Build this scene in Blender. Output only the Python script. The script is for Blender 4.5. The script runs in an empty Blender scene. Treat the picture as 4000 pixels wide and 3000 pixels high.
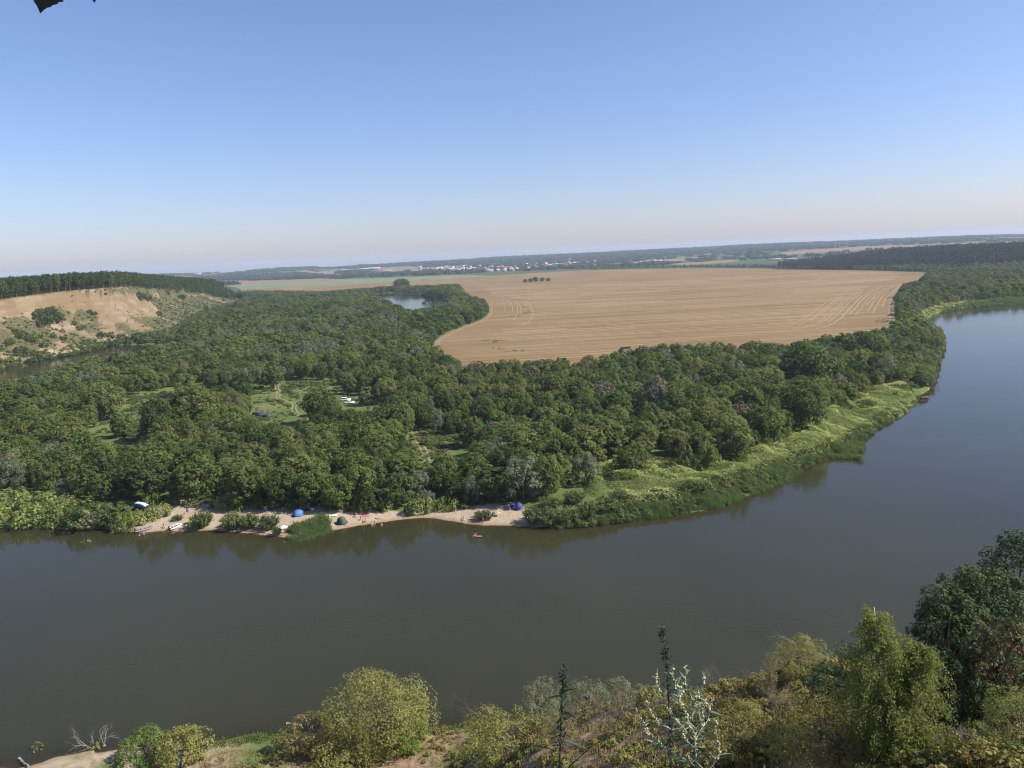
import bpy, bmesh, math, random
import numpy as np
from mathutils import Vector, Matrix, Euler

R = math.radians
scene = bpy.context.scene
COL = scene.collection

# ---------------------------------------------------------------- camera, sky, sun, exposure
CAM_H = 65.0
FPX = 3020.0                    # focal length in pixels of the 4000 px wide photograph
PITCH, ROLL = R(9.35), R(2.5)
EYE = np.array([0.0, 0.0, CAM_H])
_f = np.array([0.0, math.cos(PITCH), -math.sin(PITCH)])
_r0 = np.array([1.0, 0.0, 0.0])
_u0 = np.array([0.0, math.sin(PITCH), math.cos(PITCH)])
CR = math.cos(ROLL) * _r0 - math.sin(ROLL) * _u0
CU = math.sin(ROLL) * _r0 + math.cos(ROLL) * _u0
CF = _f

cd = bpy.data.cameras.new('camera')
cam = bpy.data.objects.new('camera', cd)
COL.objects.link(cam)
cd.sensor_width = 36.0
cd.lens = 36.0 * FPX / 4000.0
cd.clip_start = 0.05
cd.clip_end = 60000.0
_m = Matrix(((CR[0], CU[0], -CF[0], 0), (CR[1], CU[1], -CF[1], 0), (CR[2], CU[2], -CF[2], CAM_H), (0, 0, 0, 1)))
cam.matrix_world = _m
scene.camera = cam

SUN_EL, SUN_AZ = R(44.0), R(98.0)            # azimuth clockwise from +Y (the view direction)
world = bpy.data.worlds.new('World')
scene.world = world
world.use_nodes = True
wn = world.node_tree
bg = wn.nodes['Background']
sky = wn.nodes.new('ShaderNodeTexSky')
sky.sky_type = 'NISHITA'
sky.sun_disc = False
sky.sun_elevation = SUN_EL
sky.sun_rotation = SUN_AZ
sky.altitude = 100.0
sky.air_density = 1.0
sky.dust_density = 0.85
sky.ozone_density = 10.0
sky.altitude = 0.0
_tint = wn.nodes.new('ShaderNodeMix'); _tint.data_type = 'RGBA'; _tint.blend_type = 'MULTIPLY'
_tint.inputs[0].default_value = 1.0
_tint.inputs[7].default_value = (1.35, 1.04, 0.985, 1.0)      # the camera's violet cast
wn.links.new(sky.outputs[0], _tint.inputs[6])
wn.links.new(_tint.outputs[2], bg.inputs[0])
bg.inputs[1].default_value = 0.078

sd = bpy.data.lights.new('sun', 'SUN')
sd.energy = 3.9
sd.angle = R(0.53)
sd.color = (1.0, 0.93, 0.82)
sun = bpy.data.objects.new('sun', sd)
COL.objects.link(sun)
sdir = Vector((math.sin(SUN_AZ) * math.cos(SUN_EL), math.cos(SUN_AZ) * math.cos(SUN_EL), math.sin(SUN_EL)))
sun.rotation_euler = sdir.to_track_quat('Z', 'Y').to_euler()
sun.location = (300, 100, 300)

vs = scene.view_settings
vs.view_transform = 'Standard'
vs.look = 'None'
vs.gamma = 1.0
vs.use_curve_mapping = False
vs.exposure = 1.1
cy = scene.cycles
cy.max_bounces = 6
cy.diffuse_bounces = 2
cy.glossy_bounces = 3
cy.transmission_bounces = 4
cy.transparent_max_bounces = 6
cy.volume_bounces = 1
cy.use_denoising = True
cy.denoiser = 'OPENIMAGEDENOISE'
cy.denoising_prefilter = 'ACCURATE'
cy.sample_clamp_indirect = 6.0
cy.pixel_filter_type = 'BLACKMAN_HARRIS'
cy.filter_width = 1.15

# ---------------------------------------------------------------- helpers
def px_dir(x, y):
    """world direction of a point of the 4000x3000 photograph"""
    x = np.asarray(x, float); y = np.asarray(y, float)
    d = (CF * FPX)[None, :] + np.multiply.outer(x - 2000.0, CR).reshape(-1, 3) - np.multiply.outer(y - 1500.0, CU).reshape(-1, 3)
    return d

def P(x, y, z=0.0):
    d = px_dir(x, y)[0]
    t = (z - CAM_H) / d[2]
    return np.array([d[0] * t, d[1] * t, z])

def PP(pts, z=0.0, k=1.0):
    """ground polygon (n,2) from photograph points"""
    return np.array([P(p[0] * k, p[1] * k, z)[:2] for p in pts])

K = 4000.0 / 2212.0

def proj(X):
    """world points (n,3) -> photograph pixels (n,2)"""
    X = np.atleast_2d(X) - EYE
    w = X @ CF
    w = np.where(w < 0.05, 0.05, w)
    return np.stack([2000 + FPX * (X @ CR) / w, 1500 - FPX * (X @ CU) / w], 1)

def inpoly(pts, poly):
    x, y = pts[:, 0], pts[:, 1]
    n = len(poly); c = np.zeros(len(x), bool)
    j = n - 1
    for i in range(n):
        xi, yi = poly[i]; xj, yj = poly[j]
        if yi != yj:
            c ^= ((yi > y) != (yj > y)) & (x < (xj - xi) * (y - yi) / (yj - yi) + xi)
        j = i
    return c

def segdist(pts, line, closed=False):
    """unsigned distance to a polyline and the arclength parameter of the nearest point"""
    line = np.asarray(line, float)
    if closed: line = np.vstack([line, line[:1]])
    best = np.full(len(pts), 1e18); par = np.zeros(len(pts)); side = np.zeros(len(pts)); acc = 0.0
    for a, b in zip(line[:-1], line[1:]):
        d = b - a; L = math.hypot(*d)
        if L < 1e-9: continue
        t = np.clip(((pts - a) @ d) / (L * L), 0, 1)
        q = pts - a - t[:, None] * d
        dd = q[:, 0] ** 2 + q[:, 1] ** 2
        m = dd < best
        best = np.where(m, dd, best); par = np.where(m, acc + t * L, par)
        side = np.where(m, d[0] * q[:, 1] - d[1] * q[:, 0], side)
        acc += L
    return np.sqrt(best), par, np.sign(side)

def sdf(pts, poly):
    d, _, _ = segdist(pts, poly, True)
    return np.where(inpoly(pts, poly), -d, d)

def smooth(a, b, x):
    t = np.clip((x - a) / (b - a), 0, 1)
    return t * t * (3 - 2 * t)

def _hash(ix, iy, seed):
    h = (ix.astype(np.int64) * 374761393 + iy.astype(np.int64) * 668265263 + seed * 982451653) & 0x7fffffff
    h = ((h ^ (h >> 13)) * 1274126177) & 0x7fffffff
    return ((h ^ (h >> 16)) & 0xffff) / 65535.0

def vnoise(x, y, seed=0):
    ix = np.floor(x); iy = np.floor(y)
    fx = x - ix; fy = y - iy
    fx = fx * fx * (3 - 2 * fx); fy = fy * fy * (3 - 2 * fy)
    a = _hash(ix, iy, seed); b = _hash(ix + 1, iy, seed); c = _hash(ix, iy + 1, seed); d = _hash(ix + 1, iy + 1, seed)
    return (a + (b - a) * fx) * (1 - fy) + (c + (d - c) * fx) * fy

def fbm(x, y, scale, octv=4, seed=0):
    s = 0; amp = 1.0; tot = 0
    for o in range(octv):
        s = s + amp * vnoise(x / scale, y / scale, seed + o * 17); tot += amp
        amp *= 0.5; scale *= 0.5
    return s / tot * 2 - 1

def mk(name, V, F, mats=None, parent=None, link=True, attrs=None, midx=None, sm=False, loc=None):
    """one mesh object from numpy arrays; F is an (m,3|4) array or a list of such arrays / lists"""
    V = np.asarray(V, np.float32)
    me = bpy.data.meshes.new(name)
    if isinstance(F, np.ndarray): F = [F]
    loops, starts, tot = [], [], 0
    for f in F:
        f = np.asarray(f, np.int32)
        if f.ndim == 1: f = f[None, :]
        if f.size == 0: continue
        starts.append(tot + np.arange(len(f)) * f.shape[1]); tot += f.size
        loops.append(f.ravel())
    loops = np.concatenate(loops); starts = np.concatenate(starts)
    me.vertices.add(len(V)); me.vertices.foreach_set('co', V.ravel())
    me.loops.add(len(loops)); me.loops.foreach_set('vertex_index', loops)
    me.polygons.add(len(starts)); me.polygons.foreach_set('loop_start', starts.astype(np.int32))
    if mats is not None:
        for m in (mats if isinstance(mats, (list, tuple)) else [mats]): me.materials.append(m)
    if midx is not None: me.polygons.foreach_set('material_index', np.asarray(midx, np.int32))
    if sm: me.polygons.foreach_set('use_smooth', np.ones(len(starts), bool))
    for k, a in (attrs or {}).items():
        a = np.asarray(a, np.float32)
        if a.ndim == 1:
            at = me.attributes.new(k, 'FLOAT', 'POINT'); at.data.foreach_set('value', a)
        else:
            at = me.attributes.new(k, 'FLOAT_VECTOR', 'POINT'); at.data.foreach_set('vector', a.ravel())
    me.update(calc_edges=True)
    o = bpy.data.objects.new(name, me)
    if link: COL.objects.link(o)
    if parent is not None: o.parent = parent
    if loc is not None: o.location = loc
    return o

def tag(o, label=None, cat=None, group=None, kind=None):
    if label: o['label'] = label
    if cat: o['category'] = cat
    if group: o['group'] = group
    if kind: o['kind'] = kind
    return o

def thing(name, label, cat, loc=(0, 0, 0), rz=0.0, group=None, scale=None):
    o = bpy.data.objects.new(name, None)
    o.empty_display_size = 0.3
    COL.objects.link(o)
    o.location = loc; o.rotation_euler = (0, 0, rz)
    if scale is not None: o.scale = scale if hasattr(scale, '__len__') else (scale,) * 3
    return tag(o, label, cat, group)

def copy_tree(root, loc, rz, scale=1.0, label=None, group=None, kids=None):
    c = root.copy(); COL.objects.link(c)
    c.location = loc; c.rotation_euler = (0, 0, rz)
    c.scale = scale if hasattr(scale, '__len__') else (scale,) * 3
    if label: c['label'] = label
    if group: c['group'] = group
    for ch in (kids if kids is not None else list(root.children)):
        d = ch.copy(); COL.objects.link(d); d.parent = c
        for g in list(ch.children):
            e = g.copy(); COL.objects.link(e); e.parent = d
    return c

class Buf:
    """collects geometry for one mesh; quads and triangles with a material slot and a tint value each"""
    def __init__(s): s.V = []; s.F3 = []; s.F4 = []; s.m3 = []; s.m4 = []; s.n = 0; s.T = []
    def add(s, V, F, mi=0, tint=0.5):
        V = np.asarray(V, float); F = np.asarray(F, int)
        s.V.append(V)
        s.T.append(np.full(len(V), tint) if np.isscalar(tint) else np.asarray(tint))
        if F.shape[1] == 4: s.F4.append(F + s.n); s.m4.append(np.full(len(F), mi))
        else: s.F3.append(F + s.n); s.m3.append(np.full(len(F), mi))
        s.n += len(V)
        return s
    def tube(s, pts, rad, sides=6, mi=0, tint=0.5, cap=True):
        pts = np.asarray(pts, float); n = len(pts)
        rad = np.full(n, rad) if np.isscalar(rad) else np.asarray(rad, float)
        T = np.gradient(pts, axis=0); T /= np.linalg.norm(T, axis=1)[:, None] + 1e-12
        ref = np.array([0, 0, 1.0]) if abs(T[0, 2]) < 0.9 else np.array([1.0, 0, 0])
        a = np.cross(T, ref); a /= np.linalg.norm(a, axis=1)[:, None] + 1e-12
        b = np.cross(T, a)
        th = np.arange(sides) * 2 * math.pi / sides
        V = pts[:, None, :] + rad[:, None, None] * (np.cos(th)[None, :, None] * a[:, None, :] + np.sin(th)[None, :, None] * b[:, None, :])
        V = V.reshape(-1, 3)
        i = np.arange(n - 1)[:, None] * sides; j = np.arange(sides)[None, :]; jn = (j + 1) % sides
        F = np.stack([i + j, i + jn, i + sides + jn, i + sides + j], -1).reshape(-1, 4)
        s.add(V, F, mi, tint)
        if cap and sides >= 3:
            base = s.n - len(V)
            for st in (0, (n - 1) * sides):
                ids = base + st + np.arange(sides)
                tri = np.array([[ids[0], ids[k], ids[k + 1]] for k in range(1, sides - 1)])
                s.F3.append(tri); s.m3.append(np.full(len(tri), mi))
        return s
    def box(s, c, d, mi=0, rot=None, tint=0.5, taper=1.0):
        c = np.asarray(c, float); d = np.asarray(d, float) / 2
        V = np.array([[sx, sy, sz] for sz in (-1, 1) for sy in (-1, 1) for sx in (-1, 1)], float)
        V[V[:, 2] > 0, :2] *= taper
        V = V * d
        if rot is not None: V = V @ np.array(Euler(rot).to_matrix()).T
        F = [[0, 2, 3, 1], [4, 5, 7, 6], [0, 1, 5, 4], [2, 6, 7, 3], [0, 4, 6, 2], [1, 3, 7, 5]]
        return s.add(V + c, F, mi, tint)
    def ell(s, c, r, mi=0, nu=10, nv=7, tint=0.5):
        th = np.linspace(0, math.pi, nv); ph = np.arange(nu) * 2 * math.pi / nu
        V = np.stack([np.outer(np.sin(th), np.cos(ph)), np.outer(np.sin(th), np.sin(ph)), np.outer(np.cos(th), np.ones(nu))], -1).reshape(-1, 3)
        i = np.arange(nv - 1)[:, None] * nu; j = np.arange(nu)[None, :]; jn = (j + 1) % nu
        F = np.stack([i + j, i + nu + j, i + nu + jn, i + jn], -1).reshape(-1, 4)
        return s.add(V * np.asarray(r) + np.asarray(c), F, mi, tint)
    def build(s, name, mats, parent=None, link=True, sm=False, loc=None):
        V = np.concatenate(s.V); F = []; m = []
        if s.F4: F.append(np.concatenate(s.F4)); m.append(np.concatenate(s.m4))
        if s.F3: F.append(np.concatenate(s.F3)); m.append(np.concatenate(s.m3))
        return mk(name, V, F, mats, parent, link, {'tint': np.concatenate(s.T)}, np.concatenate(m), sm, loc)

# ---------------------------------------------------------------- materials
MATS = {}
def new_mat(name):
    m = bpy.data.materials.new(name); m.use_nodes = True
    nt = m.node_tree; nt.nodes.clear()
    out = nt.nodes.new('ShaderNodeOutputMaterial')
    MATS[name] = m
    return m, nt, out

def N(nt, typ, **kw):
    n = nt.nodes.new(typ)
    for k, v in kw.items():
        if k.startswith('_'): setattr(n, k[1:], v)
        else: n.inputs[k.replace('_', ' ')].default_value = v
    return n

def ramp(nt, fac, stops):
    r = nt.nodes.new('ShaderNodeValToRGB')
    e = r.color_ramp.elements
    while len(e) > 1: e.remove(e[-1])
    e[0].position = stops[0][0]; e[0].color = (*stops[0][1], 1)
    for p, c in stops[1:]:
        k = e.new(p); k.color = (*c, 1)
    nt.links.new(fac, r.inputs[0])
    return r

def math_n(nt, op, a, b=None, c=None, clamp=False):
    n = nt.nodes.new('ShaderNodeMath'); n.operation = op; n.use_clamp = clamp
    for i, v in enumerate((a, b, c)):
        if v is None: continue
        if isinstance(v, (int, float)): n.inputs[i].default_value = v
        else: nt.links.new(v, n.inputs[i])
    return n.outputs[0]

def mixc(nt, fac, a, b, typ='MIX'):
    n = nt.nodes.new('ShaderNodeMix'); n.data_type = 'RGBA'; n.blend_type = typ
    for i, v in ((0, fac), (6, a), (7, b)):
        if isinstance(v, (int, float)): n.inputs[i].default_value = v
        elif isinstance(v, tuple): n.inputs[i].default_value = (*v, 1)
        else: nt.links.new(v, n.inputs[i])
    return n.outputs[2]

def attr(nt, name):
    a = nt.nodes.new('ShaderNodeAttribute'); a.attribute_name = name
    return a.outputs['Fac']

def noise(nt, scale, detail=4, rough=0.55, vec=None, dim='3D'):
    n = nt.nodes.new('ShaderNodeTexNoise'); n.noise_dimensions = dim
    n.inputs['Scale'].default_value = scale; n.inputs['Detail'].default_value = detail; n.inputs['Roughness'].default_value = rough
    if vec is not None: nt.links.new(vec, n.inputs['Vector'])
    return n.outputs['Fac']

def pos(nt):
    return nt.nodes.new('ShaderNodeNewGeometry').outputs['Position']

def simple(name, col, rough=0.7, spec=0.3, vary=0.12, scale=3.0, metal=0.0):
    """plain surface with a little procedural grain"""
    if name in MATS: return MATS[name]
    m, nt, out = new_mat(name)
    b = N(nt, 'ShaderNodeBsdfPrincipled', Roughness=rough, Metallic=metal)
    b.inputs['Specular IOR Level'].default_value = spec
    tc = nt.nodes.new('ShaderNodeTexCoord')
    f = noise(nt, scale, 3, 0.6, tc.outputs['Object'])
    lo = tuple(max(0, c * (1 - vary)) for c in col); hi = tuple(min(1, c * (1 + vary)) for c in col)
    r = ramp(nt, f, [(0.3, lo), (0.7, hi)])
    nt.links.new(r.outputs[0], b.inputs['Base Color'])
    nt.links.new(b.outputs[0], out.inputs[0])
    return m

def leaf_mat(name, dark, mid, light, transl=0.25, objvar=0.35, patch=14.0, rough=0.55):
    """foliage: colour varies leaf by leaf (tint), tree by tree, and in slow patches over the ground"""
    m, nt, out = new_mat(name)
    oi = nt.nodes.new('ShaderNodeObjectInfo')
    t = attr(nt, 'tint')
    n1 = noise(nt, 1.0 / patch, 2, 0.5, pos(nt))
    f = math_n(nt, 'MULTIPLY_ADD', t, 0.55, -0.275 + 0.5 - objvar / 2 - 0.2)
    f = math_n(nt, 'MULTIPLY_ADD', oi.outputs['Random'], objvar, f)
    f = math_n(nt, 'MULTIPLY_ADD', n1, 0.4, f, clamp=True)
    r = ramp(nt, f, [(0.12, dark), (0.5, mid), (0.9, light)])
    b = N(nt, 'ShaderNodeBsdfPrincipled', Roughness=rough)
    b.inputs['Specular IOR Level'].default_value = 0.18
    nt.links.new(r.outputs[0], b.inputs['Base Color'])
    tr = nt.nodes.new('ShaderNodeBsdfTranslucent')
    hs = N(nt, 'ShaderNodeHueSaturation', Hue=0.485, Saturation=1.15, Value=1.7)
    nt.links.new(r.outputs[0], hs.inputs['Color']); nt.links.new(hs.outputs[0], tr.inputs[0])
    mx = nt.nodes.new('ShaderNodeMixShader'); mx.inputs[0].default_value = transl
    nt.links.new(b.outputs[0], mx.inputs[1]); nt.links.new(tr.outputs[0], mx.inputs[2])
    nt.links.new(mx.outputs[0], out.inputs[0])
    return m
# ---------------------------------------------------------------- the lie of the land (world metres)
def az_of(x, y):
    d = px_dir(x, y)[0]
    return math.atan2(d[0], d[1])

def depr_z(x, y, r):
    d = px_dir(x, y)[0]
    return CAM_H + r * d[2] / math.hypot(d[0], d[1])

# near shore below the viewpoint
near_px = [(-900, 3060), (-300, 3010), (60, 2996), (117, 2984), (217, 2952), (316, 2950), (384, 2943), (452, 2932), (560, 2925), (764, 2909), (900, 2897),
           (994, 2872), (1090, 2877), (1300, 2868), (1500, 2858), (1732, 2839), (1809, 2826), (2000, 2815)]
near_shore = [P(x, y)[:2] for x, y in near_px]
for a, r in ((2, 97), (8, 96), (14, 97), (20, 99), (26, 102), (32, 105), (40, 112), (50, 126), (58, 150), (62, 210), (60, 330), (57, 520), (54, 800), (52, 1100)):
    near_shore.append(np.array([r * math.sin(R(a)), r * math.cos(R(a))]))
near_shore = np.array(near_shore)

# far shore: the peninsula's waterline, left to right (points of the 2212 px wide view)
far_px = [(-700, 1165), (-250, 1150), (0, 1141), (75, 1140), (150, 1143), (160, 1140), (230, 1143), (295, 1152), (345, 1148), (400, 1147), (450, 1145), (500, 1149),
          (560, 1154), (615, 1160), (660, 1160), (712, 1147), (745, 1141), (785, 1134), (830, 1127), (870, 1121), (905, 1118), (940, 1119),
          (975, 1124), (1010, 1131), (1050, 1134), (1100, 1135), (1180, 1138), (1240, 1138), (1310, 1130), (1380, 1124), (1450, 1113), (1510, 1105), (1560, 1092),
          (1640, 1062), (1700, 1038), (1735, 1012), (1757, 996), (1800, 985), (1835, 982), (1845, 960), (1870, 938), (1900, 915), (1935, 890),
          (1965, 872), (1990, 852), (2008, 842), (2016, 820), (2024, 795), (2032, 765), (2041, 740), (2036, 722), (2022, 706), (2004, 698), (1997, 692),
          (2012, 681), (2040, 673), (2090, 665), (2150, 659), (2212, 655), (2330, 647), (2600, 628)]
far_shore = PP(far_px, 0, K)
WATER_MAIN = np.vstack([near_shore, far_shore[::-1]])
# the far bend seen over the trees, and the old channel under the sandy bluff
WATER_BEND = PP([(790, 637), (820, 634), (850, 633), (905, 637), (950, 641), (972, 654), (940, 664), (900, 672), (868, 671), (850, 662), (832, 650)], 0, K)
bluff_base_px = [(-1500, 1640), (-600, 1510), (-200, 1460), (0, 1437), (77, 1419), (150, 1408), (249, 1392), (316, 1378), (362, 1362), (430, 1350), (497, 1342), (619, 1328),
                 (687, 1314), (723, 1292), (768, 1253), (859, 1212), (940, 1188)]
bluff_base = np.array([P(x, y)[:2] for x, y in bluff_base_px])
_ch = []
_dv = np.gradient(bluff_base[:10], axis=0)
for p, t in zip(bluff_base[:10], _dv):
    n = np.array([t[1], -t[0]]) / math.hypot(*t)       # towards the peninsula
    _ch.append(p + n * 92.0)
WATER_LEFT = np.vstack([bluff_base[:10] + 0.0, np.array(_ch)[::-1]])
WATERS = (WATER_MAIN, WATER_BEND, WATER_LEFT)
_nose = bluff_base[-1]
BLUFF = np.vstack([bluff_base, [_nose + np.array([8.0, 90.0]), _nose + np.array([-120.0, 420.0]), _nose + np.array([-500.0, 900.0]), [-2600.0, 2500.0], [-3000.0, 800.0]]])
bl_az = [az_of(*q) for q in ((-600, 1150), (0, 1160), (226, 1149), (475, 1140), (588, 1144), (723, 1153), (836, 1135), (881, 1140), (945, 1180), (1000, 1180))]
bl_h = [50, 48, 50, 50, 45, 37, 31, 25, 8, 2]

# near slope: per column of the photograph the crest (distance, pixel row) and the shore distance
crest_px = [(-600, None, None), (1700, None, None), (2000, 84, 2806), (2300, 69, 2765), (2600, 56, 2722), (2900, 47, 2655), (3150, 42, 2588), (3350, 38, 2590),
            (3600, 36, 2640), (4000, 35, 2700), (4600, 34, 2720)]
NP_S = np.array([0.0, 1.6, 3.2, 9.0, 20.0, 1, 1, 1])   # template, filled per column below
_cols = []
for x, rc, yc in crest_px:
    a = az_of(x, 2850)
    rs = None
    # shore distance on this bearing
    th = np.arctan2(near_shore[:, 0], near_shore[:, 1]); rr = np.hypot(near_shore[:, 0], near_shore[:, 1])
    o_ = np.argsort(th); rs = float(np.interp(a, th[o_], rr[o_]))
    if rc is None:
        _cols.append((a, [0, 1.7, 3.6, 30, 62, 84, 90, rs], [63.35, 63.3, 61.0, 27.0, 8.5, 2.6, 1.6, 0.0]))
    else:
        zc = depr_z(x, yc, rc); rb = 0.62 * rc
        dd = px_dir(x, 3000)[0]; zb = CAM_H + rb * dd[2] / math.hypot(dd[0], dd[1])
        rf = rc + 0.45 * (rs - rc)
        _cols.append((a, [0, 1.7, 3.6, 0.55 * rb, rb, rc, rf, rs], [63.35, 63.3, 61.0, (60 + zb) / 2 - 6.0, zb, zc, zc * 0.42, 0.0]))
_ca = np.array([c[0] for c in _cols]); _cr = np.array([c[1] for c in _cols]); _cz = np.array([c[2] for c in _cols])

# blend the columns smoothly round the slope
_aa = np.linspace(_ca[0], _ca[-1], 240)
_sm = lambda M: np.stack([np.convolve(np.pad(np.interp(_aa, _ca, M[:, k]), 14, mode='edge'), np.hanning(31)[1:-1] / np.hanning(31)[1:-1].sum(), mode='valid') for k in range(8)], 1)
_rs_ = _cr[:, 7].copy(); _cr2, _cz2 = _sm(_cr), _sm(_cz)
_cr2[:, 7] = np.interp(_aa, _ca, _rs_)
_cr, _cz, _ca = _cr2, _cz2, _aa

def z_near(az, r):
    az = np.clip(az, _ca[0], _ca[-1])
    RR = np.stack([np.interp(az, _ca, _cr[:, k]) for k in range(8)], 1)
    ZZ = np.stack([np.interp(az, _ca, _cz[:, k]) for k in range(8)], 1)
    z = np.full(len(r), -0.5)
    for k in range(7):
        a, b = RR[:, k], RR[:, k + 1]
        t = (r - a) / np.maximum(b - a, 1e-6)
        m = (t >= 0) & (t <= 1)
        z = np.where(m, ZZ[:, k] + (ZZ[:, k + 1] - ZZ[:, k]) * t, z)
    return z

hor_px = [(-400, 1096), (0, 1086), (730, 1070), (1100, 1049), (1500, 1031), (2000, 1002), (2600, 973), (3000, 953), (3500, 934), (4000, 917), (4700, 900)]
hor_az = np.array([az_of(x, y) for x, y in hor_px])
hor_z = np.array([depr_z(x, y, 7600.0) for x, y in hor_px]) - 9.0
r1_az = np.array([az_of(x, 1040) for x in (0, 1500, 2400, 3200, 4000)]); r1_v = np.array([4700., 4100., 3300., 2650., 2500.])

def z_far(az, r, x, y):
    zt = np.interp(az, hor_az, hor_z); r1 = np.interp(az, r1_az, r1_v)
    t = np.clip((r - r1) / (7600.0 - r1), 0, 1)
    z = zt * (0.55 * t + 0.45 * t * t * (3 - 2 * t)) + np.where(r > 7600, -(r - 7600) * 0.004, 0)
    z = z + fbm(x, y, 900.0, 3, 5) * 9.0 * smooth(r1, r1 + 1500, r)
    # the pine hill on the right
    hill = smooth(az_of(2950, 1000), az_of(3700, 1000), az) * smooth(0, 480, r - np.interp(az, [az_of(2950, 1000), az_of(3300, 1000), az_of(3600, 1000)], [2140, 1900, 1720])) * (1 - smooth(2600, 3300, r))
    return z + 21.0 * hill

BEACH = PP([(150, 1147), (160, 1120), (172, 1112), (190, 1110), (215, 1112), (250, 1128), (300, 1130), (355, 1105), (372, 1090), (400, 1091), (440, 1099), (520, 1097), (600, 1099), (700, 1105),
            (790, 1106), (860, 1108), (900, 1104), (960, 1098), (1000, 1096), (1060, 1096), (1110, 1097), (1140, 1104), (1170, 1120), (1190, 1132), (1200, 1150),
            (1000, 1150), (900, 1140), (700, 1175), (400, 1175), (150, 1160)], 0.8, K)

FIELD_Z = 2.56
field_near = [(938, 741), (930, 760), (965, 800), (1010, 812), (1060, 811), (1100, 803), (1170, 806), (1250, 801), (1330, 796), (1400, 778), (1500, 776), (1560, 770), (1700, 765), (1800, 752), (1880, 740), (1930, 722),
              (1935, 706), (1934, 680), (1932, 640), (1953, 614), (1995, 603), (2008, 589)]
field_far = [(1900, 585), (1700, 580.5), (1500, 578.5), (1300, 582.5), (1200, 587), (1100, 593), (1000, 600), (900, 606), (700, 615), (520, 624), (512, 632), (700, 631), (850, 619), (985, 614.5), (1008, 635), (1043, 646), (1058, 664), (1050, 688), (1000, 705), (950, 728)]
FIELD = PP(field_near + field_far, FIELD_Z, K)

def water_dist(xy):
    d = None
    for w in WATERS:
        s = sdf(xy, w); d = s if d is None else np.minimum(d, s)
    return d

def height(xy, want=False):
    xy = np.atleast_2d(np.asarray(xy, float))
    x, y = xy[:, 0], xy[:, 1]
    r = np.hypot(x, y); az = np.arctan2(x, y)
    z = np.full(len(x), 2.5)
    near = r < 2600
    dw = np.full(len(x), 500.0)
    if near.any():
        dw[near] = water_dist(xy[near])
        wob = fbm(x[near], y[near], 9.0, 3, 3) * 0.7
        d = dw[near] + wob * smooth(0.0, 60.0, r[near] - 60)
        zz = np.where(d > 0, 2.5 * (1 - np.exp(-d / 6.0)), -2.2 * (1 - np.exp(d / 7.0)))
        fk = smooth(-3.0, 5.0, sdf(xy[near], FIELD))
        zz += np.where(d > 4, fbm(x[near], y[near], 25.0, 3, 9) * 0.4, 0) * fk - 0.04 * (1 - fk)
        bs = sdf(xy[near], BEACH)
        k = 1 - smooth(-1.5, 4.0, bs)
        zb = np.where(d > 0, np.minimum(0.03 + 0.13 * d, 1.9 + 0.02 * d), zz) + fbm(x[near], y[near], 1.3, 2, 4) * 0.07 * (d > 0.8) + fbm(x[near], y[near], 6.0, 2, 14) * 0.12 * (d > 2)
        z[near] = zz * (1 - k) + zb * k
        # near bank under the viewpoint
        nb = near & (r < 1200) & (dw > -0.5) & ((r < 118) | (az > R(48)))
        if nb.any():
            zn = z_near(az[nb], r[nb])
            zn = np.where(r[nb] > 125, 6.0 + np.minimum(dw[nb], 80) * 0.5, zn)
            zn = zn + fbm(x[nb], y[nb], 7.0, 4, 21) * 0.75 * smooth(4, 20, r[nb]) * smooth(0.0, 8.0, dw[nb]) + fbm(x[nb], y[nb], 1.1, 3, 23) * 0.16 * smooth(3, 10, r[nb]) * smooth(0, 3, dw[nb])
            z[nb] = np.where(dw[nb] < 0, z[nb], np.maximum(zn, 0.02 + 0.08 * dw[nb]))
    far = r > 1500
    if far.any():
        z[far] += z_far(az[far], r[far], x[far], y[far])
    # the sandy bluff
    m = (r > 350) & (az < az_of(1050, 1150))
    bd = np.full(len(x), 1e3); bt = np.zeros(len(x))
    if m.any():
        s = -sdf(xy[m], BLUFF)
        _, par, _ = segdist(xy[m], bluff_base)
        H = np.interp(az[m], bl_az, bl_h)
        t = np.clip(s / 62.0, 0, 1)
        prof = np.interp(t, [0, 0.10, 0.34, 0.68, 0.86, 0.905, 1.0], [0, 0.08, 0.25, 0.52, 0.73, 0.965, 1.0])
        gul = fbm(par + s * 0.45, s * 0.25, 15.0, 3, 31) * 4.6 - np.abs(fbm(par + s * 0.35, s * 0.3, 7.0, 3, 37)) * 3.2 + 0.8
        hb = H * prof + gul * np.sin(np.pi * np.clip(t * 0.97, 0, 1)) * (H / 50.0) + fbm(x[m], y[m], 130.0, 2, 33) * 2.5 * t
        z[m] = np.where(s > 0, np.maximum(z[m], 0.4) * (1 - t) + hb, z[m])
        bd[m] = -s; bt[m] = t
    if want: return z, dw, bd, bt
    return z

def hit(px, py, rmin=3.0, rmax=12000.0):
    """where the sight line through a photograph pixel meets the land (or the water)"""
    d = px_dir(px, py)[0]; hd = math.hypot(d[0], d[1])
    rs = np.geomspace(rmin, rmax, 420)
    for _ in range(3):
        pts = np.stack([rs * d[0] / hd, rs * d[1] / hd], 1)
        zl = CAM_H + rs * d[2] / hd
        zt = np.maximum(height(pts), 0.0)
        b = np.nonzero(zl <= zt)[0]
        if len(b) == 0: return None
        i = b[0]
        if i == 0: break
        rs = np.linspace(rs[i - 1], rs[i], 24)
    i = min(i, len(pts) - 1)
    return np.array([pts[i, 0], pts[i, 1], zt[i]])

def ground_z(x, y):
    return float(height(np.array([[x, y]]))[0])

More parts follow.
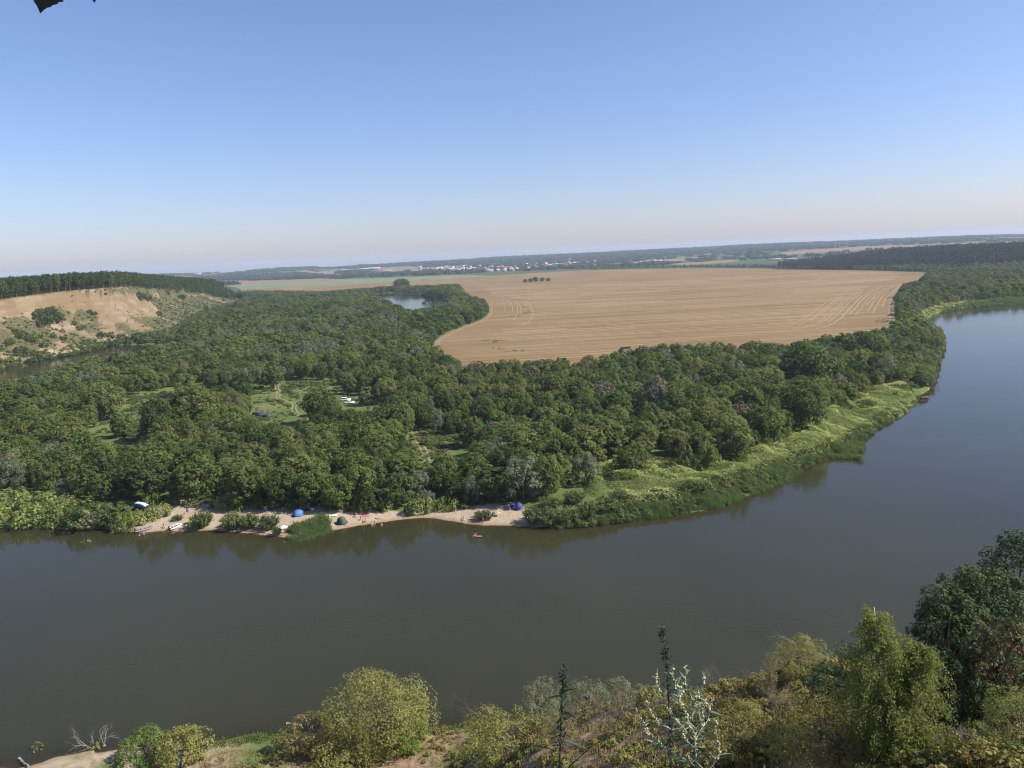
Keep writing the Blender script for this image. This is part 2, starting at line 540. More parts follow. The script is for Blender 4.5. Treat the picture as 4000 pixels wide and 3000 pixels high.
# ---------------------------------------------------------------- zones of the photograph that stay free of tree crowns
def kz(pts): return np.array(pts, float) * K
Z_FIELD = kz([(440, 603), (520, 625), (700, 628), (850, 616), (990, 612), (1010, 634), (1045, 645), (1060, 664), (1050, 688), (1000, 705), (950, 728), (938, 741), (985, 768), (1010, 778), (1060, 777), (1100, 769), (1130, 771), (1170, 774),
                    (1250, 769), (1330, 760), (1350, 748), (1400, 740), (1500, 741), (1560, 737), (1700, 732), (1800, 721), (1850, 715), (1925, 705), (1931, 680), (1929, 640), (1950, 614), (1990, 600),
                    (1998, 589), (1900, 585), (1700, 580), (1500, 578), (1300, 582), (1100, 588), (900, 594), (700, 600), (560, 602)])
Z_BEND = kz([(815, 641), (822, 636), (850, 634), (905, 638), (948, 642), (962, 654), (930, 661), (898, 667), (872, 666), (858, 654), (840, 645)])
Z_RIVER = np.vstack([np.array(near_px, float)[::-1], kz(far_px)[1:]])
Z_LEFT = kz([(-200, 838), (-20, 822), (30, 818), (80, 802), (150, 782), (205, 768), (190, 759), (120, 766), (70, 776), (20, 783), (-200, 800)])
Z_BLUFF = kz([(-300, 645), (0, 640), (110, 637), (240, 632), (260, 638), (330, 652), (352, 640), (380, 668), (460, 628), (495, 632), (519, 648), (486, 655), (424, 676), (390, 694), (364, 714),
              (300, 750), (200, 752), (120, 766), (0, 783), (-300, 800)])
Z_CLEAR = [np.array(z, float) for z in (
    [(395, 1720), (330, 1690), (430, 1625), (505, 1590), (470, 1545), (560, 1545), (700, 1512), (860, 1490), (800, 1530), (590, 1562), (570, 1640), (540, 1665), (580, 1712), (500, 1728)],
    [(960, 1500), (1090, 1505), (1110, 1490), (1320, 1492), (1325, 1525), (1200, 1560), (1180, 1590), (1210, 1640), (1130, 1650), (1000, 1638), (985, 1600), (1000, 1560), (920, 1520)],
    [(1320, 1545), (1500, 1545), (1500, 1568), (1440, 1592), (1350, 1592), (1325, 1575)],
    [(1600, 1690), (1700, 1680), (1760, 1700), (1860, 1690), (1850, 1740), (1740, 1760), (1690, 1805), (1640, 1780), (1605, 1715)],
    [(1815, 1820), (1870, 1830), (1860, 1845), (1815, 1848)],
    [(285, 1500), (320, 1500), (320, 1522), (285, 1522)], [(365, 1482), (385, 1482), (385, 1496), (365, 1496)], [(212, 1596), (245, 1596), (230, 1612), (212, 1612)],
    [(300, 1478), (322, 1478), (322, 1500), (300, 1500)])]
Z_VINE = kz([(1268, 1062), (1265, 1042), (1290, 1018), (1330, 1012), (1400, 1004), (1500, 1003), (1600, 990), (1690, 966), (1715, 930), (1760, 905), (1790, 885), (1830, 875), (1900, 838), (1950, 832), (1985, 850),
             (1960, 880), (1900, 905), (1870, 925), (1830, 975), (1780, 990), (1690, 1040), (1640, 1060), (1500, 1100), (1400, 1115), (1300, 1118), (1200, 1125), (1140, 1105), (1160, 1085), (1240, 1062)])
Z_BEACH = kz([(155, 1145), (165, 1122), (190, 1112), (230, 1120), (300, 1118), (340, 1108), (360, 1100), (395, 1091), (520, 1099), (700, 1106), (790, 1107), (860, 1112), (950, 1101), (1000, 1097), (1100, 1099), (1140, 1112), (1190, 1134), (1000, 1140), (700, 1165), (400, 1160)])
Z_VINE_L = kz([(0, 1066), (70, 1062), (150, 1090), (300, 1090), (350, 1098), (360, 1110), (300, 1150), (0, 1141), (-100, 1141), (-100, 1066)])
# ---------------------------------------------------------------- the ground sheet
def build_ground():
    fine = np.linspace(R(-38), R(38), 560)
    side = lambda a, b, n: np.linspace(a, b, n)
    A = np.concatenate([side(R(-80), R(-38), 36)[:-1], fine, side(R(38), R(80), 36)[1:]])
    rr = np.concatenate([np.linspace(0.4, 4, 8), np.linspace(4.6, 20, 26), np.linspace(20.5, 112, 230), np.linspace(114, 174, 16), np.linspace(175, 262, 150),
                         np.geomspace(263, 1600, 300), np.geomspace(1620, 13500, 150)])
    AA, RR = np.meshgrid(A, rr)
    xy = np.stack([RR.ravel() * np.sin(AA.ravel()), RR.ravel() * np.cos(AA.ravel())], 1)
    z, dw, bd, bt = height(xy, True)
    na, nr = len(A), len(rr)
    i = np.arange(nr - 1)[:, None] * na; j = np.arange(na - 1)[None, :]
    F = np.stack([i + j, i + j + 1, i + na + j + 1, i + na + j], -1).reshape(-1, 4)
    V = np.column_stack([xy, z])
    x, y = xy[:, 0], xy[:, 1]; r = np.hypot(x, y)
    px = proj(V)
    # bare sand and soil
    sand = np.zeros(len(x))
    bs = sdf(xy, BEACH)
    sand = np.maximum(sand, 1 - smooth(-0.5, 2.0, bs + fbm(x, y, 3.0, 2, 41) * 1.5))
    nearb = (r < 125)
    lowl = nearb & (z < 4.0) & (z > -2.5)
    sand[lowl] = np.maximum(sand[lowl], (0.98 - smooth(0.25, 1.5, z[lowl])) * (0.7 + 0.7 * fbm(x[lowl], y[lowl], 4.0, 3, 43)) * (0.6 + 0.4 * smooth(-38, -52, x[lowl])))
    under = (z < 0.06) & (r < 400)
    sand[under] = np.maximum(sand[under], 0.9)
    soil = np.zeros(len(x))
    soil[nearb] = np.clip(0.32 + 1.4 * fbm(x[nearb], y[nearb], 6.0, 4, 45) + 0.35 * (z[nearb] > 6), 0, 1)
    stain = np.zeros(len(x))
    # the bluff: pale sand below the lip, grass and scrub lower down, gully streaks down the slope
    bl = bt > 0.001
    if bl.any():
        X, Y, T = x[bl], y[bl], bt[bl]
        q = px[bl]
        upper = inpoly(q, np.array([(-400, 1165), (0, 1158), (240, 1142), (475, 1136), (560, 1160), (612, 1200), (622, 1222), (600, 1240), (520, 1236), (470, 1262), (420, 1275), (372, 1228), (300, 1216), (232, 1206), (205, 1196), (95, 1222), (60, 1238), (0, 1246), (-400, 1260)], float))
        mid = inpoly(q, np.array([(370, 1220), (480, 1215), (600, 1225), (615, 1250), (585, 1285), (520, 1310), (440, 1320), (395, 1300), (380, 1260)], float))
        low = inpoly(q, np.array([(135, 1375), (165, 1352), (200, 1335), (240, 1330), (300, 1345), (318, 1370), (300, 1385), (240, 1395), (160, 1390)], float)) | inpoly(q, np.array([(175, 1285), (215, 1262), (262, 1270), (275, 1305), (225, 1318)], float)) | inpoly(q, np.array([(612, 1330), (630, 1312), (670, 1302), (690, 1314), (660, 1326)], float)) | inpoly(q, np.array([(0, 1375), (40, 1385), (75, 1412), (60, 1425), (0, 1405)], float))
        nose = inpoly(q, np.array([(585, 1140), (640, 1148), (632, 1162), (590, 1158)], float)) | inpoly(q, np.array([(722, 1150), (790, 1140), (800, 1150), (730, 1166)], float)) | inpoly(q, np.array([(830, 1134), (880, 1138), (905, 1160), (895, 1172), (850, 1152)], float))
        _, par, _ = segdist(xy[bl], bluff_base)
        s_ = T * 62.0
        streak = fbm(par * 1.0 + s_ * 0.45, s_ * 0.22, 9.0, 4, 51)
        sp = fbm(X, Y, 4.0, 3, 53)
        m = np.where(upper, 0.95 + 0.6 * np.clip(streak, -0.32, 0.2) + 0.25 * np.minimum(sp, 0.1), np.where(mid, 0.36 + 1.2 * streak + 0.5 * sp, np.where(low, 0.72 + 0.9 * sp, np.where(nose, 0.66 + 0.9 * sp, 0.10 + 1.0 * streak + 0.4 * sp))))
        lip = (T > 0.92) & (T < 0.995) & (px[bl][:, 0] < 500)
        m = np.where(lip, 0.75 + sp, m)
        stain[bl] = np.clip(0.42 - 1.9 * fbm(par * 1.0 + s_ * 0.4, s_ * 0.16, 5.0, 4, 57), 0, 1) * 0.8
        sand[bl] = np.clip(m, 0, 1) * (T < 0.997)
        soil[bl] = np.clip(0.47 + 0.5 * sp, 0.34, 0.56)
    # land use far away
    tan = np.zeros(len(x)); woods = np.zeros(len(x))
    fr = r > 1500
    q = px[fr]
    t_ = np.zeros(fr.sum())
    for pl in FAR_TAN: t_ = np.maximum(t_, inpoly(q, np.array(pl, float)) * 1.0)
    w_ = np.zeros(fr.sum())
    for pl in FAR_WOODS: w_ = np.maximum(w_, inpoly(q, np.array(pl, float)) * 1.0)
    pat = fbm(x[fr], y[fr] * 0.55, 520.0, 3, 61)
    t_ = np.maximum(t_, (pat > 0.16) * (r[fr] > 4400) * (w_ < 0.5) * (q[:, 0] < 2700) * 0.75)
    tan[fr] = t_; woods[fr] = np.maximum(np.maximum(w_, 0.6 * (1 - t_)), ((pat < -0.05) & (t_ < 0.3) & (r[fr] > 3400)) * 0.8)
    moist = np.clip(0.5 + fbm(x, y, 60.0, 3, 71), 0, 1)
    o = mk('ground', V, F, ground_mat(), sm=True, attrs={'sand': sand, 'soil': soil, 'tanfield': tan, 'stain': stain, 'bluff': (bt > 0.001) * 1.0, 'woods': woods, 'moist': moist})
    tag(o, 'wide flat river valley ground rising to a bluff and distant hills', kind='structure')
    return o

FAR_TAN = [[(830, 1100), (960, 1113), (1260, 1097), (1500, 1089), (1250, 1088), (1000, 1096), (860, 1096)],
           [(1150, 1066), (1260, 1060), (1320, 1066), (1340, 1076), (1280, 1080)],
           [(3020, 1000), (3060, 985), (3200, 973), (3400, 962), (3600, 955), (3900, 945), (4100, 938), (4100, 955), (3800, 966), (3400, 976), (3200, 986)],
           [(3760, 938), (3900, 928), (4100, 922), (4100, 930), (3900, 938)],
           [(2080, 1036), (2300, 1018), (2320, 1024), (2120, 1044)], [(2340, 1036), (2560, 1016), (2720, 1004), (2730, 1010), (2560, 1030), (2380, 1044)],
           [(2600, 1032), (2850, 1016), (2900, 1020), (2700, 1036)], [(1760, 1052), (2000, 1040), (2010, 1046), (1800, 1060)]]
FAR_WOODS = [[(860, 1082), (1200, 1066), (1280, 1072), (1260, 1090), (870, 1100)], [(1640, 1040), (1480, 1030), (2000, 1000), (2600, 965), (3000, 945), (3000, 975), (2600, 1000), (2000, 1025)],
             [(3000, 945), (3500, 925), (4100, 905), (4100, 930), (3700, 945), (3300, 960), (3000, 980)],
             [(2300, 1044), (2700, 1036), (3000, 1030), (3400, 1020), (3800, 1010), (4100, 1005), (4100, 1060), (3760, 1085), (3600, 1063), (3200, 1057), (2800, 1055), (2300, 1060)]]

def ground_mat():
    m, nt, out = new_mat('ground')
    p = pos(nt)
    n1 = noise(nt, 0.045, 4, 0.6, p); n2 = noise(nt, 0.9, 4, 0.65, p); n3 = noise(nt, 7.0, 3, 0.6, p)
    g = math_n(nt, 'MULTIPLY_ADD', n1, 0.6, math_n(nt, 'MULTIPLY', n2, 0.4))
    grass = ramp(nt, g, [(0.32, (0.048, 0.076, 0.022)), (0.46, (0.080, 0.112, 0.034)), (0.56, (0.112, 0.135, 0.046)), (0.70, (0.150, 0.148, 0.068))])
    sandc = ramp(nt, math_n(nt, 'MULTIPLY_ADD', n3, 0.5, math_n(nt, 'MULTIPLY', n2, 0.5)), [(0.3, (0.23, 0.178, 0.122)), (0.48, (0.315, 0.255, 0.185)), (0.7, (0.375, 0.315, 0.24))])
    sxz = nt.nodes.new('ShaderNodeSeparateXYZ'); nt.links.new(p, sxz.inputs[0])
    lay = nt.nodes.new('ShaderNodeCombineXYZ')
    nt.links.new(math_n(nt, 'MULTIPLY', sxz.outputs[0], 0.02), lay.inputs[0]); nt.links.new(math_n(nt, 'MULTIPLY', sxz.outputs[1], 0.02), lay.inputs[1]); nt.links.new(math_n(nt, 'MULTIPLY', sxz.outputs[2], 0.22), lay.inputs[2])
    strat = ramp(nt, math_n(nt, 'MULTIPLY_ADD', n2, 0.18, noise(nt, 1.0, 3, 0.6, lay.outputs[0])), [(0.42, (0.160, 0.113, 0.062)), (0.56, (0.20, 0.152, 0.094)), (0.70, (0.235, 0.190, 0.132))])
    hi = nt.nodes.new('ShaderNodeMapRange'); hi.inputs[1].default_value = 4.0; hi.inputs[2].default_value = 9.0; nt.links.new(sxz.outputs[2], hi.inputs[0])
    # damp sand right at the waterline
    sx = nt.nodes.new('ShaderNodeSeparateXYZ'); nt.links.new(p, sx.inputs[0])
    wet = nt.nodes.new('ShaderNodeMapRange'); wet.clamp = True
    for k, v in ((1, 0.02), (2, 0.30), (3, 1.0), (4, 0.0)): wet.inputs[k].default_value = v
    nt.links.new(sx.outputs[2], wet.inputs[0])
    sand1 = mixc(nt, hi.outputs[0], sandc.outputs[0], strat.outputs[0])
    sand2 = mixc(nt, math_n(nt, 'MULTIPLY', wet.outputs[0], 0.65), sand1, (0.16, 0.115, 0.07))
    soilc = ramp(nt, n2, [(0.3, (0.14, 0.088, 0.052)), (0.52, (0.25, 0.175, 0.115)), (0.72, (0.33, 0.25, 0.18))])
    drygrass = ramp(nt, n3, [(0.3, (0.12, 0.11, 0.042)), (0.7, (0.25, 0.205, 0.095))])
    s_in = attr(nt, 'soil')
    sf = math_n(nt, 'ADD', s_in, math_n(nt, 'MULTIPLY_ADD', n3, 0.9, -0.45))
    c1 = mixc(nt, math_n(nt, 'MULTIPLY_ADD', sf, 2.2, -0.2, clamp=True), grass.outputs[0], drygrass.outputs[0])
    c1 = mixc(nt, math_n(nt, 'MULTIPLY_ADD', sf, 4.0, -2.3, clamp=True), c1, soilc.outputs[0])
    bgr = ramp(nt, n2, [(0.34, (0.052, 0.060, 0.023)), (0.52, (0.086, 0.084, 0.038)), (0.70, (0.130, 0.110, 0.060))])
    c1 = mixc(nt, attr(nt, 'bluff'), c1, bgr.outputs[0])
    sa = math_n(nt, 'ADD', attr(nt, 'sand'), math_n(nt, 'MULTIPLY_ADD', n2, 0.5, -0.25))
    sand2 = mixc(nt, attr(nt, 'stain'), sand2, (0.165, 0.115, 0.062))
    c2 = mixc(nt, math_n(nt, 'MULTIPLY_ADD', sa, 3.0, -1.0, clamp=True), c1, sand2)
    t = attr(nt, 'tanfield'); w = attr(nt, 'woods')
    c3 = mixc(nt, w, c2, (0.030, 0.050, 0.022))
    c4 = mixc(nt, t, c3, (0.19, 0.132, 0.082))
    b = N(nt, 'ShaderNodeBsdfPrincipled', Roughness=0.9)
    b.inputs['Specular IOR Level'].default_value = 0.1
    nt.links.new(c4, b.inputs['Base Color'])
    bp = N(nt, 'ShaderNodeBump', Strength=0.6, Distance=0.25)
    nt.links.new(n2, bp.inputs['Height']); nt.links.new(bp.outputs[0], b.inputs['Normal'])
    nt.links.new(b.outputs[0], out.inputs[0])
    return m

def water_mat():
    m, nt, out = new_mat('river_water')
    p = pos(nt)
    d = attr(nt, 'depth')
    n1 = noise(nt, 0.02, 3, 0.6, p)
    body = ramp(nt, n1, [(0.3, (0.026, 0.027, 0.012)), (0.7, (0.033, 0.033, 0.0155))])
    df = nt.nodes.new('ShaderNodeBsdfDiffuse'); nt.links.new(body.outputs[0], df.inputs[0])
    tr = nt.nodes.new('ShaderNodeBsdfTransparent'); tr.inputs[0].default_value = (0.62, 0.55, 0.38, 1)
    mx = nt.nodes.new('ShaderNodeMixShader')
    fac = math_n(nt, 'SUBTRACT', 1.0, math_n(nt, 'POWER', 2.718, math_n(nt, 'MULTIPLY', d, -2.6)), clamp=True)
    nt.links.new(fac, mx.inputs[0]); nt.links.new(tr.outputs[0], mx.inputs[1]); nt.links.new(df.outputs[0], mx.inputs[2])
    gl = N(nt, 'ShaderNodeBsdfGlossy', Roughness=0.05)
    wv = ramp(nt, noise(nt, 0.012, 4, 0.6, p), [(0.44, (0.02, 0.02, 0.02)), (0.66, (0.11, 0.11, 0.11))]); nt.links.new(wv.outputs[0], gl.inputs['Roughness'])
    fr = N(nt, 'ShaderNodeFresnel', IOR=1.33)
    mp = nt.nodes.new('ShaderNodeMapping'); mp.inputs['Scale'].default_value = (0.5, 1.3, 1.0); nt.links.new(p, mp.inputs[0])
    h1 = noise(nt, 0.9, 3, 0.6, mp.outputs[0]); h2 = noise(nt, 0.10, 2, 0.5, p)
    h = math_n(nt, 'MULTIPLY_ADD', h1, 0.05, math_n(nt, 'MULTIPLY', h2, 0.10))
    bp = N(nt, 'ShaderNodeBump', Strength=0.36, Distance=1.0)
    nt.links.new(h, bp.inputs['Height'])
    nt.links.new(bp.outputs[0], gl.inputs['Normal']); nt.links.new(bp.outputs[0], fr.inputs['Normal'])
    m2 = nt.nodes.new('ShaderNodeMixShader')
    nt.links.new(fr.outputs[0], m2.inputs[0]); nt.links.new(mx.outputs[0], m2.inputs[1]); nt.links.new(gl.outputs[0], m2.inputs[2])
    nt.links.new(m2.outputs[0], out.inputs[0])
    return m

def build_water():
    wm = water_mat()
    def sheet(name, label, rr, A, poly, grow):
        AA, RR = np.meshgrid(A, rr)
        xy = np.stack([RR.ravel() * np.sin(AA.ravel()), RR.ravel() * np.cos(AA.ravel())], 1)
        s = sdf(xy, poly)
        dep = np.maximum(0.0, -height(xy))
        na, nr = len(A), len(rr)
        i = np.arange(nr - 1)[:, None] * na; j = np.arange(na - 1)[None, :]
        F = np.stack([i + j, i + j + 1, i + na + j + 1, i + na + j], -1).reshape(-1, 4)
        keep = (s[F] < grow).any(1)
        F = F[keep]
        used = np.unique(F); mp = np.full(len(xy), -1); mp[used] = np.arange(len(used))
        o = mk(name, np.column_stack([xy[used], np.zeros(len(used))]), mp[F], wm, sm=True, attrs={'depth': dep[used]})
        tag(o, label, kind='structure')
    rr = np.concatenate([np.linspace(86, 112, 60), np.linspace(114, 178, 14), np.linspace(180, 235, 90), np.geomspace(238, 1300, 90)])
    sheet('river_water', 'dark still river curving round the wooded peninsula', rr, np.linspace(R(-60), R(62), 420), WATER_MAIN, 6.0)
    sheet('river_bend_water', 'blue stretch of river beyond the trees on the far side', np.linspace(1000, 1640, 50), np.linspace(R(-14), R(-2), 60), WATER_BEND, 14.0)
    sheet('river_channel_water', 'brown river channel along the foot of the sandy bluff', np.linspace(480, 960, 90), np.linspace(R(-52), R(-18), 90), WATER_LEFT, 8.0)

ground = build_ground()
build_water()

# ---------------------------------------------------------------- fields
ROW = P(3000, 1275, FIELD_Z) - P(1950, 1330, FIELD_Z); ROW = ROW[:2] / np.hypot(ROW[0], ROW[1])
ROWN = np.array([-ROW[1], ROW[0]])

def stubble_mat():
    m, nt, out = new_mat('wheat_stubble')
    p = pos(nt)
    mp = nt.nodes.new('ShaderNodeMapping'); mp.inputs['Rotation'].default_value = (0, 0, -math.atan2(ROW[1], ROW[0])); nt.links.new(p, mp.inputs[0])
    ms = nt.nodes.new('ShaderNodeMapping'); ms.inputs['Scale'].default_value = (0.035, 1.0, 1.0); nt.links.new(mp.outputs[0], ms.inputs[0])
    n1 = noise(nt, 0.22, 4, 0.62, ms.outputs[0])
    n2 = noise(nt, 0.006, 3, 0.55, p)
    n3 = noise(nt, 0.6, 4, 0.65, p)
    f = math_n(nt, 'MULTIPLY_ADD', n1, 0.62, math_n(nt, 'MULTIPLY_ADD', n2, 0.26, math_n(nt, 'MULTIPLY', n3, 0.14)))
    r = ramp(nt, f, [(0.36, (0.118, 0.079, 0.038)), (0.47, (0.168, 0.114, 0.057)), (0.54, (0.195, 0.136, 0.071)), (0.66, (0.255, 0.186, 0.105))])
    # old weedy patches
    n4 = noise(nt, 0.011, 4, 0.6, ms.outputs[0]); 
    g = ramp(nt, n4, [(0.62, (0, 0, 0)), (0.72, (1, 1, 1))])
    c = mixc(nt, math_n(nt, 'MULTIPLY', g.outputs[0], 0.35), r.outputs[0], (0.17, 0.14, 0.06))
    b = N(nt, 'ShaderNodeBsdfPrincipled', Roughness=0.92); b.inputs['Specular IOR Level'].default_value = 0.05
    nt.links.new(c, b.inputs['Base Color'])
    bp = N(nt, 'ShaderNodeBump', Strength=0.5, Distance=0.4); nt.links.new(n1, bp.inputs['Height']); nt.links.new(bp.outputs[0], b.inputs['Normal'])
    nt.links.new(b.outputs[0], out.inputs[0])
    return m
M_STUB = stubble_mat()

def flat_poly(name, poly, z, mat, label):
    from mathutils.geometry import tessellate_polygon
    tri = tessellate_polygon([[Vector((a[0], a[1], 0)) for a in poly]])
    F = np.array(tri)
    V = np.column_stack([poly, np.full(len(poly), z)])
    e1 = V[F[:, 1]] - V[F[:, 0]]; e2 = V[F[:, 2]] - V[F[:, 0]]
    fl = (e1[:, 0] * e2[:, 1] - e1[:, 1] * e2[:, 0]) < 0
    F[fl] = F[fl][:, ::-1]
    o = mk(name, V, F, mat)
    return tag(o, label, kind='structure')
flat_poly('wheat_field', FIELD, FIELD_Z, M_STUB, 'harvested golden wheat field inside the river bend')
GREEN = PP([(880, 1114), (955, 1132), (1160, 1121), (1400, 1110), (1650, 1095), (1830, 1084), (1960, 1078), (1800, 1074), (1500, 1086), (1260, 1098), (1000, 1109)], FIELD_Z + 0.06)
m_, nt_, out_ = new_mat('green_crop')
_r = ramp(nt_, noise(nt_, 0.02, 4, 0.6, pos(nt_)), [(0.35, (0.085, 0.115, 0.045)), (0.65, (0.16, 0.17, 0.075))])
_b = N(nt_, 'ShaderNodeBsdfPrincipled', Roughness=0.9); nt_.links.new(_r.outputs[0], _b.inputs[0]); nt_.links.new(_b.outputs[0], out_.inputs[0])
flat_poly('green_field', GREEN, FIELD_Z + 0.06, m_, 'long strip of green crop beyond the golden field')

def ribbon(V, F, line, w, z, ridge=0.0, n0=0):
    """append a flat or ridged strip along a ground polyline"""
    line = np.asarray(line, float)
    t = np.gradient(line, axis=0); t /= np.linalg.norm(t, axis=1)[:, None] + 1e-9
    n = np.stack([-t[:, 1], t[:, 0]], 1)
    w = np.full(len(line), w) if np.isscalar(w) else np.asarray(w)
    zz = z if np.isscalar(z) else np.asarray(z)
    a = np.column_stack([line + n * w[:, None] / 2, np.zeros(len(line)) + zz]); c = np.column_stack([line - n * w[:, None] / 2, np.zeros(len(line)) + zz])
    b = np.column_stack([line, np.zeros(len(line)) + zz + ridge])
    k = len(line); base = sum(len(v) for v in V)
    V += [a, b, c]
    i = np.arange(k - 1)
    F.append(np.stack([base + k + i, base + k + i + 1, base + i + 1, base + i], 1))
    F.append(np.stack([base + 2 * k + i, base + 2 * k + i + 1, base + k + i + 1, base + k + i], 1))

def resample(line, step):
    line = np.asarray(line, float)
    d = np.concatenate([[0], np.cumsum(np.hypot(*np.diff(line, axis=0).T))])
    s = np.linspace(0, d[-1], max(2, int(d[-1] / step) + 1))
    # smooth through a Catmull-like cubic by repeated corner averaging
    for _ in range(2):
        q = np.empty((2 * len(line) - 2, 2)); q[0::2] = 0.75 * line[:-1] + 0.25 * line[1:]; q[1::2] = 0.25 * line[:-1] + 0.75 * line[1:]
        line = np.vstack([line[:1], q, line[-1:]])
    d = np.concatenate([[0], np.cumsum(np.hypot(*np.diff(line, axis=0).T))])
    s = np.linspace(0, d[-1], max(2, int(d[-1] / step) + 1))
    return np.stack([np.interp(s, d, line[:, 0]), np.interp(s, d, line[:, 1])], 1)

rng = np.random.default_rng(11)
def build_windrows():
    V, F = [], []
    c0 = P(2600, 1200, FIELD_Z)[:2]
    lo, hi = -420, 760
    o = lo
    while o < hi:
        o += rng.uniform(7.0, 15.0)
        bend = rng.uniform(-0.00002, 0.00002)
        ss = np.arange(-420, 900, 9.0)
        ln = c0 + ROW[None, :] * ss[:, None] + ROWN[None, :] * (o + bend * ss ** 2 + 1.2 * np.sin(ss / 90.0 + o))[:, None]
        ins = (sdf(ln, FIELD) < -40) 
        on = vnoise(ss / 60.0, np.full(len(ss), o * 3.1), 77) > rng.uniform(0.25, 0.6)
        ok = ins & on
        i = 0
        while i < len(ss):
            if not ok[i]: i += 1; continue
            k = i
            while k < len(ss) and ok[k]: k += 1
            if k - i > 3: ribbon(V, F, ln[i:k], rng.uniform(0.9, 2.4), FIELD_Z + 0.012, rng.uniform(0.08, 0.26))
            i = k
    # headlands that follow the field's two sides
    left = [P(x * K, y * K, FIELD_Z)[:2] for x, y in ((1000, 605), (1040, 622), (1085, 645), (1095, 664), (1085, 690), (1040, 712), (995, 735), (990, 752), (1020, 765), (1080, 772))]
    right = [P(x * K, y * K, FIELD_Z)[:2] for x, y in ((1960, 612), (1925, 640), (1915, 670), (1900, 700), (1870, 712), (1800, 722))]
    for base, sg, mult in ((left, -1, 8), (right, -1, 14)):
        base = resample(base, 6.0)
        t = np.gradient(base, axis=0); t /= np.linalg.norm(t, axis=1)[:, None]; n = np.stack([-t[:, 1], t[:, 0]], 1)
        # point into the field
        if sdf(base[len(base) // 2][None] + n[len(base) // 2][None] * 30, FIELD)[0] > sdf(base[len(base) // 2][None] - n[len(base) // 2][None] * 30, FIELD)[0]: n = -n
        for k in range(mult):
            off = k * 4.6 + rng.uniform(-1, 1)
            ln = base + n * off + np.stack([fbm(base[:, 0], base[:, 1], 30, 2, k + 5), fbm(base[:, 0], base[:, 1], 30, 2, k + 55)], 1) * 0.9
            a = int(rng.uniform(0, len(ln) * 0.4)); b = int(rng.uniform(len(ln) * 0.6, len(ln)))
            ln = ln[a:b]
            ln = ln[sdf(ln, FIELD) < -3]
            if len(ln) > 4: ribbon(V, F, ln, rng.uniform(0.6, 1.3), FIELD_Z + 0.02 + 0.001 * k, rng.uniform(0.06, 0.18))
    m, nt, out = new_mat('straw')
    r = ramp(nt, noise(nt, 0.4, 4, 0.6, pos(nt)), [(0.3, (0.205, 0.143, 0.073)), (0.7, (0.29, 0.213, 0.118))])
    b = N(nt, 'ShaderNodeBsdfPrincipled', Roughness=0.9); nt.links.new(r.outputs[0], b.inputs[0]); nt.links.new(b.outputs[0], out.inputs[0])
    o = mk('straw_rows', np.vstack(V), F, m)
    tag(o, 'pale rows of cut straw left lying across the wheat field', kind='stuff')
build_windrows()

M_TRACK = simple('dirt_track', (0.215, 0.175, 0.105), 0.9, 0.1, 0.25, 0.8)
ALLTRACKS = []
def track(name, label, lines, w, z=None):
    V, F = [], []
    for ln in lines:
        ln = resample(ln, 1.6); ALLTRACKS.append(ln[::3])
        zz = (height(ln) + 0.05) if z is None else z
        ww = w * (0.8 + 0.5 * vnoise(ln[:, 0] / 3.0, ln[:, 1] / 3.0, 5))
        ribbon(V, F, ln, ww, zz, 0.02)
    o = mk(name, np.vstack(V), F, M_TRACK)
    tag(o, label, kind='structure')
def zpx(pts, s, ox, oy): return [P(a / s + ox, b / s + oy, 2.5)[:2] for a, b in pts]
def offset(line, d):
    line = resample(line, 2.0); t = np.gradient(line, axis=0); t /= np.linalg.norm(t, axis=1)[:, None] + 1e-9
    return line + np.stack([-t[:, 1], t[:, 0]], 1) * d
a_ = zpx([(430, 190), (395, 245), (420, 290), (405, 340), (440, 360), (500, 370), (560, 395), (545, 430), (560, 470), (620, 500), (700, 520)], 2.212, 900, 1400)
track('dirt_track', 'winding dirt track through the grassy clearing left of the white cars', [offset(a_, -0.8), offset(a_, 0.8)], 0.6)
track('dirt_track', 'pair of sandy wheel ruts in the clearing above the beach', [zpx([(1540, 610), (1575, 640), (1610, 720), (1650, 790), (1665, 850), (1680, 930)], 2.212, 900, 1400), zpx([(1590, 600), (1630, 665), (1665, 740), (1700, 800), (1712, 860), (1730, 930)], 2.212, 900, 1400)], 0.7)
a_ = zpx([(720, 500), (690, 560), (665, 630), (740, 650), (790, 690), (770, 730), (700, 780)], 2.212, 0, 1400)
track('dirt_track', 'curved dirt track at the left edge of the left meadow', [offset(a_, -0.8), offset(a_, 0.8)], 0.9)
a_ = [P(x * K, y * K, FIELD_Z)[:2] for x, y in ((1035, 645), (1063, 664), (1055, 690), (1002, 708), (952, 731), (940, 745), (930, 765))]
track('dirt_track', 'dirt track curving along the left edge of the wheat field', [offset(a_, -1.3), offset(a_, 1.3)], 1.6, FIELD_Z + 0.06)
a_ = [P(x * K, y * K, FIELD_Z)[:2] for x, y in ((1945, 612), (1926, 645), (1924, 675), (1928, 695), (1915, 712), (1890, 722))]
track('dirt_track', 'double wheel track along the right edge of the wheat field', [offset(a_, -1.4), offset(a_, 1.4)], 1.4, FIELD_Z + 0.06)
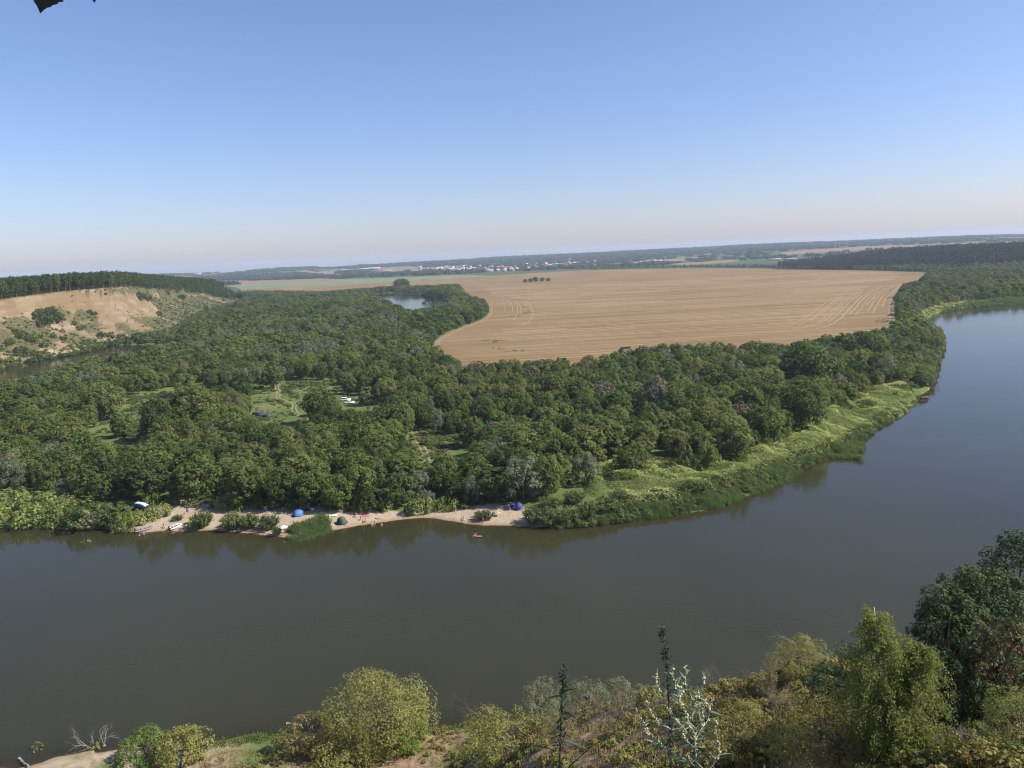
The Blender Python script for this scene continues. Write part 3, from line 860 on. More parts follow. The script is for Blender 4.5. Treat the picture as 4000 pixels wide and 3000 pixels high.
# ---------------------------------------------------------------- foliage
M_DARK = leaf_mat('leaves_dark', (0.038, 0.064, 0.018), (0.070, 0.106, 0.030), (0.122, 0.165, 0.048), 0.42)
M_MID = leaf_mat('leaves_mid', (0.055, 0.088, 0.020), (0.105, 0.150, 0.038), (0.165, 0.205, 0.058), 0.42)
M_OLIVE = leaf_mat('leaves_olive', (0.078, 0.104, 0.028), (0.132, 0.160, 0.047), (0.205, 0.222, 0.078), 0.42)
M_WILLOW = leaf_mat('leaves_willow', (0.080, 0.102, 0.052), (0.130, 0.155, 0.088), (0.195, 0.212, 0.138), 0.25)
M_DRY = leaf_mat('leaves_dry', (0.075, 0.070, 0.040), (0.130, 0.112, 0.070), (0.19, 0.165, 0.11), 0.15)
M_BUSH = leaf_mat('leaves_bush', (0.050, 0.076, 0.026), (0.095, 0.130, 0.045), (0.155, 0.185, 0.070), 0.28)
M_REED = leaf_mat('leaves_reed', (0.052, 0.092, 0.030), (0.095, 0.150, 0.050), (0.165, 0.215, 0.078), 0.3)
M_VINE = leaf_mat('leaves_vine', (0.070, 0.105, 0.026), (0.155, 0.20, 0.050), (0.34, 0.37, 0.135), 0.3, 0.25, 5.0)
M_PINE = leaf_mat('leaves_pine', (0.020, 0.036, 0.016), (0.034, 0.056, 0.024), (0.060, 0.084, 0.036), 0.1)
M_FARWOOD = leaf_mat('leaves_far', (0.024, 0.040, 0.018), (0.042, 0.062, 0.028), (0.075, 0.095, 0.042), 0.1, 0.5, 120.0)
M_BARK = simple('bark', (0.12, 0.09, 0.065), 0.9, 0.1, 0.35, 4.0)
M_PALEBARK = simple('pale_dead_wood', (0.25, 0.225, 0.19), 0.85, 0.1, 0.25, 5.0)
M_BIRCHBARK = simple('birch_bark', (0.62, 0.58, 0.52), 0.8, 0.15, 0.35, 3.0)

def unit(v): return v / (np.linalg.norm(v, axis=-1, keepdims=True) + 1e-9)
def rdirs(g, n): return unit(g.normal(size=(n, 3)))
UP = np.array([0, 0, 1.0])

def leaf_quads(buf, c, n, a, l, w, mi=0, tint=None):
    """pointed leaf faces: centre, normal, long axis, length, width (each per leaf)"""
    n = unit(n); a = unit(a - (a * n).sum(1, keepdims=True) * n); b = np.cross(n, a)
    l = np.broadcast_to(np.asarray(l, float), (len(c),))[:, None]; w = np.broadcast_to(np.asarray(w, float), (len(c),))[:, None]
    V = np.stack([c - a * l * .5, c + b * w * .5 - a * l * .05, c + a * l * .5, c - b * w * .5 - a * l * .05], 1).reshape(-1, 3)
    F = np.arange(len(c) * 4).reshape(-1, 4)
    buf.add(V, F, mi, np.repeat(tint, 4) if tint is not None else 0.5)

def lobe_crown(buf, seed, R0, z0, z1, nl, per, ll, lw, lobe=(0.34, 0.52), top=0.62, drape=0.0, droop=0.35, mi=0, inner=0.12, squash=0.85, rough=1.0):
    """crown made of leaf sprays on many overlapping boughs"""
    g = np.random.default_rng(seed)
    H = z1 - z0
    C, L = [], []
    for k in range(nl):
        h = ((k + g.uniform(0.2, 0.8)) / nl) ** 0.85
        prof = max(0.15, max(0.0, 1 - ((h - 0.36) / (top + 0.06)) ** 2.8) ** 0.5) if h > 0.36 else 0.72 + 0.28 * h / 0.36
        th = k * 2.399963 + g.uniform(-0.5, 0.5)
        rl = R0 * g.uniform(*lobe) * (1.0 if h < 0.8 else 0.8)
        rad = max(0.0, R0 * prof - rl * 0.75) * g.uniform(1 - 0.25 * rough, 1 + 0.12 * rough)
        C.append((rad * math.cos(th), rad * math.sin(th), z0 + rl * 0.6 + h * (H - rl * 1.25))); L.append(rl)
    for c, rl in zip(C, L):
        c = np.array(c)
        m = int(per * g.uniform(0.75, 1.25) * (rl / (R0 * 0.43)) ** 2)
        out = unit(np.array([c[0], c[1], (c[2] - (z0 + H * 0.3)) * 0.9]) + 1e-3)
        d = rdirs(g, m * 2)
        d = d[(d @ out) > g.uniform(-0.9, 0.25, len(d))][:m]
        m = len(d)
        # twiggy sprays: bunch the leaves in clusters on the bough
        nc = max(6, m // 9)
        cl = rdirs(g, nc); cl = cl[(cl @ out) > -0.55]
        idx = g.integers(0, len(cl), m)
        d = unit(d * 0.42 + cl[idx] * 0.95)
        rr = rl * np.where(g.random(m) < inner, g.uniform(0.25, 0.8, m), g.uniform(0.82, 1.12, m))
        p = c + d * rr[:, None] * np.array([1, 1, squash])
        if drape: p[:, 2] -= drape * np.abs(g.normal(size=m)) * (rr / rl)
        p[:, 2] = np.maximum(p[:, 2], z0 * 0.5 + 0.05)
        n = unit(d * 0.75 + UP * 0.5 + rdirs(g, m) * 0.6)
        a = unit(d * 0.6 - UP * droop + rdirs(g, m) * 0.7)
        s = g.uniform(0.65, 1.25, m)
        leaf_quads(buf, p, n, a, ll * s, lw * s, mi, np.clip(g.normal(0.5, 0.2, m) + g.normal(0, 0.10), 0, 1))
    return C, L

def limbs(buf, seed, trunk_h, r0, C, mi=0, sides=6, lean=0.3):
    g = np.random.default_rng(seed)
    top = np.array([g.normal(0, lean), g.normal(0, lean), trunk_h])
    k = 5
    t = np.linspace(0, 1, k)[:, None]
    pts = np.array([0, 0, -0.4]) * (1 - t) + top * t + np.concatenate([[[0, 0, 0]], g.normal(0, 0.12, (k - 2, 3)) * [1, 1, 0], [[0, 0, 0]]])
    buf.tube(pts, np.linspace(r0 * 1.25, r0 * 0.45, k), sides, mi)
    for c in C:
        if g.random() < 0.25: continue
        c = np.array(c)
        f = g.uniform(0.35, 0.95)
        s = pts[0] * (1 - f) + top * f
        mid = s * 0.5 + c * 0.5 + np.array([0, 0, -0.12 * np.linalg.norm(c - s)])
        buf.tube([s, mid, c], [r0 * 0.36, r0 * 0.22, r0 * 0.07], 4, mi, cap=False)

def proto(name, mats, fn, link=False):
    b = Buf(); fn(b)
    return b.build(name, mats, None, link)

# crown and trunk meshes that trees share: (crown object, trunk object), about 10 m tall, 3.7 m radius
CROWNS, TRUNKS = [], []
SHAPES = [(3.7, 0.9, 10.0, 20), (4.2, 0.8, 9.4, 22), (3.3, 1.1, 11.0, 18), (4.0, 0.7, 10.4, 24), (3.5, 0.8, 9.0, 17), (4.6, 1.0, 10.2, 26)]
for k, (r_, a_, b_, nl) in enumerate(SHAPES):
    bc, bt_ = Buf(), Buf()
    C_, L_ = lobe_crown(bc, 100 + k, r_, a_, b_, int(nl * 1.7), 230, 0.54, 0.33, lobe=(0.24, 0.42), inner=0.2)
    limbs(bt_, 200 + k, b_ * 0.72, 0.22, C_, 0, 6)
    CROWNS.append(bc.build('crown', M_MID, None, False)); TRUNKS.append(bt_.build('trunk', M_BARK, None, False))
LOW = []
for k, (r_, a_, b_, nl) in enumerate(SHAPES[:5]):
    for mt in (M_DARK, M_MID, M_OLIVE):
        b_c = Buf(); lobe_crown(b_c, 300 + k, r_, a_ * 0.5, b_, 14, 80, 1.0, 0.62)
        LOW.append(b_c.build('far_crown', mt, None, False))
MEDM = []
for k in range(6):
    for mt in (M_DARK, M_MID, M_OLIVE):
        me = CROWNS[k].data.copy(); me.materials.clear(); me.materials.append(mt)
        MEDM.append(bpy.data.objects.new('forest_crown', me))
WILL = []
for k in range(3):
    b_c = Buf(); C_, L_ = lobe_crown(b_c, 400 + k, 3.8, 0.6, 9.4, 24, 300, 0.55, 0.19, lobe=(0.26, 0.40), drape=0.35, droop=0.9)
    WILL.append(b_c.build('crown', M_WILLOW, None, False))
DRYC = []
for k in range(2):
    b_c = Buf(); C_, L_ = lobe_crown(b_c, 450 + k, 3.4, 2.0, 10.0, 22, 90, 0.5, 0.28, inner=0.3)
    DRYC.append(b_c.build('crown', M_DRY, None, False))
    b_t = Buf(); limbs(b_t, 460 + k, 8.5, 0.2, C_ + C_, 0, 5); DRYC.append(b_t.build('trunk', M_PALEBARK, None, False))

def gn_scatter(name, pts, rz, scl, idx, protos, label, kind='stuff', tilt=None):
    """one object that carries uncountable growth: points with instanced meshes"""
    coll = bpy.data.collections.new(name + '_kinds')
    ren = []
    for i, p in enumerate(protos):
        q = bpy.data.objects.new('kind_%03d' % i, p.data); coll.objects.link(q); ren.append(q)
    pts = np.asarray(pts, np.float32)
    me = bpy.data.meshes.new(name)
    me.vertices.add(len(pts)); me.vertices.foreach_set('co', pts.ravel())
    rot = np.zeros((len(pts), 3), np.float32); rot[:, 2] = rz
    if tilt is not None: rot[:, :2] = tilt
    a = me.attributes.new('rot', 'FLOAT_VECTOR', 'POINT'); a.data.foreach_set('vector', rot.ravel())
    s = np.asarray(scl, np.float32)
    if s.ndim == 1: s = np.repeat(s[:, None], 3, 1)
    a = me.attributes.new('scl', 'FLOAT_VECTOR', 'POINT'); a.data.foreach_set('vector', s.astype(np.float32).ravel())
    a = me.attributes.new('idx', 'INT', 'POINT'); a.data.foreach_set('value', np.asarray(idx, np.int32))
    o = bpy.data.objects.new(name, me); COL.objects.link(o)
    ng = bpy.data.node_groups.new(name, 'GeometryNodeTree')
    ng.interface.new_socket('Geometry', in_out='INPUT', socket_type='NodeSocketGeometry')
    ng.interface.new_socket('Geometry', in_out='OUTPUT', socket_type='NodeSocketGeometry')
    gi = ng.nodes.new('NodeGroupInput'); go = ng.nodes.new('NodeGroupOutput')
    ci = ng.nodes.new('GeometryNodeCollectionInfo'); ci.inputs[0].default_value = coll
    ci.inputs['Separate Children'].default_value = True; ci.inputs['Reset Children'].default_value = True
    ip = ng.nodes.new('GeometryNodeInstanceOnPoints'); ip.inputs['Pick Instance'].default_value = True
    def na(nm, dt):
        n = ng.nodes.new('GeometryNodeInputNamedAttribute'); n.data_type = dt; n.inputs[0].default_value = nm
        return n.outputs[0]
    L = ng.links
    L.new(gi.outputs[0], ip.inputs['Points']); L.new(ci.outputs[0], ip.inputs['Instance'])
    L.new(na('idx', 'INT'), ip.inputs['Instance Index'])
    e = ng.nodes.new('FunctionNodeEulerToRotation'); L.new(na('rot', 'FLOAT_VECTOR'), e.inputs[0]); L.new(e.outputs[0], ip.inputs['Rotation'])
    L.new(na('scl', 'FLOAT_VECTOR'), ip.inputs['Scale'])
    L.new(ip.outputs[0], go.inputs[0])
    md = o.modifiers.new('scatter', 'NODES'); md.node_group = ng
    return tag(o, label, kind=kind)

# ---------------------------------------------------------------- where the forest stands
FOREST_PX = [(-420, 1139), (-250, 1100), (-100, 1080), (0, 1061), (70, 1059), (150, 1081), (240, 1087), (300, 1083), (360, 1077), (400, 1080), (520, 1086), (600, 1088), (700, 1091), (800, 1093), (870, 1088), (920, 1085),
             (1000, 1081), (1060, 1081), (1130, 1083), (1160, 1078), (1240, 1058), (1265, 1038), (1290, 1013), (1400, 1000), (1500, 1001), (1600, 986), (1690, 962), (1715, 928), (1790, 884), (1830, 874), (1900, 836),
             (1950, 830), (1992, 836), (2006, 820), (2018, 780), (2024, 748), (2016, 726), (2000, 712), (1985, 700), (1978, 690), (1985, 672), (2075, 655), (2150, 648), (2300, 638), (2700, 600), (2700, 576), (2212, 574), (2060, 588),
             (2012, 590), (1999, 604), (1957, 614), (1938, 640), (1940, 706), (1934, 722)] + field_near[7:18][::-1][3:] + field_near[:8][::-1] + [(950, 728), (1000, 705), (1050, 688), (1058, 664), (1043, 646), (1008, 635), (985, 615),
             (940, 622), (850, 622), (700, 631), (512, 634), (524, 656), (475, 690), (430, 708), (400, 724), (382, 738), (300, 790), (200, 800), (100, 828), (0, 858), (-420, 960)]
FOREST = PP(FOREST_PX, 2.5, K)
CLEARS = [Z_FIELD, Z_BEND, Z_LEFT, Z_BLUFF, Z_BEACH, Z_VINE, Z_VINE_L] + [z if i > 3 else z.mean(0) + (z - z.mean(0)) * (1.05, 1.05, 1.1, 1.08)[i] for i, z in enumerate(Z_CLEAR)]
BEND_KEEP = PP([(800, 636), (850, 632), (950, 640), (970, 658), (900, 674), (850, 670), (835, 655)], 0, K)
TRACK_LINES = [zpx([(1540, 600), (1600, 700), (1660, 800), (1690, 930)], 2.212, 900, 1400)]

def clear_ok(xy, z, Ht, Rd):
    """False where a crown would stand in front of ground that the photograph shows open"""
    ok = np.ones(len(xy), bool)
    side = np.stack([-xy[:, 1], xy[:, 0]], 1); side /= np.linalg.norm(side, axis=1)[:, None]
    for f, lat in ((0.0, 0), (0.5, 0.85), (0.5, -0.85), (0.72, 0.6), (0.72, -0.6), (0.98, 0)):
        X = np.column_stack([xy + side * (Rd * lat)[:, None], z + Ht * f])
        q = proj(X)
        for zn in CLEARS: ok &= ~inpoly(q, zn)
        ok &= ~((q[:, 1] > 1000) & inpoly(q, Z_RIVER))
    return ok

# notable single trees: kind, base pixel, top pixel, half width in pixels, label
NOTABLE = [
    ('broad', 1, 3150, 1520, 1340, 100, 'M_DARK', 'tall dark double-crowned tree rising above the forest near the right bank'),
    ('broad', 5, 3143, 1672, 1490, 95, 'M_DARK', 'large round dark tree standing right above the yellow-green vine slope'),
    ('broad', 0, 2966, 1560, 1440, 62, 'M_OLIVE', 'olive round-topped tree left of the tall dark double-crowned tree'),
    ('broad', 3, 2990, 1740, 1590, 75, 'M_MID', 'full mid-green tree at the vine slope, left of the large dark round tree'),
    ('broad', 2, 2880, 1800, 1640, 60, 'M_MID', 'upright green tree half draped by the upper vine slope'),
    ('willow', 0, 2045, 1945, 1775, 88, 'M_WILLOW', 'big silvery willow standing behind the royal blue tent'),
    ('willow', 1, 1945, 1850, 1712, 58, 'M_WILLOW', 'grey-green willow just behind and left of the big silvery willow'),
    ('willow', 2, 1842, 1955, 1835, 44, 'M_WILLOW', 'small grey willow at the sand edge in front of the blue tarp'),
    ('willow', 1, 2285, 1890, 1762, 56, 'M_WILLOW', 'fading grey willow at the left end of the vine slope'),
    ('willow', 0, 1709, 1695, 1588, 30, 'M_WILLOW', 'slim grey-green tree at the head of the sandy wheel ruts'),
    ('dry', 0, 2570, 1625, 1462, 58, 'M_DRY', 'half-dead brownish tree with bare stems in the middle of the right forest'),
    ('dry', 1, 2360, 1600, 1488, 52, 'M_DRY', 'brown withering tree left of the half-dead tree with bare stems'),
    ('dry', 0, 2700, 1560, 1450, 40, 'M_DRY', 'thin browning tree right of the half-dead tree with bare stems'),
    ('broad', 4, 2475, 1858, 1735, 72, 'M_OLIVE', 'vine-draped tree at the middle of the upper vine slope'),
    ('broad', 2, 2672, 1842, 1722, 34, 'M_OLIVE', 'narrow cone of a tree smothered in pale vines'),
    ('broad', 4, 2760, 1830, 1735, 46, 'M_MID', 'bushy tree right of the narrow vine-smothered cone'),
    ('broad', 0, 480, 1708, 1618, 40, 'M_MID', 'lone small green tree standing in the left meadow'),
    ('broad', 5, 625, 1722, 1560, 66, 'M_DARK', 'big dark tree at the right side of the left meadow'),
    ('broad', 3, 760, 1690, 1505, 95, 'M_OLIVE', 'broad olive tree between the left meadow and the winding track'),
    ('broad', 1, 1258, 1655, 1512, 74, 'M_DARK', 'dark round tree on the clearing right of the winding track'),
    ('broad', 2, 1433, 1582, 1506, 36, 'M_OLIVE', 'small pale tree beside the white cars in the clearing'),
    ('broad', 4, 1064, 1516, 1428, 40, 'M_OLIVE', 'loose olive tree at the far end of the winding track'),
    ('willow', 2, 45, 1905, 1788, 55, 'M_WILLOW', 'grey willow at the left edge of the photo behind the vine thicket'),
    ('willow', 0, 180, 1840, 1745, 42, 'M_WILLOW', 'grey willow behind the vine thicket, a little right of the left edge'),
    ('willow', 1, 594, 1925, 1828, 56, 'M_WILLOW', 'grey willow behind the two-tone white and blue tent'),
    ('broad', 1, 410, 1640, 1500, 68, 'M_OLIVE', 'olive tree in front of the beige car in the left woods'),
    ('broad', 5, 1570, 1130, 1086, 36, 'M_DARK', 'round dark tree alone at the field edge above the far river bend'),
    ('broad', 3, 1690, 1162, 1118, 46, 'M_DARK', 'dark clump of tree at the right tip of the far river bend'),
    ('broad', 0, 2052, 1103, 1090, 9, 'M_DARK', 'leftmost tree of the small grove in the wheat field'),
    ('broad', 1, 2072, 1102, 1086, 10, 'M_DARK', 'second tree from the left in the small grove in the wheat field'),
    ('broad', 3, 2092, 1101, 1081, 13, 'M_DARK', 'tallest tree in the small grove in the wheat field'),
    ('broad', 4, 2118, 1100, 1083, 12, 'M_DARK', 'second tree from the right in the small grove in the wheat field'),
    ('broad', 0, 2142, 1099, 1085, 10, 'M_DARK', 'rightmost tree of the small grove in the wheat field'),
]
SH = {'M_DARK': M_DARK, 'M_MID': M_MID, 'M_OLIVE': M_OLIVE, 'M_WILLOW': M_WILLOW, 'M_DRY': M_DRY}

def place_tree(name, crown, trunk, loc, rz, sx, sz, mat, label, group=None):
    t = thing(name, label, 'tree', loc, rz, group, (sx, sx, sz))
    for nm, pr, mt in (('trunk', trunk, None), ('crown', crown, mat)):
        o = bpy.data.objects.new(nm, pr.data); COL.objects.link(o); o.parent = t
        if mt is not None and pr.data.materials[0] is not mt:
            o.material_slots[0].link = 'OBJECT'; o.material_slots[0].material = mt
    return t

taken = []          # (x, y, radius) of trees that already stand
for kind, var, bx, by, ty, hw, mk_, lab in NOTABLE:
    b = P(bx, by, 2.5); b[2] = ground_z(b[0], b[1])
    dist = math.hypot(b[0], b[1]); sl = math.hypot(dist, CAM_H - b[2])
    Ht = (by - ty) * sl / FPX / max(0.3, dist / sl) * 0.97; Rd = hw * sl / FPX
    cr = {'broad': CROWNS[var % 6], 'willow': WILL[var % 3], 'dry': DRYC[(var % 2) * 2]}[kind]
    tr = TRUNKS[var % 6] if kind != 'dry' else DRYC[(var % 2) * 2 + 1]
    bbx = max(v[0] for v in cr.bound_box); bbz = max(v[2] for v in cr.bound_box)
    place_tree({'broad': 'broadleaf_tree', 'willow': 'willow_tree', 'dry': 'withered_tree'}[kind], cr, tr, b, (bx * 7.3) % 6.28, Rd / bbx, Ht / bbz, SH[mk_], lab,
               'trees of the grove in the wheat field' if 'grove' in lab else None)
    taken.append((b[0], b[1], Rd * 0.8))

def darts(poly, radius_fn, tries, seed, extra=None):
    """throw crowns of varied size into a ground polygon without much overlap"""
    g = np.random.default_rng(seed)
    lo, hi = poly.min(0), poly.max(0)
    # fewer throws far away: sample in polar coordinates about the viewpoint, uniform in area up to 700 m
    r = np.hypot(poly[:, 0], poly[:, 1]); az = np.arctan2(poly[:, 0], poly[:, 1])
    rr = np.sqrt(g.uniform(r.min() ** 2 * 0.9, (r.max()) ** 2, tries)); aa = g.uniform(az.min(), az.max(), tries)
    xy = np.stack([rr * np.sin(aa), rr * np.cos(aa)], 1)
    xy = xy[inpoly(xy, poly)]
    return xy

def fill(xy, rad, cell=4.0, overlap=0.72, pre=()):
    grid = {}
    keep = np.zeros(len(xy), bool)
    def put(x, y, r): grid.setdefault((int(x // cell), int(y // cell)), []).append((x, y, r))
    for t in pre: put(*t)
    for i in range(len(xy)):
        x, y = xy[i]; r = rad[i]
        n = int((r + 8.0) * overlap // cell) + 1
        cx, cy = int(x // cell), int(y // cell); ok = True
        for a in range(cx - n, cx + n + 1):
            for b in range(cy - n, cy + n + 1):
                for (u, v, q) in grid.get((a, b), ()):
                    if (u - x) ** 2 + (v - y) ** 2 < (overlap * (r + q)) ** 2: ok = False; break
                if not ok: break
            if not ok: break
        if ok: keep[i] = True; put(x, y, r)
    return keep

def make_forest():
    g = np.random.default_rng(5)
    xy = darts(FOREST, None, 330000, 6)
    r = np.hypot(xy[:, 0], xy[:, 1])
    # thin the far candidates
    xy = xy[g.random(len(xy)) < np.clip(520.0 / r[:], 0, 1) ** 1.6]
    r = np.hypot(xy[:, 0], xy[:, 1])
    az = np.arctan2(xy[:, 0], xy[:, 1])
    big = fbm(xy[:, 0], xy[:, 1], 45.0, 3, 91)
    rad = np.clip(3.5 + 3.0 * big + g.normal(0, 1.0, len(xy)), 1.8, 6.0) * np.where(r > 480, 1.12, 1.0)
    Ht = (rad * g.uniform(1.2, 2.0, len(xy)) + 2.4) * np.exp(g.normal(0, 0.11, len(xy)))
    Ht = np.clip(Ht, 4.0, 12.0)
    # low scrub on the strip along the river at the far right, and close to the water
    dw = water_dist(xy)
    low = smooth(16.0, 3.0, dw)
    k = 1 - 0.45 * low; Ht *= k; rad *= 1 - 0.25 * low
    ok = clear_ok(xy, np.full(len(xy), 2.4), Ht, rad) & (dw > 2.0) & (sdf(xy, FIELD) > 2.0)
    # a smaller tree may still stand where a big one would hide open ground
    bad = ~ok
    Ht2 = np.where(bad, Ht * 0.45, Ht); rad2 = np.where(bad, rad * 0.55, rad)
    ok2 = clear_ok(xy, np.full(len(xy), 2.4), Ht2, rad2) & (dw > 2.0) & (sdf(xy, FIELD) > 1.5)
    sel = ok | (ok2 & (g.random(len(xy)) < 0.5))
    xy, rad, Ht, r = xy[sel], rad2[sel], Ht2[sel], r[sel]
    order = np.argsort(-rad + g.normal(0, 1.2, len(rad)))
    xy, rad, Ht, r = xy[order], rad[order], Ht[order], r[order]
    keep = fill(xy, rad, 4.0, 0.62, taken)
    xy, rad, Ht, r = xy[keep], rad[keep], Ht[keep], r[keep]
    z = height(xy)
    shade = np.clip(np.round(1.0 + 1.6 * fbm(xy[:, 0], xy[:, 1], 70.0, 2, 95) + g.normal(0, 0.75, len(xy))), 0, 2).astype(int)
    return xy, z, rad, Ht, r, shade
# ---------------------------------------------------------------- forest: nearest trees one by one, the rest as one mass
xy, fz, frad, fH, fr_, fsh = make_forest()
ORD = ['first', 'second', 'third', 'fourth', 'fifth', 'sixth', 'seventh', 'eighth', 'ninth', 'tenth', 'eleventh', 'twelfth', 'thirteenth', 'fourteenth', 'fifteenth', 'sixteenth', 'seventeenth', 'eighteenth', 'nineteenth', 'twentieth']
LANDMARKS = [(0, 'the vine thicket at the left edge'), (230, 'the sandy gap in the left thicket'), (370, 'the dark waterside shrub left of the tents'), (480, 'the dark dome tent with a pink towel'), (560, 'the two-tone white and blue tent'),
             (640, 'the grey inflatable boat'), (700, 'the white inflatable boat'), (780, 'the round bush by the white boat'), (870, 'the pale vine mound on the left beach'), (950, 'the long willow bush on the beach'),
             (1040, 'the blue towel on the sand'), (1110, 'the teal parasol'), (1167, 'the blue dome tent'), (1230, 'the dark beach shelter'), (1290, 'the white mat'), (1345, 'the green dome tent'), (1425, 'the pink mat'),
             (1500, 'the vine columns above the pink mat'), (1570, 'the sandy cove'), (1645, 'the big pale vine mound'), (1740, 'the green vine mound at the cove'), (1820, 'the blue tarp'), (1895, 'the small bush on the right sand'),
             (1960, 'the red and white parasol'), (2020, 'the royal blue tent'), (2090, 'the big silvery willow'), (2180, 'the waterside willow thicket'), (2290, 'the fading grey willow'), (2380, 'the left end of the vine slope'),
             (2475, 'the vine-draped tree'), (2580, 'the lower vine slope'), (2672, 'the vine-smothered cone'), (2770, 'the bushy tree by the vine cone'), (2900, 'the reed bed tip'), (3020, 'the upper vine slope'),
             (3143, 'the large round dark tree'), (3270, 'the second reed bed'), (3400, 'the top end of the vine slope'), (3520, 'the wooden jetty'), (3640, 'the stakes in the water'), (3720, 'the green point of the right bank')]
lm_x = np.array([l[0] for l in LANDMARKS])
fpx = proj(np.column_stack([xy, fz + fH * 0.6]))
infr = (fpx[:, 0] > -30) & (fpx[:, 0] < 4030)
size_px = frad * FPX / np.hypot(fr_, CAM_H)
score = np.where(infr, size_px, 0)
pick = np.argsort(-score)[:268]
is_ind = np.zeros(len(xy), bool); is_ind[pick] = True
col = np.abs(fpx[:, :1] - lm_x[None, :]).argmin(1)
dshore = water_dist(xy)
for c in range(len(LANDMARKS)):
    ids = np.nonzero((col == c) & infr & (fpx[:, 1] > 1100))[0]
    ids = ids[np.argsort(dshore[ids])]
    for k, i in enumerate(ids):
        if not is_ind[i]: continue
        asp = fH[i] / frad[i]
        word = ('tall' if fH[i] > 11 else 'small' if fH[i] < 7.5 else 'middling') + ' ' + ('slim' if asp > 2.75 else 'broad' if asp < 2.2 else 'round')
        shade_ = ('dark green', 'mid green', 'olive green')[fsh[i]]
        rank = ORD[k] if k < 20 else '%dth' % (k + 1)
        lab = '%s %s tree, %s row behind %s' % (word, shade_, rank, LANDMARKS[c][1])
        v = (i * 7) % 6
        cr = CROWNS[v]; sx = frad[i] / SHAPES[v][0] / 1.05; sz = fH[i] / SHAPES[v][2]
        place_tree('broadleaf_tree', cr, TRUNKS[v], (xy[i, 0], xy[i, 1], fz[i]), (i * 1.37) % 6.28, sx, sz, (M_DARK, M_MID, M_OLIVE)[fsh[i]], lab, 'broadleaf trees of the riverside forest')
rest = ~is_ind
gg = np.random.default_rng(8)
def tree_scales(ids, shp):
    return np.stack([frad[ids] / np.array([SHAPES[s][0] for s in shp]) / 1.05] * 2 + [fH[ids] / np.array([SHAPES[s][2] for s in shp])], 1)
nr_ = np.nonzero(rest & (fr_ < 520))[0]; fa_ = np.nonzero(rest & (fr_ >= 520))[0]
sh1 = gg.integers(0, 6, len(nr_)); sh2 = gg.integers(0, 5, len(fa_))
wl1 = (gg.random(len(fa_)) < np.where(fbm(xy[fa_, 0], xy[fa_, 1], 60, 2, 99) > 0.22, 0.6, 0.03))
NMED = len(MEDM)
PROT = MEDM + LOW + WILL + DRYC[0::2]
idx = np.concatenate([sh1 * 3 + fsh[nr_], np.where(wl1, NMED + len(LOW) + gg.integers(0, 3, len(fa_)), NMED + sh2 * 3 + fsh[fa_])])
ew = gg.random(len(nr_)); patch_ = fbm(xy[nr_, 0], xy[nr_, 1], 35.0, 2, 97)
EXTRA = NMED + len(LOW) + len(WILL)
idx[:len(nr_)] = np.where(ew < np.where(patch_ > 0.2, 0.16, 0.03), NMED + len(LOW) + gg.integers(0, 3, len(nr_)), np.where(ew > 0.965, EXTRA + gg.integers(0, len(DRYC) // 2, len(nr_)), idx[:len(nr_)]))
ids = np.concatenate([nr_, fa_]); shp = np.concatenate([sh1, sh2])
gn_scatter('forest', np.column_stack([xy[ids], fz[ids]]), gg.uniform(0, 6.28, len(ids)), tree_scales(ids, shp), idx, PROT, 'dense green riverside forest filling the peninsula behind the front trees')

# ---------------------------------------------------------------- low growth under and between the trees
BUSHP = []
for k in range(4):
    for mt in (M_DARK, M_BUSH, M_OLIVE):
        b_c = Buf(); lobe_crown(b_c, 500 + k, 1.5, 0.0, 1.7 + 0.3 * k, 10, 42, 0.42, 0.24, lobe=(0.4, 0.6))
        BUSHP.append(b_c.build('low_shrub', mt, None, False))
def undergrowth():
    g = np.random.default_rng(17)
    q = darts(FOREST, None, 120000, 18)
    r = np.hypot(q[:, 0], q[:, 1]); q = q[(r < 480)]; q = q[g.random(len(q)) < 0.42]
    q = q[(water_dist(q) > 2.0) & (sdf(q, BEACH) > 1.0) & (sdf(q, FIELD) > 1.0)]
    z = height(q); px = proj(np.column_stack([q, z]))
    s = g.uniform(0.35, 1.0, len(q)) * (0.6 + 0.5 * fbm(q[:, 0], q[:, 1], 14.0, 2, 19))
    clear = np.zeros(len(q), bool)
    for zn in Z_CLEAR[:4]: clear |= inpoly(px, zn)
    patch = fbm(q[:, 0], q[:, 1], 10.0, 3, 20)
    keep = (~clear) | (patch > -0.16)
    s = np.where(clear, s * 0.85, s)
    for ln in ALLTRACKS: keep &= segdist(q, ln)[0] > 1.6 + s
    for zn in Z_CLEAR[4:]: keep &= ~inpoly(px, zn)
    keep &= ~inpoly(px, Z_CLEAR[2])
    q, z, s = q[keep], z[keep], s[keep]
    gn_scatter('undergrowth', np.column_stack([q, z - 0.05]), g.uniform(0, 6.28, len(q)), np.stack([s * g.uniform(0.8, 1.3, len(q))] * 2 + [s], 1), g.integers(0, len(BUSHP), len(q)), BUSHP,
               'weeds and low scrub between the trees and over the clearings')
undergrowth()
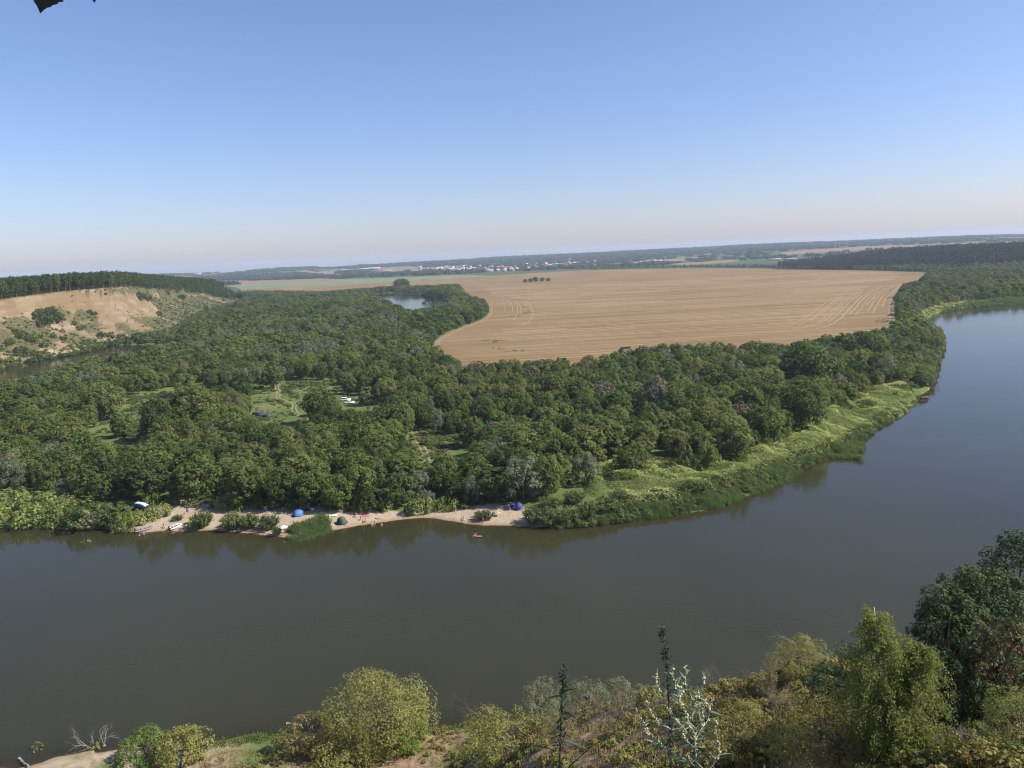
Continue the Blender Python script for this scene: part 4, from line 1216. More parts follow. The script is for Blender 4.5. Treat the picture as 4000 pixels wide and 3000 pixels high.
def meadow_weeds():
    g = np.random.default_rng(71); P_ = []
    for zi, n in ((0, 800), (1, 620), (2, 50), (3, 420)):
        a, _ = scatter_poly_(PP(Z_CLEAR[zi], 2.5), n, 72 + zi); P_.append(a)
    p = np.vstack(P_)
    pa = fbm(p[:, 0], p[:, 1], 9.0, 3, 76)
    k = (pa > -0.12 + g.normal(0, 0.12, len(p)))
    for ln in ALLTRACKS: k &= segdist(p, ln)[0] > 0.7
    for cx, cy in ((1351, 1566), (1366, 1577), (1008, 1625), (1036, 1630)): k &= np.hypot(*(p - P(cx, cy, 2.5)[:2]).T) > 4.0
    p, pa = p[k], pa[k]
    s = g.uniform(0.2, 0.62, len(p)) * (0.7 + 1.2 * np.clip(pa, 0, 1))
    gn_scatter('meadow_weeds', np.column_stack([p, height(p) - 0.05]), g.uniform(0, 6.28, len(p)), np.stack([s * 1.5, s * 1.5, s * 0.8], 1), 1 + g.integers(0, 2, len(p)) + 3 * g.integers(0, 4, len(p)), BUSHP, 'tall weeds and tussocks in the forest clearings')
def scatter_poly_(poly, n, seed):
    g = np.random.default_rng(seed); lo, hi = poly.min(0), poly.max(0)
    p = g.uniform(lo, hi, (n * 12, 2)); p = p[inpoly(p, poly)][:n]
    return p, g
meadow_weeds()

# ---------------------------------------------------------------- single bushes and vine mounds
def fan_shrub(buf, seed, R0, H, stems, per, ll, lw):
    """willow bush: many upright, outward leaning stems with narrow leaves"""
    g = np.random.default_rng(seed)
    for k in range(stems):
        th = g.uniform(0, 6.28); q = math.sqrt(g.random())
        base = np.array([math.cos(th), math.sin(th), 0]) * R0 * 0.35 * q
        tip = np.array([math.cos(th) * R0 * q * 1.0, math.sin(th) * R0 * q * 1.0, H * (1.05 - 0.45 * q * q) * g.uniform(0.75, 1.05)])
        t = np.clip(g.beta(2.2, 1.4, per), 0.1, 1)[:, None]
        mid = (base + tip) / 2 + np.array([0, 0, H * 0.12])
        p = (1 - t) ** 2 * base + 2 * t * (1 - t) * mid + t * t * tip + g.normal(0, 0.13, (per, 3)) * (R0 / 2.0)
        ax = unit(tip - base + 1e-3)[None, :] * np.ones((per, 1))
        a = unit(ax + rdirs(g, per) * 0.65); n = unit(rdirs(g, per) + UP * 0.4)
        leaf_quads(buf, p, n, a, ll * g.uniform(0.7, 1.3, per), lw * g.uniform(0.7, 1.3, per), 0, np.clip(g.normal(0.5, 0.22, per), 0, 1))
        buf.tube([base - [0, 0, 0.2], mid, tip], [0.03, 0.02, 0.008], 3, 1, cap=False)
FANS, VMOUND, DSHRUB = [], [], []
for k in range(3):
    b_c = Buf(); fan_shrub(b_c, 520 + k, 2.0, 2.6, 46, 34, 0.42, 0.13); FANS.append(b_c.build('foliage', [M_BUSH, M_BARK], None, False))
    b_c = Buf(); lobe_crown(b_c, 530 + k, 2.4, 0.0, 2.6, 24, 85, 0.36, 0.24, lobe=(0.22, 0.42), drape=0.5, droop=1.1)
    VMOUND.append(b_c.build('vine_cover', M_VINE, None, False))
    b_c = Buf(); lobe_crown(b_c, 540 + k, 2.2, 0.0, 2.6, 20, 80, 0.40, 0.22, lobe=(0.28, 0.46)); DSHRUB.append(b_c.build('foliage', M_DARK, None, False))
KINDS = {'fan': FANS, 'vine': VMOUND, 'dark': DSHRUB}
KNAME = {'fan': 'willow_bush', 'vine': 'vine_mound', 'dark': 'shrub'}
CORE = {}
def shrub(kind, bx, by, hw, hp, label, group=None, mat=None, var=0, core=True):
    b = hit(bx, by)
    if b is None: return None
    dist = math.hypot(b[0], b[1]); sl = math.hypot(dist, CAM_H - b[2])
    Rd = hw * sl / FPX; Ht = max(0.35 * Rd, hp * sl / FPX / max(0.35, dist / sl) * 0.92 - 0.45 * Rd * (CAM_H - b[2]) / dist * 1.6)
    pr = KINDS[kind][var % 3]
    bbx = max(v[0] for v in pr.bound_box); bbz = max(v[2] for v in pr.bound_box)
    t = thing(KNAME[kind], label, 'bush' if kind != 'vine' else 'vine', (b[0], b[1] + Rd * 0.35, max(b[2], 0.0) - 0.05), (bx * 3.1) % 6.28, group, (Rd / bbx, Rd / bbx, Ht / bbz))
    o = bpy.data.objects.new(pr.name.split('.')[0], pr.data); COL.objects.link(o); o.parent = t
    if mat is not None: o.material_slots[0].link = 'OBJECT'; o.material_slots[0].material = mat
    if kind != 'fan':
        if 'stems' not in CORE:
            b_s = Buf(); g = np.random.default_rng(3)
            for k in range(9):
                th = g.uniform(0, 6.28); b_s.tube([[0.1 * math.cos(th), 0.1 * math.sin(th), -0.3], [0.7 * math.cos(th), 0.7 * math.sin(th), 0.9], [1.5 * math.cos(th), 1.5 * math.sin(th), 1.7]], [0.06, 0.04, 0.015], 4)
            CORE['stems'] = b_s.build('stems', M_BARK, None, False)
        s_ = bpy.data.objects.new('stems', CORE['stems'].data); COL.objects.link(s_); s_.parent = t
    return t

SHRUBS = [
    ('vine', 15, 2052, 85, 95, 'vine mound at the left edge of the photo, down at the water'), ('vine', 100, 2056, 80, 80, 'waterside vine mound, second from the left edge of the photo'),
    ('vine', 178, 2052, 72, 75, 'waterside vine mound, third from the left edge of the photo'), ('vine', 245, 2046, 55, 75, 'waterside vine mound just left of the sandy gap'),
    ('vine', 20, 1985, 80, 75, 'vine mound in the second row at the left edge of the photo'), ('vine', 120, 1990, 85, 70, 'vine mound in the second row, left of the sandy gap'),
    ('vine', 215, 1994, 75, 60, 'vine mound behind the sandy gap in the left thicket'), ('vine', 300, 1992, 60, 50, 'flat vine mound left of the white bundle and the dark dome tent'),
    ('dark', 350, 2066, 92, 105, 'big dark shrub at the water left of the tents'), ('dark', 432, 2060, 68, 95, 'dark shrub between the sandy gap and the vine tangle below the tents'),
    ('vine', 478, 2078, 46, 75, 'yellow-green vine tangle at the water left of the grey boat'), ('vine', 545, 2046, 55, 62, 'vine tangle just behind the grey inflatable boat'),
    ('vine', 612, 2022, 52, 62, 'vine mound at the left end of the beach, right of the two-tone tent'), ('vine', 500, 2046, 45, 55, 'vine tangle in front of the dark dome tent'),
    ('vine', 590, 1975, 36, 55, 'vine clump hanging behind the two-tone tent'), ('dark', 676, 1975, 34, 48, 'dark shrub at the top left corner of the beach'),
    ('fan', 785, 2068, 50, 85, 'round willow bush beside the white inflatable boat'), ('vine', 752, 2070, 22, 40, 'small vine clump in front of the round willow bush'),
    ('fan', 690, 2036, 22, 32, 'small bush behind the white inflatable boat'),
    ('vine', 760, 1974, 48, 44, 'vine mound above the folding blue chair'), ('vine', 868, 1986, 62, 55, 'pale vine mound on the back edge of the left beach'), ('vine', 935, 1990, 40, 48, 'green vine mound left of the two people by the blue towel'),
    ('dark', 1003, 1994, 34, 60, 'dark shrub left of the two people by the blue towel'), ('dark', 1072, 1990, 36, 62, 'dark shrub behind the blue towel'), ('dark', 1140, 1992, 34, 52, 'dark shrub behind the blue dome tent'),
    ('fan', 905, 2074, 52, 82, 'left half of the long willow bush in the middle of the beach'), ('fan', 968, 2070, 45, 74, 'middle of the long willow bush on the beach'), ('fan', 1040, 2072, 48, 76, 'right half of the long willow bush, beside the teal parasol'),
    ('vine', 900, 2030, 34, 40, 'yellow vines grown over the back of the long willow bush'), ('fan', 1078, 2096, 22, 48, 'small willow bush at the water left of the teal parasol'), ('fan', 1150, 2078, 26, 40, 'small willow bush right of the teal parasol'),
    ('dark', 1295, 1994, 50, 66, 'dark shrub right of the dark beach shelter'), ('dark', 1350, 1995, 44, 52, 'shrub above the green dome tent'),
    ('vine', 1405, 1996, 34, 72, 'vine column above the pink mat'), ('vine', 1446, 1996, 30, 78, 'taller vine column right of the pink mat'), ('vine', 1508, 1992, 44, 66, 'vine mound left of the sandy cove'),
    ('vine', 1645, 2008, 54, 88, 'big pale vine mound hanging over the sandy cove'), ('dark', 1600, 2014, 30, 58, 'dark shrub at the left foot of the big pale vine mound'), ('vine', 1702, 1998, 30, 48, 'small pale vine mound right of the big one over the cove'),
    ('vine', 1752, 1992, 50, 72, 'green vine mound at the right end of the cove'), ('dark', 1820, 1984, 48, 40, 'low shrub on the sand bank right of the cove'),
    ('fan', 1893, 2036, 46, 56, 'spiky bush alone on the right sand'), ('dark', 1960, 1972, 36, 44, 'shrub left of the royal blue tent'), ('dark', 1900, 1966, 40, 50, 'shrub under the small grey willow'),
    ('fan', 2085, 2052, 55, 88, 'willow bush right beside the royal blue tent'), ('fan', 2150, 2058, 60, 100, 'second willow bush right of the royal blue tent'), ('fan', 2225, 2056, 58, 96, 'willow bush in the middle of the waterside thicket'),
    ('fan', 2295, 2030, 55, 88, 'willow bush in the waterside thicket below the fading grey willow'), ('fan', 2370, 2005, 60, 84, 'willow bush at the right end of the waterside thicket'), ('fan', 2150, 1990, 56, 66, 'willow bush behind the waterside thicket, under the big silvery willow'),
    ('fan', 2245, 1972, 56, 66, 'willow bush at the foot of the fading grey willow'), ('fan', 2420, 1962, 50, 60, 'willow bush left of the pale sand patch'), ('dark', 2560, 1944, 44, 44, 'dark shrub right of the pale sand patch'),
    ('dark', 2720, 1930, 52, 62, 'round dark shrub among the weeds below the vine slope'), ('dark', 2640, 1950, 40, 40, 'small dark shrub below the vine slope'), ('fan', 2830, 1880, 46, 50, 'bush at the lower edge of the vine slope by the reeds'),
    ('dark', 3395, 1600, 40, 42, 'dark shrub wrapped in the upper vine slope'), ('dark', 3300, 1605, 36, 40, 'dark shrub below the upper end of the vine slope'), ('dark', 3560, 1530, 40, 42, 'shrub above the wooden jetty'),
    ('dark', 3610, 1500, 40, 50, 'shrub at the water above the stakes'), ('vine', 3530, 1545, 34, 30, 'vine clump left of the wooden jetty'),
]
SHRUBS += [('vine', 2410, 1850, 26, 74, 'vine curtain left of the vine-draped tree on the slope'), ('vine', 2545, 1846, 24, 70, 'vine curtain right of the vine-draped tree on the slope'), ('vine', 2612, 1836, 20, 58, 'vine curtain left of the vine-smothered cone'),
    ('vine', 2718, 1838, 22, 72, 'vine curtain right of the vine-smothered cone'), ('vine', 2800, 1822, 26, 62, 'vine curtain at the foot of the bushy tree by the cone'), ('vine', 2905, 1800, 24, 54, 'vine curtain below the upright half-draped tree'), ('vine', 3000, 1760, 26, 58, 'vine curtain where the vine slope narrows'),
    ('vine', 3080, 1712, 22, 52, 'vine curtain left of the large round dark tree'), ('vine', 3215, 1640, 26, 48, 'vine curtain right of the large round dark tree'), ('vine', 3300, 1580, 24, 44, 'vine curtain near the upper end of the vine slope'), ('vine', 2330, 1870, 28, 70, 'vine curtain at the left end of the vine slope')]
for i, s_ in enumerate(SHRUBS): shrub(*s_, group='vine mounds along the far bank' if s_[0] == 'vine' else 'bushes along the far bank', var=i)

# ---------------------------------------------------------------- the vine slope, weeds and reeds of the right bank
VINE_UP = PP([(1262, 1066), (1262, 1042), (1288, 1016), (1330, 1008), (1400, 1000), (1500, 999), (1600, 984), (1690, 960), (1712, 926), (1760, 900), (1790, 880), (1830, 870), (1900, 833), (1950, 828), (1988, 850),
              (1966, 882), (1908, 910), (1874, 926), (1805, 966), (1768, 982), (1706, 1006), (1640, 1030), (1560, 1060), (1480, 1080), (1400, 1096), (1320, 1094)], 2.0, K)
VINE_FAR = PP([(1990, 690), (1986, 678), (2006, 664), (2060, 655), (2100, 650), (2140, 648), (2140, 652), (2090, 659), (2045, 667), (2015, 675), (2000, 690)], 2.0, K)
VMAT = leaf_mat('leaves_vine_blanket', (0.055, 0.095, 0.024), (0.22, 0.265, 0.070), (0.58, 0.59, 0.28), 0.32, 0.0, 9.0)
def vine_slope(VINE_UP, count, seed, ls, label):
    g = np.random.default_rng(seed)
    lo, hi = VINE_UP.min(0), VINE_UP.max(0)
    p = g.uniform(lo, hi, (520000, 2)); p = p[inpoly(p, VINE_UP)]
    p = p[:count]
    x, y = p[:, 0], p[:, 1]
    wx = x + 3.5 * fbm(x, y, 8.0, 2, 7); wy = y + 3.5 * fbm(x, y, 8.0, 2, 8)
    al = wx * 0.80 - wy * 0.60; ac = wx * 0.60 + wy * 0.80
    rope = 1 - np.abs(fbm(ac, al * 0.20, 3.4, 2, 24)) * 3.0
    rope2 = 1 - np.abs(fbm(ac * 0.8 + al * 0.35, (al * 0.9 - ac * 0.3) * 0.25, 4.0, 2, 29)) * 3.4
    rp = np.clip(np.maximum(rope, rope2 * 0.9), 0, 1)
    big = 0.45 + 1.15 * fbm(x, y, 7.5, 2, 25)
    hole = fbm(x + 40, y, 5.0, 3, 26)
    e = smooth(0, 3.0, -sdf(p, VINE_UP))
    h = (0.25 + 2.6 * np.clip(big, 0, 1.2) * e + 0.8 * rp ** 2 * (0.4 + 0.6 * e))
    thin = ((rp > 0.25) | (g.random(len(p)) < 0.7)) & ((hole < 0.30) | (g.random(len(p)) < 0.12))
    p, h, rp, big = p[thin], h[thin], rp[thin], big[thin]
    m = len(p)
    z = height(p) + h * g.uniform(0.8, 1.05, m)
    c = np.column_stack([p, z])
    n = unit(UP * 0.9 + rdirs(g, m) * 0.8); a = rdirs(g, m)
    s = g.uniform(0.6, 1.2, m)
    b = Buf()
    t = np.clip(0.02 + 1.0 * rp ** 1.8 + g.normal(0, 0.06, m), 0, 1)
    leaf_quads(b, c, n, a, ls * s, ls * 0.78 * s, 0, t)
    o = b.build('vine_blanket', VMAT)
    tag(o, label, kind='stuff')
vine_slope(VINE_UP, 150000, 23, 0.36, 'pale yellow-green climbing vines blanketing the right bank')
vine_slope(VINE_FAR, 16000, 27, 0.9, 'pale vines on the distant far bank at the right edge')

def reed_clump(buf, seed, n, H, spread):
    g = np.random.default_rng(seed)
    for k in range(n):
        b = np.array([g.normal(0, spread), g.normal(0, spread), -0.3]); h = H * g.uniform(0.6, 1.1); th = g.uniform(0, 6.28); ln = g.uniform(0.05, 0.35) * h
        d = np.array([math.cos(th), math.sin(th), 0]); w = np.array([-d[1], d[0], 0]) * g.uniform(0.03, 0.055)
        m = b + d * ln * 0.3 + UP * h * 0.62; t = b + d * ln + UP * h
        buf.add(np.array([b - w * .6, b + w * .6, m + w, m - w, t]), [[0, 1, 2, 3]], 0, np.clip(g.normal(0.5, 0.2), 0, 1))
        buf.F3.append(np.array([[buf.n - 2, buf.n - 3, buf.n - 1]])); buf.m3.append(np.zeros(1, int))
REEDP = []
for k in range(4):
    b_c = Buf(); reed_clump(b_c, 600 + k, 60, 2.5, 0.5); REEDP.append(b_c.build('reed_clump', M_REED, None, False))
def scatter_poly(poly, n, seed):
    g = np.random.default_rng(seed); lo, hi = poly.min(0), poly.max(0)
    p = g.uniform(lo, hi, (n * 12, 2)); p = p[inpoly(p, poly)][:n]
    return p, g
def reeds(name, label, poly_px, n, seed, sc=1.0):
    p, g = scatter_poly(PP(poly_px, 0.3, K), n, seed)
    z = np.maximum(height(p), -0.35)
    s = g.uniform(0.6, 1.2, len(p)) * sc * (0.8 + 0.7 * fbm(p[:, 0], p[:, 1], 5.0, 3, seed))
    k_ = fbm(p[:, 0], p[:, 1], 3.0, 2, seed + 3) > -0.42
    p, z, s = p[k_], z[k_], s[k_]
    gn_scatter(name, np.column_stack([p, z]), g.uniform(0, 6.28, len(p)), np.stack([s * 1.1, s * 1.1, s], 1), g.integers(0, 4, len(p)), REEDP, label, tilt=g.normal(0, 0.08, (len(p), 2)))
reeds('reeds', 'dark green reeds standing along the water below the vine slope', [(1190, 1140), (1310, 1131), (1450, 1114), (1560, 1093), (1640, 1064), (1700, 1040), (1740, 1012), (1757, 997), (1735, 998), (1700, 1008), (1640, 1032), (1560, 1070), (1450, 1097), (1310, 1114), (1196, 1122)], 2000, 61, 0.72)
reeds('reeds', 'reed bed reaching out into the river at the bend', [(1757, 997), (1800, 990), (1862, 992), (1866, 962), (1845, 950), (1810, 956), (1780, 968), (1760, 980)], 800, 62, 0.85)
reeds('reeds', 'narrow reeds below the upper vine slope', [(1868, 940), (1900, 916), (1935, 891), (1965, 872), (1955, 868), (1925, 882), (1890, 905), (1862, 928)], 320, 63, 0.75)
reeds('reeds', 'low reeds along the distant far bank at the right edge', [(2030, 676), (2090, 666), (2150, 660), (2212, 656), (2330, 648), (2330, 641), (2212, 648), (2150, 653), (2100, 658), (2045, 668)], 1500, 66, 1.3)
reeds('reeds', 'bright green reed tongue at the beach left of the green tent', [(608, 1160), (660, 1169), (712, 1150), (724, 1136), (708, 1130), (672, 1134), (640, 1142), (615, 1152)], 420, 64, 0.8)
WEED_POLY = PP([(1180, 1128), (1260, 1112), (1400, 1080), (1560, 1040), (1700, 992), (1800, 956), (1872, 914), (1962, 876), (1985, 856), (1996, 846), (1965, 875), (1870, 940), (1830, 962), (1740, 1006), (1640, 1050), (1500, 1095), (1310, 1124), (1200, 1136)], 1.2, K)
p_, g_ = scatter_poly(WEED_POLY, 1500, 65)
s_ = g_.uniform(0.3, 0.75, len(p_))
gn_scatter('bank_weeds', np.column_stack([p_, np.maximum(height(p_), 0)]), g_.uniform(0, 6.28, len(p_)), s_, g_.integers(0, len(BUSHP), len(p_)), BUSHP, 'mixed green weeds between the reeds and the vine slope')
LEFT_EDGE = PP([(0, 1141), (150, 1142), (150, 1132), (0, 1128)], 0.3, K)

# ---------------------------------------------------------------- the bluff: bushes on its face, trees along its top
BL = [(150, 1262, 30, 34, 'left'), (178, 1268, 30, 36, 'lower'), (205, 1258, 28, 34, 'right'), (165, 1235, 26, 32, 'upper left'), (195, 1228, 28, 32, 'upper'), (222, 1250, 22, 28, 'rightmost'), (140, 1240, 20, 26, 'leftmost'), (155, 1276, 18, 20, 'lowest')]
for i, (x, y, w, h, wd) in enumerate(BL): shrub('dark', x, y, w, h, '%s bush of the dark clump high on the sandy bluff face' % wd, 'bushes on the bluff face', var=i)
BL2 = [(312, 1290, 15, 22, 'round dark bush alone in the middle of the bluff face'), (291, 1272, 10, 20, 'small upright bush left of the lone round bush on the bluff'), (247, 1252, 8, 12, 'tiny bush right of the dark clump on the bluff'),
       (368, 1232, 14, 16, 'bush on the bare sand below the bluff lip'), (350, 1222, 10, 14, 'smaller bush left of the one on the bare sand below the lip'), (392, 1318, 16, 24, 'bush at the right foot of the bluff, left of the pair'), (422, 1316, 14, 20, 'bush in the pair at the right foot of the bluff'),
       (205, 1322, 14, 22, 'bush just right of the yellow sand patch on the lower bluff'), (245, 1328, 14, 16, 'low bush below the yellow sand patch on the bluff'), (155, 1320, 12, 16, 'bush left of the yellow sand patch on the bluff'), (120, 1336, 26, 34, 'large bush over the lower left bluff'),
       (85, 1322, 22, 26, 'bush near the left part of the lower bluff'), (38, 1348, 20, 28, 'bush at the lower left corner of the bluff'), (60, 1300, 16, 18, 'bush on the left slope of the bluff above the lower corner'), (170, 1358, 16, 22, 'bush above the low sand patch of the bluff'),
       (75, 1378, 24, 26, 'bush near the water at the left of the bluff'), (115, 1392, 30, 28, 'waterside bush at the left foot of the bluff'), (160, 1404, 30, 20, 'low waterside bush below the low sand patch'), (208, 1398, 28, 16, 'low waterside bush left of the sandy spit'), (30, 1425, 30, 26, 'dark waterside bush at the photo edge below the bluff'),
       (250, 1388, 16, 10, 'tiny bush on the sandy waterline of the bluff'), (330, 1374, 26, 24, 'bush at the right end of the bluff waterline'), (375, 1366, 30, 26, 'bush where the bluff water disappears behind the forest'), (430, 1356, 34, 34, 'bush at the foot of the bluff behind the forest edge'),
       (535, 1336, 30, 40, 'dark clump left half at the bluff foot beside the forest'), (580, 1330, 30, 38, 'dark clump right half at the bluff foot beside the forest'), (622, 1234, 12, 22, 'bush at the right end of the bare sand'), (805, 1218, 12, 26, 'slim bush on the grassy nose of the bluff'),
       (655, 1152, 12, 24, 'bush hanging at the lip on the bluff shoulder'), (710, 1170, 16, 24, 'bush below the shoulder of the bluff'), (840, 1160, 12, 16, 'bush beside the yellow scar at the bluff nose'), (873, 1176, 8, 12, 'small bush below the yellow scar at the bluff nose'),
       (545, 1172, 22, 34, 'dark thicket spilling over the bluff lip, left'), (575, 1176, 20, 30, 'dark thicket spilling over the bluff lip, right'), (412, 1152, 8, 10, 'tiny bush on the lip of the bluff')]
for i, (x, y, w, h, lb) in enumerate(BL2): shrub('dark', x, y, w, h, lb, 'bushes on the bluff face', var=i, mat=M_MID if i % 3 == 1 else None)

def bluff_scrub():
    g = np.random.default_rng(33)
    p = np.stack([g.uniform(-620, -330, 40000), g.uniform(430, 1350, 40000)], 1)
    sd_ = -sdf(p, BLUFF); p = p[(sd_ > -6) & (sd_ < 58)]
    z, _, _, t = height(p, True); q = proj(np.column_stack([p, z]))
    bare_ = inpoly(q, np.array([(-400, 1165), (0, 1158), (240, 1142), (475, 1136), (560, 1160), (612, 1200), (622, 1222), (600, 1250), (520, 1300), (420, 1300), (372, 1228), (300, 1216), (232, 1206), (205, 1196), (95, 1222), (60, 1238), (0, 1246), (-400, 1260)], float))
    n_ = fbm(p[:, 0], p[:, 1], 14.0, 3, 34)
    keep = g.random(len(p)) < np.where(bare_, 0.03 + 0.30 * (fbm(segdist(p, bluff_base)[1] + 0.4 * (-sdf(p, BLUFF)), (-sdf(p, BLUFF)) * 0.2, 8.0, 3, 58) > 0.16), 0.30 + 0.6 * np.clip(n_, 0, 1) + 0.35 * (t < 0.12))
    p, z, t = p[keep], z[keep], t[keep]
    s = g.uniform(0.22, 0.85, len(p)) * np.where(bare_[keep], 0.6, 1.0) * np.where(t < 0.12, 1.7, 1.0)
    gn_scatter('bluff_scrub', np.column_stack([p, np.maximum(z, 0.1) - 0.1]), g.uniform(0, 6.28, len(p)), s, g.integers(0, len(BUSHP), len(p)), BUSHP, 'small scrub and grass clumps over the bluff face')
    RP = PP([(1990, 838), (2010, 830), (2026, 790), (2036, 750), (2036, 726), (2020, 710), (2002, 700), (1990, 690), (1940, 690), (1945, 720), (1985, 740), (1990, 790)], 1.0, K)
    p, g = scatter_poly(RP, 1500, 35)
    p = p[water_dist(p) > 0.4]
    s = g.uniform(0.6, 1.7, len(p))
    gn_scatter('bank_scrub', np.column_stack([p, height(p) - 0.1]), g.uniform(0, 6.28, len(p)), s, g.integers(0, len(BUSHP), len(p)), BUSHP, 'low green scrub on the pointed right bank between field and river')
bluff_scrub()
def bluff_foot():
    g = np.random.default_rng(36)
    p = np.stack([g.uniform(-520, -250, 40000), g.uniform(560, 1450, 40000)], 1)
    s = sdf(p, BLUFF); p = p[(s > 3) & (s < 70)]; p = p[water_dist(p) > 2]
    p = p[g.random(len(p)) < 0.35]
    sc = g.uniform(1.0, 2.6, len(p))
    gn_scatter('foot_scrub', np.column_stack([p, height(p) - 0.1]), g.uniform(0, 6.28, len(p)), sc, g.integers(0, len(BUSHP), len(p)), BUSHP, 'scrub between the foot of the bluff and the forest')
bluff_foot()

TALL = []
for k, (r_, a_, b_, nl) in enumerate([(2.9, 3.6, 15.5, 24), (2.5, 5.0, 17.0, 22), (3.3, 3.0, 14.5, 24), (2.2, 6.0, 16.0, 18)]):
    b_c = Buf(); C_, L_ = lobe_crown(b_c, 700 + k, r_, a_, b_, nl, 46, 0.85, 0.5, lobe=(0.36, 0.56)); b_t = Buf(); limbs(b_t, 720 + k, b_ * 0.8, 0.2, C_, 0, 5, 0.2)
    TALL.append((b_c.build('crown', M_DARK, None, False), b_t.build('trunk', M_BARK, None, False)))
def bluff_top():
    g = np.random.default_rng(31)
    lo, hi = BLUFF.min(0), BLUFF.max(0)
    p = np.stack([g.uniform(-900, -330, 60000), g.uniform(420, 1500, 60000)], 1)
    s = -sdf(p, BLUFF)
    az = np.arctan2(p[:, 0], p[:, 1])
    lim = np.interp(az, [az_of(x, 1150) for x in (450, 600, 720, 800, 900, 960)], [63, 56, 52, 46, 26, 8])
    p = p[(s > lim) & (s < 330)]
    rad = g.uniform(2.3, 3.4, len(p))
    k = fill(p, rad, 4.0, 0.68); p = p[k]
    s = -sdf(p, BLUFF)
    z = height(p); q = proj(np.column_stack([p, z]))
    inf = (q[:, 0] > -30) & (q[:, 0] < 1000)
    front = np.argsort(np.where(inf, s - np.interp(q[:, 0], [450, 600, 800, 900, 960], [63, 56, 46, 26, 8]), 1e6))[:78]
    ind = np.zeros(len(p), bool); ind[front] = True
    fo = front[np.argsort(q[front, 0])]
    for n_, i in enumerate(fo):
        kk = int(g.integers(0, 4)); sc = g.uniform(0.8, 1.1)
        where = 'above the bare sand of the bluff' if q[i, 0] < 500 else 'on the shoulder of the bluff' if q[i, 0] < 740 else 'on the descending nose of the bluff'
        lab = '%s dark tree %s, %s from the left edge' % ('tall slim' if kk in (1, 3) else 'fuller', where, (ORD[n_] if n_ < 20 else '%d%s' % (n_ + 1, {1: 'st', 2: 'nd', 3: 'rd'}.get((n_ + 1) % 10, 'th'))))
        place_tree('bluff_tree', TALL[kk][0], TALL[kk][1], (p[i, 0], p[i, 1], z[i] - 0.2), g.uniform(0, 6.28), sc, sc * g.uniform(0.9, 1.1), M_MID if g.random() < 0.3 else None, lab, 'trees along the top of the sandy bluff')
    r_ = ~ind
    gn_scatter('bluff_forest', np.column_stack([p[r_], z[r_]]), g.uniform(0, 6.28, r_.sum()), g.uniform(0.8, 1.12, r_.sum()), g.integers(0, 4, r_.sum()), [t[0] for t in TALL], 'dark forest covering the top of the bluff behind the front trees')
bluff_top()

